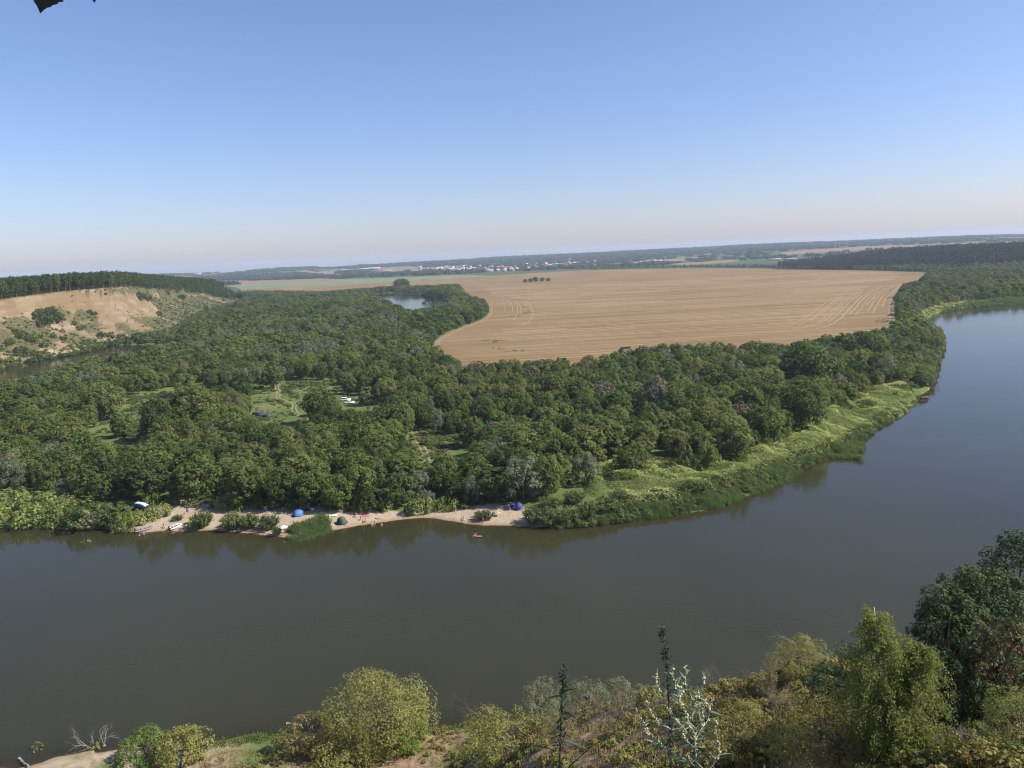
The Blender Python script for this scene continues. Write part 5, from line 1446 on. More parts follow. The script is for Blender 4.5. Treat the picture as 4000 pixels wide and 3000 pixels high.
# ---------------------------------------------------------------- pine wood, hedges and woods far away
PINES = []
for k in range(4):
    b_c = Buf(); C_, _l = lobe_crown(b_c, 740 + k, 2.7 + 0.3 * k, 7.0, 19.0 + k, 11, 26, 1.5, 0.9, lobe=(0.4, 0.6)); b_c.tube([[0, 0, -1], [0, 0, 14]], [0.25, 0.12], 4, 1)
    PINES.append(b_c.build('pine', [M_PINE, M_BARK], None, False))
FARCL = []
for k in range(3):
    b_c = Buf(); lobe_crown(b_c, 760 + k, 20.0, 0.0, 13.0 + k, 16, 40, 5.5, 3.4, lobe=(0.3, 0.5)); FARCL.append(b_c.build('wood_clump', M_FARWOOD, None, False))
def far_growth():
    g = np.random.default_rng(41)
    a0, a1 = az_of(3040, 1000), az_of(4350, 1000)
    n = 26000
    r = np.sqrt(g.uniform(1780 ** 2, 2700 ** 2, n)); a = g.uniform(a0, a1, n)
    lim = np.interp(a, [az_of(x, 1000) for x in (3040, 3120, 3300, 3600, 4000)], [2200, 2290, 2420, 2560, 2700])
    lo = np.interp(a, [az_of(x, 1000) for x in (3040, 3200, 3300, 3700, 4300)], [2140, 2010, 1930, 1820, 1790])
    k = (r < lim) & (r > lo)
    p = np.stack([r * np.sin(a), r * np.cos(a)], 1)[k]
    k = fill(p, np.full(len(p), 4.2), 5.0, 0.85); p = p[k]
    gn_scatter('pine_forest', np.column_stack([p, height(p) - 0.3]), g.uniform(0, 6.28, len(p)), g.uniform(0.8, 1.15, len(p)), g.integers(0, 4, len(p)), PINES, 'dark blue pine forest on the hillside beyond the right forest')
    # bushes and hedges round the back of the field
    q = []
    for (x0, y0, x1, y1, w, n) in ((2280, 1052, 3000, 1052, 60, 260), (3000, 1049, 3300, 1052, 40, 450), (3300, 1051, 3650, 1058, 60, 600), (2300, 1046, 3000, 1046, 160, 500), (3600, 1050, 4000, 1040, 120, 600), (1750, 1070, 2300, 1060, 40, 120), (3350, 1062, 3750, 1085, 60, 200), (2650, 1045, 3100, 1050, 120, 200),
                                 (1040, 1172, 1480, 1148, 26, 170), (1450, 1140, 1760, 1128, 18, 130), (1500, 1150, 1720, 1140, 12, 70), (1300, 1168, 1480, 1160, 40, 80), (1680, 1158, 1790, 1150, 30, 90)):
        A, B = P(x0, y0, 2.5)[:2], P(x1, y1, 2.5)[:2]
        t = g.random(n)[:, None]
        q.append(A * (1 - t) + B * t + g.normal(0, 1, (n, 2)) * [w * 0.25, w])
    q = np.vstack(q)
    far_ok = clear_ok(q, height(q), np.full(len(q), 5.0), np.full(len(q), 3.0)) & (sdf(q, FIELD) > 2) & (water_dist(q) > 2)
    q = q[far_ok]
    s = g.uniform(0.35, 1.0, len(q))
    gn_scatter('hedge_trees', np.column_stack([q, height(q)]), g.uniform(0, 6.28, len(q)), s, g.integers(0, len(LOW), len(q)), LOW, 'bushes and small trees round the far edges of the wheat field')
    # woods towards the horizon
    n = 16000
    r = g.uniform(3300, 7900, n); a = g.uniform(R(-38), R(38), n)
    p = np.stack([r * np.sin(a), r * np.cos(a)], 1); z = height(p); px = proj(np.column_stack([p, z]))
    pat = fbm(p[:, 0], p[:, 1] * 0.55, 520.0, 3, 61)
    t = np.zeros(n, bool); w = np.zeros(n, bool)
    for pl in FAR_TAN: t |= inpoly(px, np.array(pl, float))
    for pl in FAR_WOODS: w |= inpoly(px, np.array(pl, float))
    t |= (pat > 0.16) & (r > 4400) & ~w & (px[:, 0] < 2700)
    keep = ~t & (w | (pat < -0.05) | (g.random(n) < 0.12) | (r > 7300))
    keep &= (sdf(p, FIELD) > 20) & (sdf(p, GREEN) > 20)
    p, z, r = p[keep], z[keep], r[keep]
    gn_scatter('far_woods', np.column_stack([p, z - 1.0]), g.uniform(0, 6.28, len(p)), np.stack([g.uniform(0.6, 1.5, len(p))] * 2 + [g.uniform(0.6, 1.05, len(p))], 1), g.integers(0, 3, len(p)), FARCL, 'blue-green woods stretching to the horizon')
far_growth()

def field_weeds():
    g = np.random.default_rng(48)
    q = []
    for (x0, y0, x1, y1, w, n) in ((1995, 1171, 2050, 1170, 2.0, 60), (2030, 1235, 2090, 1210, 7.0, 60), (1900, 1358, 2040, 1372, 3.0, 24), (1890, 1330, 1960, 1335, 4.0, 30), (2030, 1106, 2165, 1101, 5.0, 160), (3470, 1165, 3520, 1160, 4.0, 60), (3440, 1258, 3470, 1250, 5.0, 40), (1790, 1118, 1700, 1120, 6.0, 60)):
        A, B = P(x0, y0, FIELD_Z)[:2], P(x1, y1, FIELD_Z)[:2]; t = g.random(n)[:, None]
        q.append(A * (1 - t) + B * t + g.normal(0, w, (n, 2)))
    q = np.vstack(q)
    gn_scatter('field_weeds', np.column_stack([q, np.full(len(q), FIELD_Z - 0.05)]), g.uniform(0, 6.28, len(q)), np.stack([g.uniform(0.3, 0.9, len(q))] * 2 + [g.uniform(0.06, 0.2, len(q))], 1), g.integers(0, 4, len(q)), BUSHP[2::3], 'patches of green weeds left standing in the wheat field')
field_weeds()
# ---------------------------------------------------------------- tents, boats, people and things on the beach
M_BLUE = simple('tent_blue', (0.06, 0.145, 0.33), 0.55, 0.3, 0.15, 2.0)
M_ROYAL = simple('tent_royal_blue', (0.065, 0.075, 0.30), 0.55, 0.3, 0.15, 2.0)
M_NAVY = simple('cloth_navy', (0.018, 0.032, 0.085), 0.7, 0.2, 0.2, 2.0)
M_PALEGREY = simple('tent_pale_grey', (0.48, 0.55, 0.58), 0.6, 0.3, 0.1, 2.0)
M_GREENTENT = simple('tent_green', (0.055, 0.085, 0.065), 0.65, 0.25, 0.2, 2.0)
M_DKGREEN = simple('tent_dark_green', (0.025, 0.04, 0.034), 0.65, 0.25, 0.2, 2.0)
M_WHITE = simple('white_cloth', (0.62, 0.62, 0.60), 0.7, 0.3, 0.06, 2.0)
M_PINK = simple('pink_cloth', (0.55, 0.10, 0.16), 0.75, 0.2, 0.12, 3.0)
M_ORANGE = simple('orange_cloth', (0.62, 0.22, 0.10), 0.75, 0.2, 0.12, 3.0)
M_YELLOW = simple('yellow_cloth', (0.58, 0.46, 0.10), 0.75, 0.2, 0.12, 3.0)
M_RED = simple('red_cloth', (0.50, 0.07, 0.05), 0.7, 0.2, 0.12, 3.0)
M_TEAL = simple('teal_cloth', (0.42, 0.56, 0.55), 0.7, 0.2, 0.12, 6.0)
M_BLACK = simple('black_plastic', (0.018, 0.018, 0.020), 0.5, 0.35, 0.2, 4.0)
M_DARKCLOTH = simple('dark_cloth', (0.030, 0.028, 0.034), 0.85, 0.15, 0.25, 3.0)
M_RUBBER = simple('grey_rubber', (0.20, 0.195, 0.185), 0.6, 0.3, 0.12, 3.0)
M_WHITERUB = simple('white_rubber', (0.66, 0.66, 0.64), 0.5, 0.35, 0.08, 3.0)
M_WOOD = simple('weathered_wood', (0.28, 0.20, 0.13), 0.85, 0.15, 0.3, 4.0)
M_METAL = simple('metal_pole', (0.30, 0.30, 0.31), 0.4, 0.5, 0.1, 4.0, 0.8)
M_SKIN = simple('skin_tanned', (0.44, 0.235, 0.145), 0.6, 0.3, 0.10, 6.0)
M_SKIN2 = simple('skin_pale', (0.56, 0.345, 0.245), 0.6, 0.3, 0.10, 6.0)
M_HAIR = simple('hair_dark', (0.035, 0.024, 0.018), 0.7, 0.25, 0.3, 8.0)
M_HAIRB = simple('hair_fair', (0.26, 0.17, 0.085), 0.7, 0.25, 0.3, 8.0)
M_GLASS = simple('car_glass', (0.015, 0.02, 0.024), 0.12, 0.5, 0.1, 3.0)
M_TYRE = simple('tyre', (0.016, 0.016, 0.017), 0.85, 0.2, 0.2, 6.0)
M_RIM = simple('rim', (0.42, 0.43, 0.44), 0.35, 0.5, 0.05, 6.0, 0.7)
M_CARWHITE = simple('car_white', (0.70, 0.71, 0.70), 0.28, 0.5, 0.03, 1.0)
M_CARNAVY = simple('car_navy', (0.030, 0.042, 0.090), 0.25, 0.5, 0.1, 1.0)
M_CARBEIGE = simple('car_beige', (0.46, 0.36, 0.29), 0.3, 0.5, 0.05, 1.0)
M_LAMP = simple('lamp_glass', (0.55, 0.55, 0.52), 0.15, 0.5, 0.05, 4.0)
M_LAMPR = simple('lamp_red', (0.30, 0.02, 0.02), 0.2, 0.5, 0.05, 4.0)

def G(px, py):
    b = hit(px, py); return (float(b[0]), float(b[1]), float(max(b[2], 0.0)))

def dome_shell(n=28, rows=9, Lx=1.0, Ly=1.0, H=1.0, sides=6, sq=0.5, scale=1.0, u0=0.0, u1=1.0, v0=0.0, v1=1.0):
    """a stretched tent fly: round at the poles, pulled straight between them"""
    u = np.linspace(u0, u1, n) * 2 * math.pi; v = np.linspace(v0, v1, rows)
    a = (u % (2 * math.pi / sides)) - math.pi / sides
    rad = math.cos(math.pi / sides) / np.cos(a) * sq + (1 - sq)
    h = np.sin(v * math.pi / 2); w = np.cos(v * math.pi / 2) ** 0.75
    V = np.stack([np.outer(w, rad * np.cos(u)) * Lx * scale, np.outer(w, rad * np.sin(u)) * Ly * scale, np.outer(h, np.ones(n)) * H * scale], -1).reshape(-1, 3)
    i = np.arange(rows - 1)[:, None] * n; j = np.arange(n - 1)[None, :]
    F = np.stack([i + j, i + j + 1, i + n + j + 1, i + n + j], -1).reshape(-1, 4)
    return V, F

def tent(label, px, py, w, h, fly, door, rz=0.0, sides=6, deep=0.85, door_at=0.75, band=None, extra=None):
    loc = G(px, py)
    t = thing('dome_tent', label, 'tent', loc, rz)
    L, H = w / 2, h
    b = Buf(); b.add(*dome_shell(31, 9, L, L * deep, H, sides)); b.build('fly', fly, t)
    b = Buf(); b.add(*dome_shell(9, 6, L, L * deep, H, sides, 0.5, 1.02, door_at - 0.09, door_at + 0.09, 0.04, 0.62)); b.build('door', door, t)
    b = Buf(); b.box((0, 0, 0.02), (w * 0.98, w * deep * 0.98, 0.035)); b.build('groundsheet', M_BLACK, t)
    for k in range(2):
        a = (k + 0.5) * math.pi / 2 * 1.0 + 0.3
        th = np.linspace(0, math.pi, 15)
        b = Buf(); b.tube(np.stack([np.cos(th) * L * 1.015 * math.cos(a), np.cos(th) * L * deep * 1.015 * math.sin(a), np.sin(th) * H * 1.02], 1), 0.012, 4); b.build('pole', M_METAL, t)
    if band is not None:
        b = Buf(); b.add(*dome_shell(31, 5, L, L * deep, H, sides, 0.5, 1.012, 0, 1, 0.55, 1.0)); b.build('top_panel', band, t)
    return t

tent('blue dome tent standing on the middle of the beach', 1166, 2012, 2.9, 1.45, M_BLUE, simple('tent_light_blue', (0.09, 0.22, 0.52), 0.6), 0.2)
tent('dark green dome tent with a white door slip near the water', 1336, 2044, 2.8, 1.75, M_GREENTENT, M_DKGREEN, -0.1, 4, 0.9, 0.72)
tent('dark dome tent in the left thicket, left of the two-tone tent', 487, 1996, 3.0, 1.8, M_DKGREEN, M_NAVY, 0.3)
t_ = thing('cabin_tent', 'large tunnel tent, pale roof and dark blue sides, left end of the beach', 'tent', G(556, 1990), -0.45)
def tunnel():
    L, W, H = 4.2, 2.3, 2.0
    th = np.linspace(0, math.pi, 17); xs = np.linspace(-L / 2, L / 2, 9)
    hx = H * (1 - 0.30 * np.clip((xs) / (L / 2), 0, 1) ** 2 - 0.08 * (xs < -L * 0.4))
    V = np.stack([np.repeat(xs, 17), np.tile(np.cos(th), 9) * W / 2, np.repeat(hx, 17) * np.tile(np.sin(th) ** 0.8, 9)], 1)
    i = np.arange(8)[:, None] * 17; j = np.arange(16)[None, :]
    F = np.stack([i + j, i + j + 1, i + 17 + j + 1, i + 17 + j], -1).reshape(-1, 4)
    side = (j.repeat(8, 0).reshape(-1) < 5) | (j.repeat(8, 0).reshape(-1) > 10)
    b = Buf(); b.add(V, F[~side]); b.build('roof_panel', M_PALEGREY, t_)
    b = Buf(); b.add(V, F[side]); b.build('side_panel', M_NAVY, t_)
    for e in (0, 8):
        ids = e * 17 + np.arange(17); c = V[ids].mean(0)
        b = Buf(); b.add(np.vstack([V[ids], c]), [[k, k + 1, 17] for k in range(16)]); b.build('end_panel', M_NAVY if e == 8 else M_PALEGREY, t_)
    for e in (1, 4, 7):
        b = Buf(); b.tube(V[e * 17 + np.arange(17)] * 1.01, 0.014, 4); b.build('pole', M_METAL, t_)
    b = Buf(); b.box((L / 2 + 0.5, 0.2, 0.25), (0.7, 0.9, 0.5), taper=0.7); b.build('porch_flap', M_WHITE, t_)
tunnel()
def royal():
    t = thing('shade_tent', 'royal blue beach tent with a round window and open awning frame on the right sand', 'tent', G(2014, 1989), 0.05)
    b = Buf(); V, F = dome_shell(31, 9, 1.05, 1.05, 1.75, 6); b.add(V + [0.85, 0, 0], F); b.build('fly', M_ROYAL, t)
    th = np.linspace(0, 2 * math.pi, 17)[:-1]
    c = np.array([0.85, -0.98, 0.82]); V = np.vstack([c + np.stack([np.cos(th) * 0.42, 0.22 * np.sin(th) - 0.02, np.sin(th) * 0.42], 1), c])
    b = Buf(); b.add(V, [[16, k, (k + 1) % 16] for k in range(16)]); b.build('round_window', M_NAVY, t)
    b = Buf(); b.box((0.85, -0.99, 1.05), (0.42, 0.05, 0.22)); b.build('orange_print', M_ORANGE, t)
    for x in (-1.5, -0.25):
        b = Buf(); b.tube([[x, -0.5, 0], [x, -0.5, 1.45]], 0.05, 5); b.build('post', M_ROYAL, t)
        b = Buf(); b.tube([[x, 0.7, 0], [x, 0.7, 1.45]], 0.05, 5); b.build('post', M_ROYAL, t)
    b = Buf(); b.box((-0.88, 0.1, 1.47), (1.35, 1.3, 0.06)); b.build('awning', M_ROYAL, t)
    b = Buf(); b.box((-0.88, 0.72, 0.75), (1.2, 0.03, 1.3)); b.build('back_wall', M_NAVY, t)
    b = Buf(); b.box((-0.88, -0.5, 0.75), (1.2, 0.05, 0.10)); b.build('rail', M_ROYAL, t)
royal()
def shelter(label, px, py, w, d, h, mat, wall=None, rz=0.0, name='canopy_shelter', cat='canopy'):
    t = thing(name, label, cat, G(px, py), rz)
    b = Buf(); V = np.array([[-w/2, -d/2, h], [w/2, -d/2, h], [w/2, d/2, h], [-w/2, d/2, h], [0, 0, h * 1.28]]); b.add(V, [[0, 1, 4], [1, 2, 4], [2, 3, 4], [3, 0, 4]])
    b.add(V - [0, 0, 0.05], [[1, 0, 4], [2, 1, 4], [3, 2, 4], [0, 3, 4]]); b.build('roof', mat, t)
    for sx in (-1, 1):
        for sy in (-1, 1):
            b = Buf(); b.tube([[sx * w * .48, sy * d * .48, 0], [sx * w * .48, sy * d * .48, h]], 0.03, 5); b.build('post', M_METAL, t)
    if wall is not None:
        b = Buf(); b.box((0, d * .47, h / 2), (w * .94, 0.03, h * .96)); b.build('back_wall', wall, t)
shelter('dark beach shelter under the trees behind the blue dome tent', 1228, 1984, 3.0, 2.2, 1.9, M_DARKCLOTH, M_NAVY)
shelter('blue tarp stretched between the trees above the right sand', 1842, 1846, 3.6, 2.6, 1.5, M_BLUE, None, 0.3, 'tarp_shelter', 'tarp')
shelter('dark grey canopy beside the trees right of the white cars', 1456, 1560, 3.0, 3.0, 2.1, M_DARKCLOTH, M_DARKCLOTH, 0.2)
shelter('dark blue canopy beside the beige car in the left woods', 311, 1500, 3.0, 3.0, 2.2, M_NAVY, M_PALEGREY, 0.1)
tent('small orange and white tent at the back of the left woods', 467, 1446, 3.2, 1.8, M_ORANGE, M_WHITE, 0.0, band=M_WHITE)
tent('yellow and orange tent at the end of the winding track', 1169, 1650, 2.8, 1.3, M_YELLOW, M_ORANGE, 0.0)

def flat_cloth(label, px, py, w, d, mat, rz=0.0, name='beach_towel', cat='towel', z=0.03, seed=0):
    g = np.random.default_rng(seed + 3); nx, ny = 9, 7
    X, Y = np.meshgrid(np.linspace(-w / 2, w / 2, nx), np.linspace(-d / 2, d / 2, ny))
    Z = g.normal(0, 0.012, X.shape) + 0.03
    V = np.stack([X.ravel(), Y.ravel(), Z.ravel()], 1)
    i = np.arange(ny - 1)[:, None] * nx; j = np.arange(nx - 1)[None, :]
    F = np.stack([i + j, i + j + 1, i + nx + j + 1, i + nx + j], -1).reshape(-1, 4)
    Vb = V - [0, 0, 0.02]
    b = Buf(); b.add(V, F); b.add(Vb, F[:, ::-1])
    o = b.build(name, mat, None); L = G(px, py); o.location = (L[0], L[1], L[2] + z); o.rotation_euler = (0, 0.0, rz)
    return tag(o, label, cat)
flat_cloth('white mat lying on the sand left of the green tent', 1300, 2013, 2.4, 1.8, M_WHITE, 0.03, 'beach_mat', 'mat')
flat_cloth('long pink mat on the sand under the vine columns', 1427, 2014, 2.0, 1.0, M_PINK, 0.05, 'beach_mat', 'mat', seed=1)
flat_cloth('blue towel spread by the two people at the beach back', 1054, 1997, 1.7, 1.1, simple('towel_blue', (0.22, 0.36, 0.60), 0.85), 0.1, seed=2)
flat_cloth('orange towel on the sand behind the white boat', 677, 2027, 1.0, 1.3, M_ORANGE, 0.4, seed=3)
flat_cloth('pinkish orange towel hung low before the dark dome tent', 473, 1998, 1.1, 0.8, M_ORANGE, 0.0, seed=4)
def bundle(name, label, px, py, r, mat, cat, mat2=None):
    t = thing(name, label, cat, G(px, py), 0.4)
    b = Buf(); b.ell((0, 0, r[2] * 0.8), r, 0, 12, 7); b.build('body', mat, t, sm=True)
    b = Buf(); th = np.linspace(0, math.pi, 9); b.tube(np.stack([np.cos(th) * r[0] * 0.5, 0 * th, r[2] * 1.7 + np.sin(th) * r[2] * 0.5], 1), 0.02, 4); b.build('handle', mat2 or M_BLACK, t)
bundle('duffel_bag', 'dark blue bag on the sand at the left end of the beach', 645, 2020, (0.55, 0.3, 0.25), M_NAVY, 'bag')
bundle('beach_bag', 'small lilac bag on the sand right of the dark beach shelter', 1255, 2003, (0.4, 0.3, 0.2), simple('lilac', (0.36, 0.34, 0.58), 0.7), 'bag')
bundle('backpack', 'dark blue bundle between the blue tent and the dark shelter', 1198, 1996, (0.6, 0.45, 0.45), M_NAVY, 'bag')
bundle('cool_box', 'white bundle in front of the dark beach shelter', 1220, 1992, (0.55, 0.35, 0.28), M_WHITE, 'bag')
bundle('white_sack', 'white bundle in the bushes left of the dark dome tent', 430, 1974, (0.8, 0.5, 0.45), M_WHITE, 'bag')
bundle('orange_bag', 'orange bag on the sand beside the folding blue chair', 724, 2007, (0.4, 0.3, 0.2), M_ORANGE, 'bag')

def parasol(label, px, py, R0, H, mats, tilt=0.15, z=0.0):
    t = thing('parasol', label, 'umbrella', G(px, py), 0.3)
    b = Buf(); b.tube([[0, 0, -0.1], [tilt * 0.6, 0, H + 0.1]], 0.025, 6); b.build('pole', M_METAL, t)
    for m_i, m in enumerate(mats):
        b = Buf()
        for k in range(m_i, 8, len(mats)):
            a0, a1 = k * math.pi / 4, (k + 1) * math.pi / 4; am = (a0 + a1) / 2
            c = np.array([tilt * 0.6, 0, H]); V = [c]
            for f, dz in ((0.5, -0.10), (1.0, -0.40)):
                for a, q in ((a0, 1.0), (am, 0.94), (a1, 1.0)): V.append(c + np.array([math.cos(a) * R0 * f * q, math.sin(a) * R0 * f * q, dz * R0]))
            b.add(np.array(V), [[0, 1, 2], [0, 2, 3]]); b.n -= 7; b.V.pop(); b.T.pop()
            b.add(np.array(V), [[1, 4, 5, 2], [2, 5, 6, 3]])
        b.build('canopy', m, t)
parasol('teal and white parasol by the water in the middle of the beach', 1108, 2082, 1.05, 1.9, [M_TEAL, M_WHITE])
parasol('small red and white parasol on the right sand left of the royal blue tent', 1946, 2016, 0.6, 1.0, [M_RED, M_WHITE])
parasol('yellow parasol half hidden behind the round willow bush', 735, 2046, 0.8, 1.3, [M_YELLOW, simple('ochre', (0.45, 0.33, 0.08), 0.7)], 0.5)
parasol('pale parasol in the sandy gap at the water left of the dark shrub', 294, 2062, 0.6, 1.2, [M_PALEGREY, M_WHITE])

def folding_chair(label, px, py, mat, rz):
    t = thing('folding_chair', label, 'chair', G(px, py), rz)
    b = Buf(); b.box((0, 0, 0.42), (0.55, 0.5, 0.04)); b.build('seat', mat, t)
    b = Buf(); b.box((0, 0.28, 0.72), (0.55, 0.04, 0.62), rot=(-0.2, 0, 0)); b.build('backrest', mat, t)
    for sx in (-1, 1):
        b = Buf(); b.tube([[sx * .27, -.25, 0], [sx * .27, .25, .42]], 0.018, 4); b.build('leg', M_METAL, t)
        b = Buf(); b.tube([[sx * .27, .25, 0], [sx * .27, -.25, .42]], 0.018, 4); b.build('leg', M_METAL, t)
        b = Buf(); b.box((sx * .29, 0, 0.62), (0.05, 0.45, 0.03)); b.build('armrest', M_BLACK, t)
folding_chair('folding blue chair alone on the left part of the beach', 733, 2004, M_ROYAL, 0.5)
folding_chair('light folding chair on the sand between the green tent and the pink mat', 1388, 2020, simple('chair_sand', (0.34, 0.28, 0.22), 0.8), -0.5)

def inflatable(label, px, py, L, W, heading, mt, floor, motor=True, dark_patches=False):
    b0 = G(px, py)
    t = thing('inflatable_boat', label, 'boat', (b0[0], b0[1], max(b0[2], 0.02)), heading)
    r = 0.21
    th = np.linspace(-math.pi / 2, math.pi / 2, 13)
    bow = np.stack([L * 0.28 + np.cos(th) * L * 0.20, np.sin(th) * (W / 2 - r), 0.26 + 0.18 * np.cos(th)], 1)
    path = np.vstack([[[-L / 2, -(W / 2 - r), 0.24], [-L * 0.2, -(W / 2 - r), 0.24]], bow, [[-L * 0.2, (W / 2 - r), 0.24], [-L / 2, (W / 2 - r), 0.24]]])
    rad = np.full(len(path), r); rad[0] = rad[-1] = 0.10
    b = Buf(); b.tube(path, rad, 10); b.build('hull_tube', mt, t, sm=True)
    b = Buf(); b.box((-0.08 * L, 0, 0.14), (L * 0.76, W - 2 * r, 0.05)); b.box((L * 0.33, 0, 0.18), (L * 0.14, (W - 2 * r) * 0.75, 0.05)); b.build('floor', floor, t)
    b = Buf(); b.box((-L * 0.42, 0, 0.32), (0.06, W - 2 * r, 0.42)); b.build('transom', M_WOOD, t)
    for x in (-0.12, 0.14):
        b = Buf(); b.box((x * L, 0, 0.42), (0.26, W - 1.6 * r, 0.05)); b.build('bench', M_BLACK if dark_patches else M_WOOD, t)
    if motor:
        m = Buf(); m.ell((-L * 0.47, 0, 0.82), (0.26, 0.17, 0.20), 0, 10, 7); mo = m.build('outboard_motor', M_BLACK, t, sm=True)
        m = Buf(); m.tube([[-L * 0.47, 0, 0.7], [-L * 0.50, 0, 0.05]], 0.07, 6); m.build('shaft', M_BLACK, mo)
        m = Buf(); m.tube([[-L * 0.42, 0, 0.80], [-L * 0.30, 0.05, 0.86]], 0.025, 5); m.build('tiller', M_BLACK, mo)
    if dark_patches:
        b = Buf(); b.box((0.02 * L, 0, 0.20), (L * 0.5, (W - 2 * r) * 0.55, 0.06)); b.build('floor_mat', M_BLACK, t)
inflatable('grey inflatable boat with outboard drawn up at the vine tangle', 561, 2071, 4.3, 1.65, 0.66, M_RUBBER, M_BLACK)
inflatable('white inflatable boat with black floor and outboard on the sand', 683, 2061, 3.7, 1.75, 1.15, M_WHITERUB, M_WHITERUB, True, True)

# people -------------------------------------------------------------
def body_mesh(pose, seed=0):
    """one continuous body grown from a jointed skeleton"""
    J = dict(pelvis=(0, 0, .95), spine=(0, .01, 1.15), chest=(0, 0, 1.34), neck=(0, 0, 1.48), head=(0, -.02, 1.56), crown=(0, -.02, 1.68),
             shl=(-.18, 0, 1.42), ell=(-.25, .02, 1.14), wrl=(-.27, -.06, .89), hal=(-.275, -.08, .81), shr=(.18, 0, 1.42), elr=(.25, .02, 1.14), wrr=(.27, -.06, .89), har=(.275, -.08, .81),
             hil=(-.09, 0, .90), knl=(-.10, -.02, .50), anl=(-.10, .02, .08), tol=(-.12, -.14, .035), hir=(.09, 0, .90), knr=(.10, -.02, .50), anr=(.10, .02, .08), tor=(.12, -.14, .035))
    Rr = dict(pelvis=.125, spine=.115, chest=.135, neck=.055, head=.085, crown=.085, shl=.065, ell=.043, wrl=.030, hal=.034, shr=.065, elr=.043, wrr=.030, har=.034, hil=.090, knl=.058, anl=.038, tol=.032, hir=.090, knr=.058, anr=.038, tor=.032)
    J.update(pose)
    names = list(J); E = [('pelvis', 'spine'), ('spine', 'chest'), ('chest', 'neck'), ('neck', 'head'), ('head', 'crown'), ('chest', 'shl'), ('shl', 'ell'), ('ell', 'wrl'), ('wrl', 'hal'), ('chest', 'shr'), ('shr', 'elr'), ('elr', 'wrr'), ('wrr', 'har'),
                          ('pelvis', 'hil'), ('hil', 'knl'), ('knl', 'anl'), ('anl', 'tol'), ('pelvis', 'hir'), ('hir', 'knr'), ('knr', 'anr'), ('anr', 'tor')]
    me = bpy.data.meshes.new('body'); me.from_pydata([J[n] for n in names], [(names.index(a), names.index(b)) for a, b in E], [])
    o = bpy.data.objects.new('body_build', me); COL.objects.link(o)
    md = o.modifiers.new('skin', 'SKIN'); md.use_smooth_shade = True
    if not me.skin_vertices: me.attributes
    for i, n in enumerate(names):
        sv = me.skin_vertices[0].data[i]; sv.radius = (Rr[n], Rr[n] * (0.72 if n in ('pelvis', 'spine', 'chest') else 1.0)); sv.use_root = (n == 'pelvis')
    o.modifiers.new('sub', 'SUBSURF').levels = 1
    dg = bpy.context.evaluated_depsgraph_get(); dg.update()
    ev = o.evaluated_get(dg); out = bpy.data.meshes.new_from_object(ev)
    V = np.array([v.co[:] for v in out.vertices]); polys = [tuple(p.vertices) for p in out.polygons]
    bpy.data.objects.remove(o); 
    b = Buf()
    b.add(V, np.array([p for p in polys if len(p) == 4])) 
    t3 = [p for p in polys if len(p) == 3]
    if t3: b.F3.append(np.array(t3)); b.m3.append(np.zeros(len(t3), int))
    for s, w_, h_, e_ in ((-1, 'wrl', 'hal', 'ell'), (1, 'wrr', 'har', 'elr')):       # fingers, a thumb, and a nose
        w = np.array(J[w_]); h = np.array(J[h_]); d = unit(h - w); sd_ = unit(np.cross(d, [1, 0, 0.3]))
        for k in range(4): 
            p = h + sd_ * (k - 1.5) * 0.017; L_ = (0.070, 0.080, 0.076, 0.060)[k]; b.tube([p, p + d * L_ * .55, p + d * L_ + np.array([0, -.012, 0])], [.009, .008, .006], 4)
        b.tube([w + d * .03 - sd_ * .02, w + d * .05 - sd_ * .045, w + d * .08 - sd_ * .05], [.011, .009, .007], 4)
    hd = (np.array(J['head']) + np.array(J['crown'])) / 2; up_ = unit(np.array(J['crown']) - np.array(J['head'])); fwd = unit(np.cross(np.array(J['shr']) - np.array(J['shl']), up_)) * -1
    b.tube([hd + fwd * -.08 * -1 - up_ * .0, hd + fwd * .105 - up_ * .02], [.02, .012], 4)
    o2 = b.build('body', M_SKIN, None, False, sm=True)
    return o2.data, J, hd, up_, fwd

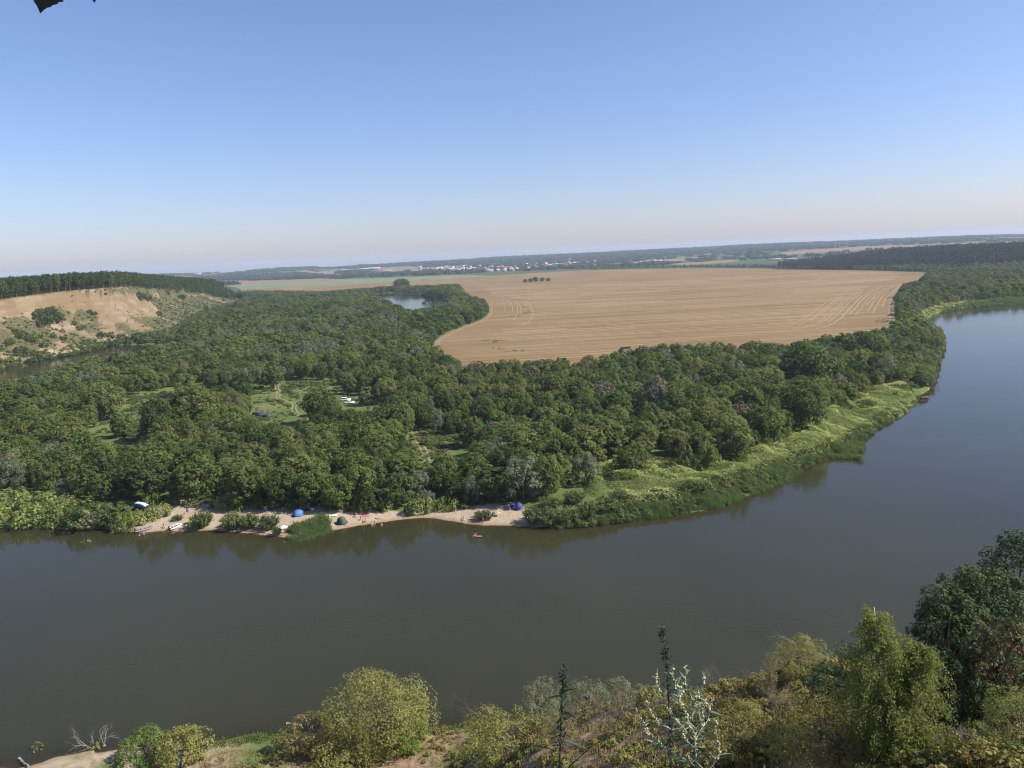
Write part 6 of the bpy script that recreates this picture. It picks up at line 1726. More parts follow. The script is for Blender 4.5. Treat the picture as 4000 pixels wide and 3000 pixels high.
POSES = {
    'stand': {}, 'stride': dict(knl=(-.10, -.20, .52), anl=(-.10, -.22, .10), tol=(-.12, -.38, .05), knr=(.10, .10, .50), anr=(.10, .34, .12), tor=(.12, .22, .035), ell=(-.25, .12, 1.16), wrl=(-.24, .16, .93), hal=(-.24, .16, .85), elr=(.25, -.08, 1.16), wrr=(.24, -.24, 1.0), har=(.24, -.30, .95)),
    'bend': dict(spine=(0, -.12, 1.10), chest=(0, -.32, 1.18), neck=(0, -.46, 1.18), head=(0, -.54, 1.17), crown=(0, -.65, 1.14), shl=(-.18, -.38, 1.16), shr=(.18, -.38, 1.16), ell=(-.20, -.40, .88), wrl=(-.16, -.45, .64), hal=(-.15, -.46, .56), elr=(.20, -.40, .88), wrr=(.16, -.45, .64), har=(.15, -.46, .56)),
    'sit': dict(pelvis=(0, 0, .14), spine=(0, .04, .34), chest=(0, .02, .53), neck=(0, 0, .67), head=(0, -.03, .75), crown=(0, -.04, .87), shl=(-.18, .01, .61), shr=(.18, .01, .61), ell=(-.26, .08, .36), wrl=(-.24, -.06, .20), hal=(-.24, -.12, .15), elr=(.26, -.05, .38), wrr=(.18, -.28, .42), har=(.15, -.34, .43),
                hil=(-.10, -.02, .12), knl=(-.14, -.42, .42), anl=(-.14, -.62, .08), tol=(-.15, -.76, .04), hir=(.10, -.02, .12), knr=(.14, -.44, .38), anr=(.14, -.70, .08), tor=(.15, -.84, .05)),
    'lie': dict(pelvis=(0, 0, .13), spine=(0, .20, .13), chest=(0, .39, .14), neck=(0, .53, .13), head=(0, .61, .14), crown=(0, .73, .15), shl=(-.18, .46, .13), shr=(.18, .46, .13), ell=(-.28, .22, .08), wrl=(-.30, -.02, .07), hal=(-.30, -.10, .06), elr=(.32, .60, .08), wrr=(.20, .80, .09), har=(.14, .84, .10),
                hil=(-.09, -.05, .12), knl=(-.11, -.45, .12), anl=(-.12, -.87, .07), tol=(-.13, -.95, .14), hir=(.09, -.05, .12), knr=(.13, -.44, .16), anr=(.12, -.86, .07), tor=(.13, -.94, .14)),
}
POSED = {k: body_mesh(v) for k, v in POSES.items()}

def person(label, px, py, pose='stand', rz=0.0, skin=M_SKIN, wear=M_NAVY, hair=M_HAIR, top=None, scale=1.0, z=None, group='people on the beach', loc=None):
    me, J, hd, up_, fwd = POSED[pose]
    L = loc or G(px, py)
    t = thing('person', label, 'person', (L[0], L[1], (L[2] if z is None else z)), rz, group, scale)
    o = bpy.data.objects.new('body', me); COL.objects.link(o); o.parent = t
    o.material_slots[0].link = 'OBJECT'; o.material_slots[0].material = skin
    j = {k: np.array(v) for k, v in J.items()}
    b = Buf(); ax = unit(j['spine'] - j['pelvis'])
    b.tube([j['pelvis'] - ax * .10, j['pelvis'] - ax * .02, j['pelvis'] + ax * .08], [.135, .150, .130], 10)
    for h, k in (('hil', 'knl'), ('hir', 'knr')): b.tube([j[h], j[h] + (j[k] - j[h]) * .32], [.105, .098], 8)
    b.build('swimwear', wear, t, sm=True)
    b = Buf(); c = hd + up_ * .025 - fwd * .018
    th = np.linspace(0, math.pi * 0.62, 6); phi = np.arange(11) * 2 * math.pi / 10
    rt = unit(np.cross(up_, fwd)); V = np.array([c + .112 * (math.sin(a) * (math.cos(p) * rt + math.sin(p) * fwd * (0.9 if math.sin(p) > 0 else 1.05)) + math.cos(a) * up_ * 1.05) - up_ * (.02 if a > 1.4 and math.sin(p) < 0 else 0) for a in th for p in phi])
    i = np.arange(5)[:, None] * 11; jj = np.arange(10)[None, :]
    b.add(V, np.stack([i + jj, i + 11 + jj, i + 12 + jj, i + jj + 1], -1).reshape(-1, 4)); b.build('hair', hair, t, sm=True)
    if top is not None:
        b = Buf(); b.tube([j['spine'] - ax * .02, (j['spine'] + j['chest']) / 2, j['chest'] + (j['neck'] - j['chest']) * .35], [.125, .140, .130], 10); b.build('shirt', top, t, sm=True)
    return t
person('standing person left of the blue towel, arms down', 1039, 1999, 'stand', 0.6, M_SKIN2, M_RED)
person('second person by the blue towel, stepping left in the shade', 1029, 1996, 'stride', 1.4, M_SKIN, M_NAVY)
person('tanned person bending forward between the blue towel and the blue tent', 1103, 1999, 'bend', 1.2, M_SKIN, M_BLACK)
person('tanned person standing at the left side of the dark shelter', 1207, 1988, 'stand', 0.3, M_SKIN, M_RED, group=None)
person('tanned person standing at the right side of the dark shelter', 1247, 1988, 'stand', -0.5, M_SKIN, M_NAVY, group=None)
person('small child standing alone on the open sand below the blue dome tent', 1209, 2029, 'stand', 0.4, M_SKIN2, M_YELLOW, M_HAIRB, scale=0.68)
person('person sitting under the teal parasol', 1112, 2078, 'sit', 0.2, M_SKIN, M_WHITE)
person('person standing at the waterline below the teal parasol', 1109, 2092, 'bend', -0.9, M_SKIN2, M_ORANGE, M_HAIRB)
person('person in a dark top crouching by the water between the two boats', 640, 2060, 'sit', 0.5, M_SKIN2, M_BLACK, top=M_DARKCLOTH)
person('small child standing at the waterline between the two boats', 643, 2066, 'stand', 0.1, M_SKIN2, M_WHITE, M_HAIRB, scale=0.6)
person('person sitting on the sand below the pink mat, leftmost of the group', 1410, 2030, 'sit', -0.3, M_SKIN, M_RED)
person('person sitting on the sand below the pink mat, right one', 1428, 2037, 'sit', 0.5, M_SKIN2, M_NAVY)
person('person in dark red standing at the water below the mat', 1419, 2055, 'stand', 0.4, M_SKIN, M_RED, top=simple('dark_red_shirt', (0.20, 0.03, 0.035), 0.8))
person('person sitting in the shallow edge, left one of the pair', 1454, 2050, 'sit', 0.1, M_SKIN2, M_ORANGE)
person('person sitting in the shallow edge, right one of the pair', 1464, 2049, 'sit', -0.4, M_SKIN, M_PINK)
person('sunbather lying on the sand right of the pink mat', 1477, 2027, 'lie', 1.3, M_SKIN, M_ORANGE)
person('pale person standing at the waterline of the right sand, left of the spiky bush', 1813, 2043, 'stand', 0.2, M_SKIN2, M_WHITE, M_HAIRB)
person('dark child standing at the waterline just left of the pale person', 1804, 2043, 'stand', 0.4, M_SKIN, M_BLACK, scale=0.8)
person('person standing at the waterline in front of the spiky bush', 1887, 2047, 'stand', -0.3, M_SKIN, M_NAVY)
for lb, px, py, dz in (('swimmer low in the water off the pink mat beach', 1491, 2053, -1.0), ('swimmer left of two in the water by the grey boat', 544, 2092, -1.28), ('swimmer right of two in the water by the grey boat', 561, 2087, -1.28)):
    w_ = P(px, py, 0.0); person(lb, px, py, 'stand', 0.3, M_SKIN2, M_RED, M_HAIRB, loc=(w_[0], w_[1], 0.0), z=dz, group='swimmers')
w_ = P(1863, 2098, 0.0)
t_ = thing('air_mattress', 'dark air mattress floating with two people off the right sand', 'float', (w_[0], w_[1], 0.0), 0.1)
b_ = Buf()
for k in range(5): b_.tube([[-1.15, (k - 2) * .2, 0.07], [-1.0, (k - 2) * .2, 0.1], [1.0, (k - 2) * .2, 0.1], [1.15, (k - 2) * .2, 0.07]], [0.06, 0.11, 0.11, 0.06], 8)
b_.build('mattress', M_NAVY, t_, sm=True)
b_ = Buf(); b_.box((1.0, 0, 0.20), (0.32, 0.9, 0.12)); b_.build('pillow', M_NAVY, t_)
person('person kneeling upright on the floating dark mattress', 0, 0, 'sit', -0.6, M_SKIN, M_BLACK, loc=(w_[0] - 0.35, w_[1] + 0.1, 0.18), group='bathers on the mattress', scale=1.15)
person('person in pink lying across the floating dark mattress', 0, 0, 'lie', 1.4, M_SKIN2, M_PINK, loc=(w_[0] + 0.35, w_[1] - 0.15, 0.14), group='bathers on the mattress')

# cars in the clearings ------------------------------------------------
def car_meshes(kind):
    L, W, H = {'suv': (4.75, 1.86, 1.75), 'sedan': (4.55, 1.76, 1.45)}[kind]
    if kind == 'suv': low = [(-2.36, .42), (-2.38, .95), (-2.25, 1.04), (1.0, 1.08), (2.1, .98), (2.36, .80), (2.36, .40)]; cab = [(-2.22, 1.04), (-1.98, 1.68), (-1.5, 1.75), (.10, 1.74), (.40, 1.66), (1.10, 1.07)]
    else: low = [(-2.25, .36), (-2.27, .85), (-2.1, .96), (-1.4, .98), (.95, .96), (2.0, .82), (2.26, .66), (2.26, .34)]; cab = [(-1.62, .97), (-.95, 1.40), (-.5, 1.45), (.12, 1.44), (.35, 1.38), (1.12, .95)]
    def prism(pts, w0, w1=None, mi=0):
        w1 = w1 or w0; n = len(pts); zs = [p[1] for p in pts]; lo, hi = min(zs), max(zs)
        V = []
        for s in (-1, 1):
            for x, z in pts: V.append((x, s * (w0 + (w1 - w0) * (z - lo) / (hi - lo)) / 2, z))
        F4 = [[i, (i + 1) % n, n + (i + 1) % n, n + i] for i in range(n)]
        return np.array(V), np.array(F4), n
    b = Buf()
    V, F, n = prism(low, W); b.add(V, F); b.n -= len(V)
    b.F3.append(np.array([[b.n + 0, b.n + k + 1, b.n + k] for k in range(1, n - 1)] + [[b.n + n, b.n + n + k, b.n + n + k + 1] for k in range(1, n - 1)])); b.m3.append(np.zeros(2 * (n - 2), int)); b.n += len(V)
    V, F, n = prism(cab, W * .96, W * .76); b.add(V, F); b.n -= len(V)
    b.F3.append(np.array([[b.n + 0, b.n + k + 1, b.n + k] for k in range(1, n - 1)] + [[b.n + n, b.n + n + k, b.n + n + k + 1] for k in range(1, n - 1)])); b.m3.append(np.zeros(2 * (n - 2), int)); b.n += len(V)
    body = b.build('body', M_CARWHITE, None, False)
    parts = [('body', body, None)]
    top = max(z for _, z in cab); base = cab[0][1]
    for s in (-1, 1):                                            # side glass
        for x0, x1 in ((-1.0, -.05), (.02, .78)) if kind == 'sedan' else ((-1.95, -1.15), (-1.08, -.05), (.02, .85)):
            b = Buf(); z0, z1 = base + .05, top - .12
            sl = lambda z: (W * .96 + (W * .76 - W * .96) * (z - base) / (top - base)) / 2 + .008
            xa0, xa1 = max(x0, -1.55 if kind == 'sedan' else -2.1), x1
            xb0, xb1 = max(x0 + (.12 if x0 < -.9 else 0), -1.9), min(x1, .36 if x1 > .5 else x1)
            b.add(np.array([[xa0, s * sl(z0), z0], [xa1, s * sl(z0), z0], [xb1, s * sl(z1), z1], [xb0, s * sl(z1), z1]]), [[0, 1, 2, 3]]); parts.append(('window', b.build('window', M_GLASS, None, False), None))
    for (xa, za), (xb, zb) in ((cab[-1], cab[-2]), (cab[0], cab[1])):
        b = Buf(); off = .012 if xa > 0 else -.012
        f0, f1 = .1, .92
        p0 = (xa + (xb - xa) * f0, za + (zb - za) * f0); p1 = (xa + (xb - xa) * f1, za + (zb - za) * f1)
        hw = lambda z: (W * .96 + (W * .76 - W * .96) * (z - base) / (top - base)) / 2 - .07
        b.add(np.array([[p0[0] + off, -hw(p0[1]), p0[1] + .01], [p0[0] + off, hw(p0[1]), p0[1] + .01], [p1[0] + off, hw(p1[1]), p1[1] + .01], [p1[0] + off, -hw(p1[1]), p1[1] + .01]]), [[0, 1, 2, 3]])
        parts.append(('windscreen' if xa > 0 else 'rear_window', b.build('windscreen', M_GLASS, None, False), None))
    rw = .36 if kind == 'suv' else .32
    for x in (-1.4, 1.4):
        for s in (-1, 1):
            th = np.arange(16) * 2 * math.pi / 16
            b = Buf(); b.tube([[x, s * (W / 2 - .20), rw], [x, s * (W / 2 + .015), rw]], rw, 14); w = b.build('wheel', M_TYRE, None, False)
            b = Buf(); b.tube([[x, s * (W / 2 - .05), rw], [x, s * (W / 2 + .03), rw]], rw * .62, 10); parts.append(('wheel', w, b.build('rim', M_RIM, None, False)))
    for s in (-1, 1):
        b = Buf(); b.box((low[-2][0] + .005, s * W * .36, low[-2][1] - .06), (.06, .34, .13)); parts.append(('headlight', b.build('headlight', M_LAMP, None, False), None))
        b = Buf(); b.box((low[1][0] - .003, s * W * .40, low[1][1] - .02), (.06, .22, .2)); parts.append(('tail_light', b.build('tail_light', M_LAMPR, None, False), None))
        b = Buf(); b.box((.78, s * (W / 2 + .09), base + .08), (.12, .16, .12)); parts.append(('mirror', b.build('mirror', M_BLACK, None, False), None))
    b = Buf(); b.box((low[-1][0] + .02, 0, low[-1][1] + .1), (.08, W * .92, .16)); parts.append(('bumper', b.build('bumper', M_BLACK, None, False), None))
    return parts
CARM = {k: car_meshes(k) for k in ('suv', 'sedan')}
def car(label, kind, px, py, rz, mat):
    t = thing('parked_car', label, 'car', G(px, py), rz, 'cars parked in the clearings')
    for nm, pr, sub in CARM[kind]:
        o = bpy.data.objects.new(nm, pr.data); COL.objects.link(o); o.parent = t
        if nm == 'body': o.material_slots[0].link = 'OBJECT'; o.material_slots[0].material = mat
        if sub is not None:
            q = bpy.data.objects.new('rim', sub.data); COL.objects.link(q); q.parent = o
car('white tall car parked behind the white saloon in the clearing', 'suv', 1351, 1566, 0.08, M_CARWHITE)
car('white saloon car in front of the white tall car in the clearing', 'sedan', 1366, 1577, 0.02, M_CARWHITE)
car('light car half hidden under trees right of the two white cars', 'sedan', 1412, 1562, 0.1, simple('car_silver', (0.45, 0.48, 0.50), 0.3, 0.5, 0.04))
car('dark blue car on the grass left of the winding track, the left one', 'suv', 1008, 1625, 0.05, M_CARNAVY)
car('dark blue car on the grass left of the winding track, the right one', 'sedan', 1036, 1630, 0.02, M_CARNAVY)
car('beige car under the trees in the left woods', 'sedan', 299, 1520, -0.15, M_CARBEIGE)
car('white car glimpsed behind the treetops right of the beige car', 'suv', 377, 1496, 0.3, M_CARWHITE)
car('white car mostly hidden by trees at the left edge of the left meadow', 'sedan', 224, 1610, 0.5, M_CARWHITE)

# jetty, stakes, small boat on the right bank -----------------------------
def jetty():
    L = P(3612, 1556, 0.0)
    t = thing('wooden_jetty', 'small wooden landing stage on the right bank above the reeds', 'jetty', (L[0], L[1], 0), 0.25)
    for k in range(10):
        b = Buf(); b.box((-1.8 + k * 0.4, 0, 0.55 + 0.01 * (k % 3)), (0.36, 1.3, 0.05)); b.build('plank', M_WOOD, t)
    for x in (-1.7, 0.1, 1.8):
        for y in (-.55, .55):
            b = Buf(); b.tube([[x, y, -1.0], [x, y, 0.8]], 0.07, 6); b.build('post', M_BARK, t)
    L = P(3606, 1570, 0.0)
    t = thing('rowing_boat', 'dark rowing boat moored under the wooden landing stage', 'boat', (L[0], L[1], 0.0), 0.15)
    xs = np.linspace(-1.9, 1.9, 11); w = 0.62 * np.clip(1 - (np.abs(xs) / 2.0) ** 2.4, 0.02, 1)
    V, F = [], []
    for x, ww in zip(xs, w): V += [[x, -ww, .42 + .05 * x * x / 3], [x, -ww * .7, -.05], [x, ww * .7, -.05], [x, ww, .42 + .05 * x * x / 3], [x, ww * .88, .40 + .05 * x * x / 3], [x, ww * .6, .06], [x, -ww * .6, .06], [x, -ww * .88, .40 + .05 * x * x / 3]]
    for i in range(10):
        for k in range(8): F.append([i * 8 + k, i * 8 + (k + 1) % 8, i * 8 + 8 + (k + 1) % 8, i * 8 + 8 + k])
    b = Buf(); b.add(np.array(V), F); b.build('hull', M_DARKCLOTH, t)
    for x in (-.7, .6): b = Buf(); b.box((x, 0, .33), (.25, 1.0, .04)); b.build('bench', M_PALEBARK, t)
jetty()
for k, (px, py, hh) in enumerate(((3652, 1508, 2.0), (3658, 1516, 1.4), (3665, 1512, 2.4), (3664, 1524, 1.2))):
    L = P(px, py, 0.0); b = Buf(); b.tube([[0, 0, -1.2], [0.06 * (-1) ** k, 0.02, hh * .5], [0.16 * (-1) ** k, 0.05, hh]], [.07, .06, .04], 6); o = b.build('water_stake', M_BARK, None, loc=tuple(L))
    tag(o, ('leftmost dark stake standing in the water off the right bank', 'short dark stake in the water, second from the left', 'tallest dark stake in the water off the right bank', 'shortest dark stake in the water, nearest the viewer')[k], 'stake', 'stakes standing in the water')

# village, farm sheds and pylons on the horizon ---------------------------
def house(label, px, py, w, d, h, wall, roof, rz, group, hip=0.55, name='house', cat='house'):
    b0 = hit(px, py, 400.0)
    if b0 is None: return
    t = thing(name, label, cat, (b0[0], b0[1], b0[2] - 0.3), rz, group)
    b = Buf(); b.box((0, 0, h / 2), (w, d, h)); wl = b.build('wall', wall, t)
    r = hip * d; b = Buf(); e = 0.4
    V = np.array([[-w/2 - e, -d/2 - e, h], [w/2 + e, -d/2 - e, h], [w/2 + e, d/2 + e, h], [-w/2 - e, d/2 + e, h], [-w/2 - e, 0, h + r], [w/2 + e, 0, h + r]])
    b.add(V, [[0, 1, 5, 4], [2, 3, 4, 5]]); b.F3.append(np.array([[0, 4, 3], [1, 2, 5]])); b.m3.append(np.zeros(2, int)); b.build('roof', roof, t)
M_PLASTER = simple('plaster_white', (0.31, 0.31, 0.30), 0.8, 0.2, 0.06, 0.5)
M_PLASTERB = simple('plaster_cream', (0.36, 0.32, 0.27), 0.8, 0.2, 0.08, 0.5)
M_ROOFR = simple('roof_red', (0.26, 0.10, 0.07), 0.8, 0.2, 0.15, 0.5)
M_ROOFG = simple('roof_grey', (0.36, 0.37, 0.38), 0.7, 0.3, 0.12, 0.5)
M_ROOFW = simple('roof_pale', (0.30, 0.30, 0.31), 0.6, 0.3, 0.08, 0.5)
g_ = np.random.default_rng(55)
CL = [(1640, 1720, 1052, 1060, 10, 'the left end of the village'), (1720, 1800, 1045, 1058, 12, 'the village above the dark grove'), (1780, 1900, 1040, 1062, 26, 'the middle of the village'),
      (1900, 2060, 1034, 1060, 38, 'the wide part of the village slope'), (2060, 2180, 1028, 1052, 22, 'the upper right of the village'), (2180, 2330, 1018, 1046, 16, 'the thin right end of the village'), (2500, 2580, 1024, 1034, 9, 'the hamlet right of the village')]
for x0, x1, y0, y1, n, wh in CL:
    for k in range(n):
        x = g_.uniform(x0, x1); y = g_.uniform(y0, y1) - (x - (x0 + x1) / 2) * 0.03
        wl, rf, cn = ((M_PLASTER, M_ROOFG, 'white house with grey roof'), (M_PLASTER, M_ROOFR, 'white house with reddish roof'), (M_PLASTERB, M_ROOFW, 'cream house with pale roof'))[int(g_.integers(0, 3))]
        house('small %s in %s' % (cn, wh), x, y, g_.uniform(11, 20), g_.uniform(9, 13), g_.uniform(4, 8), wl, rf, g_.uniform(-0.6, 0.6), 'houses of the distant village')
for lb, x, y, w, d, h, rf in (('long white shed at the left end of the distant works', 1345, 1059, 70, 20, 9, M_ROOFW), ('wide pale hall in the middle of the distant works', 1420, 1057, 90, 24, 10, M_ROOFW), ('long shed with reddish roof at the right end of the distant works', 1493, 1060, 120, 22, 9, M_ROOFR),
                           ('white hall behind the wide pale hall of the distant works', 1455, 1052, 110, 22, 8, M_ROOFG), ('tall bright white building left of the village grove', 1642, 1055, 22, 20, 20, M_ROOFW), ('white hall below the village at the field edge', 1912, 1063, 34, 16, 9, M_ROOFW), ('white building with red roof in the middle of the village', 1955, 1050, 46, 16, 9, M_ROOFR),
                           ('white speck of a building on the left far horizon', 772, 1073, 60, 24, 10, M_ROOFW), ('pale buildings group on the far ridge above the works', 1465, 1036, 80, 24, 12, M_ROOFW)):
    house(lb, x, y, w, d, h, M_PLASTER, rf, 0.1, None, 0.25, 'industrial_shed', 'shed')
for lb, x, y, w, mt in (('long low pale barn left of the pine hill, the left one', 3025, 1017, 50, M_PLASTER), ('long low pale barn left of the pine hill, the right one', 3090, 1015, 36, M_PLASTER), ('yellow farm building at the foot of the pine hill', 3250, 1021, 44, M_YELLOW)):
    house(lb, x, y, w, 12, 5, mt, M_ROOFW if mt is M_PLASTER else M_YELLOW, 0.0, None, 0.2, 'barn', 'barn')
def tower(label, px, py, h, name='power_pylon', cat='pylon', mat=None):
    b0 = hit(px, py, 400.0); t = thing(name, label, cat, (b0[0], b0[1], b0[2]), 0.2)
    b = Buf()
    for sx in (-1, 1):
        for sy in (-1, 1): b.tube([[sx * 4, sy * 4, -1], [sx * 1.2, sy * 1.2, h * .7], [sx * .5, sy * .5, h]], 0.28, 4)
    for f in (0.2, 0.45, 0.7):
        s = 4 - 2.8 * f / 0.7; b.tube([[-s, -s, h * f], [s, s, h * f + 4]], 0.4, 4); b.tube([[s, -s, h * f], [-s, s, h * f + 4]], 0.4, 4)
    b.build('lattice', mat or M_PLASTERB, t)
    for f in (0.75, 0.86, 0.97): b = Buf(); b.box((0, 0, h * f), (14 - 6 * f, 0.6, 0.6)); b.build('cross_arm', mat or M_PLASTERB, t)
tower('pale power pylon on the far slope, the left one', 3262, 972, 42)
tower('pale power pylon on the far slope, the right one', 3308, 970, 42)
# ---------------------------------------------------------------- the near bank: bushes, trees, driftwood, grass
M_F_OLIVE = leaf_mat('leaves_near_olive', (0.120, 0.130, 0.034), (0.215, 0.215, 0.062), (0.32, 0.31, 0.115), 0.38, 0.0, 1.6)
M_F_GREEN = leaf_mat('leaves_near_green', (0.065, 0.110, 0.022), (0.130, 0.195, 0.038), (0.22, 0.28, 0.065), 0.38, 0.0, 1.6)
M_F_BROWN = leaf_mat('leaves_near_brown', (0.125, 0.110, 0.034), (0.215, 0.185, 0.060), (0.31, 0.265, 0.10), 0.34, 0.0, 1.4)
M_F_GREY = leaf_mat('leaves_near_grey', (0.085, 0.102, 0.052), (0.155, 0.170, 0.088), (0.24, 0.25, 0.145), 0.3, 0.0, 1.4)
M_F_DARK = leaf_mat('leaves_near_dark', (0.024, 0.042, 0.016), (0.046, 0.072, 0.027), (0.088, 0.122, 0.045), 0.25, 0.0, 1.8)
M_F_BIRCH = leaf_mat('leaves_birch', (0.082, 0.108, 0.032), (0.150, 0.182, 0.054), (0.225, 0.255, 0.095), 0.42, 0.0, 1.4)
M_F_RUST = leaf_mat('leaves_rusty', (0.10, 0.055, 0.030), (0.17, 0.095, 0.050), (0.24, 0.16, 0.08), 0.25, 0.0, 1.4)
M_TWIG = simple('dry_twigs', (0.20, 0.15, 0.115), 0.9, 0.1, 0.3, 6.0)

def spot(bx, by, hw, ty):
    b = hit(bx, by)
    dist = math.hypot(b[0], b[1]); sl = math.hypot(dist, CAM_H - b[2])
    R_ = hw * sl / FPX
    return b, R_, max(0.4, depr_z(bx, ty, dist + R_ * 0.3) - b[2]), sl

def near_bush(name, label, bx, by, hw, ty, mat, seed, nl=42, cover=1.6, z0=0.0, leafpx=2.0, cat='bush', ratio=0.55, mat2=None, lobe=(0.17, 0.38), group=None, squash=0.95):
    b, R0, H, sl = spot(bx, by, hw, ty)
    ll = leafpx * sl / 773.0; lw = ll * ratio
    area = 2 * math.pi * R0 * max(R0, H * 0.6) * cover * 1.6
    n = int(min(42000, area / (ll * lw * 0.5)))
    t = thing(name, label, cat, (b[0], b[1] + R0 * 0.25, b[2] - 0.15), 0, group)
    bc, bs = Buf(), Buf()
    C_, L_ = lobe_crown(bc, seed, R0, z0 * H, H, nl, n // nl, ll, lw, lobe=lobe, squash=squash, inner=0.15, rough=1.9)
    limbs(bs, seed + 1, H * 0.6, 0.03 + 0.018 * H, C_, 0, 5, 0.2)
    bs.build('stems' if cat == 'bush' else 'trunk', M_BARK, t)
    f = bc.build('foliage' if cat == 'bush' else 'crown', [mat] + ([mat2] if mat2 else []), t)
    if mat2:
        g = np.random.default_rng(seed); k = len(f.data.polygons)
        z = np.array([v.co[2] for v in f.data.vertices])[::4] if False else None
        f.data.polygons.foreach_set('material_index', (g.random(k) < 0.3).astype(np.int32))
    return t

near_bush('river_bush', 'bright green leafy bush at the water on the bottom left', 560, 2975, 95, 2855, M_F_GREEN, 801, 26)
near_bush('river_bush', 'olive bush grown into the bright green one at the bottom left', 690, 2990, 105, 2850, M_F_OLIVE, 803, 28)
near_bush('river_bush', 'big rounded olive-green bush at the bottom centre with a log behind it', 1480, 2935, 185, 2640, M_F_OLIVE, 805, 60, 1.7)
near_bush('river_bush', 'brownish bush leaning on the left side of the big rounded bush', 1215, 2945, 105, 2790, M_F_BROWN, 807, 26)
near_bush('river_bush', 'green lower flank bush at the right foot of the big rounded bush', 1575, 2945, 95, 2790, M_F_GREEN, 809, 24, 1.3)
near_bush('river_bush', 'low olive bush in front of the big rounded bush at the bottom edge', 1330, 3010, 120, 2895, M_F_OLIVE, 811, 24)
near_bush('slope_bush', 'yellow-olive dense bush left of the dark weed stalk', 1975, 2985, 170, 2815, M_F_OLIVE, 813, 40, 1.6)
near_bush('slope_bush', 'upright grey-green bush on the slope edge left of the dark weed stalk', 2115, 2800, 85, 2650, M_F_GREY, 815, 30, 1.1, 0.0, 1.6, 'bush', 0.4)
near_bush('slope_bush', 'grey-green bush on the slope edge right of the dark weed stalk', 2290, 2790, 85, 2655, M_F_GREY, 817, 30, 1.1, 0.0, 1.6, 'bush', 0.4)
near_bush('slope_bush', 'grey-green bush behind the silver plant, at the slope edge', 2430, 2770, 75, 2650, M_F_GREY, 819, 28, 1.1, 0.0, 1.6, 'bush', 0.4)
near_bush('slope_bush', 'dull olive bush at the crest beside the dark weed tips', 2545, 2745, 55, 2680, M_F_OLIVE, 821, 20)
near_bush('slope_bush', 'dark olive bush with reddish leaves right of the silver plant', 2920, 2985, 130, 2750, M_F_BROWN, 823, 44, 1.6, 0.0, 1.5, 'bush', 0.6, M_F_OLIVE)
near_bush('slope_bush', 'big domed brown-olive bush at the bottom right, left of the birch', 3300, 3010, 230, 2765, M_F_BROWN, 825, 64, 1.7, 0.0, 1.5, 'bush', 0.6, M_F_OLIVE)
near_bush('slope_bush', 'feathery green willow bush on the crest left of the birch', 3150, 2640, 110, 2500, M_F_OLIVE, 827, 34, 1.2, 0.0, 1.7, 'bush', 0.28)
near_bush('slope_bush', 'shaded scrub bush between the crest willow and the birch', 3280, 2740, 120, 2610, M_F_DARK, 829, 30)
near_bush('slope_bush', 'small green bush at the foot of the birch', 3520, 2985, 70, 2830, M_F_GREEN, 831, 22)
near_bush('slope_tree', 'dark leafy tree just right of the birch', 3700, 2800, 125, 2270, M_F_DARK, 841, 60, 2.6, 0.05, 2.5, 'tree')
near_bush('slope_tree', 'dark tree second to the right of the birch, taller', 3840, 2760, 140, 2190, M_F_DARK, 843, 66, 2.6, 0.05, 2.5, 'tree')
near_bush('slope_tree', 'tallest dark tree at the right edge of the photo', 3990, 2720, 140, 2060, M_F_DARK, 845, 70, 2.6, 0.05, 2.5, 'tree')
near_bush('slope_tree', 'half-withered tree with rusty leaves in front of the dark trees', 3930, 2850, 125, 2400, M_F_DARK, 847, 56, 2.2, 0.05, 2.4, 'tree', 0.55, M_F_RUST)
near_bush('slope_tree', 'shaded low tree filling the gap behind the bare branches', 3730, 2890, 110, 2540, M_F_DARK, 849, 44, 2.0, 0.0, 1.8, 'tree')
near_bush('slope_tree', 'sunlit light green tree at the bottom right corner', 3975, 2995, 105, 2660, M_F_BIRCH, 851, 34, 1.0, 0.05, 1.6, 'tree', 0.5)
near_bush('slope_bush', 'small lit bush between the birch and the corner tree', 3810, 2935, 45, 2790, M_F_GREEN, 853, 16, 1.0)

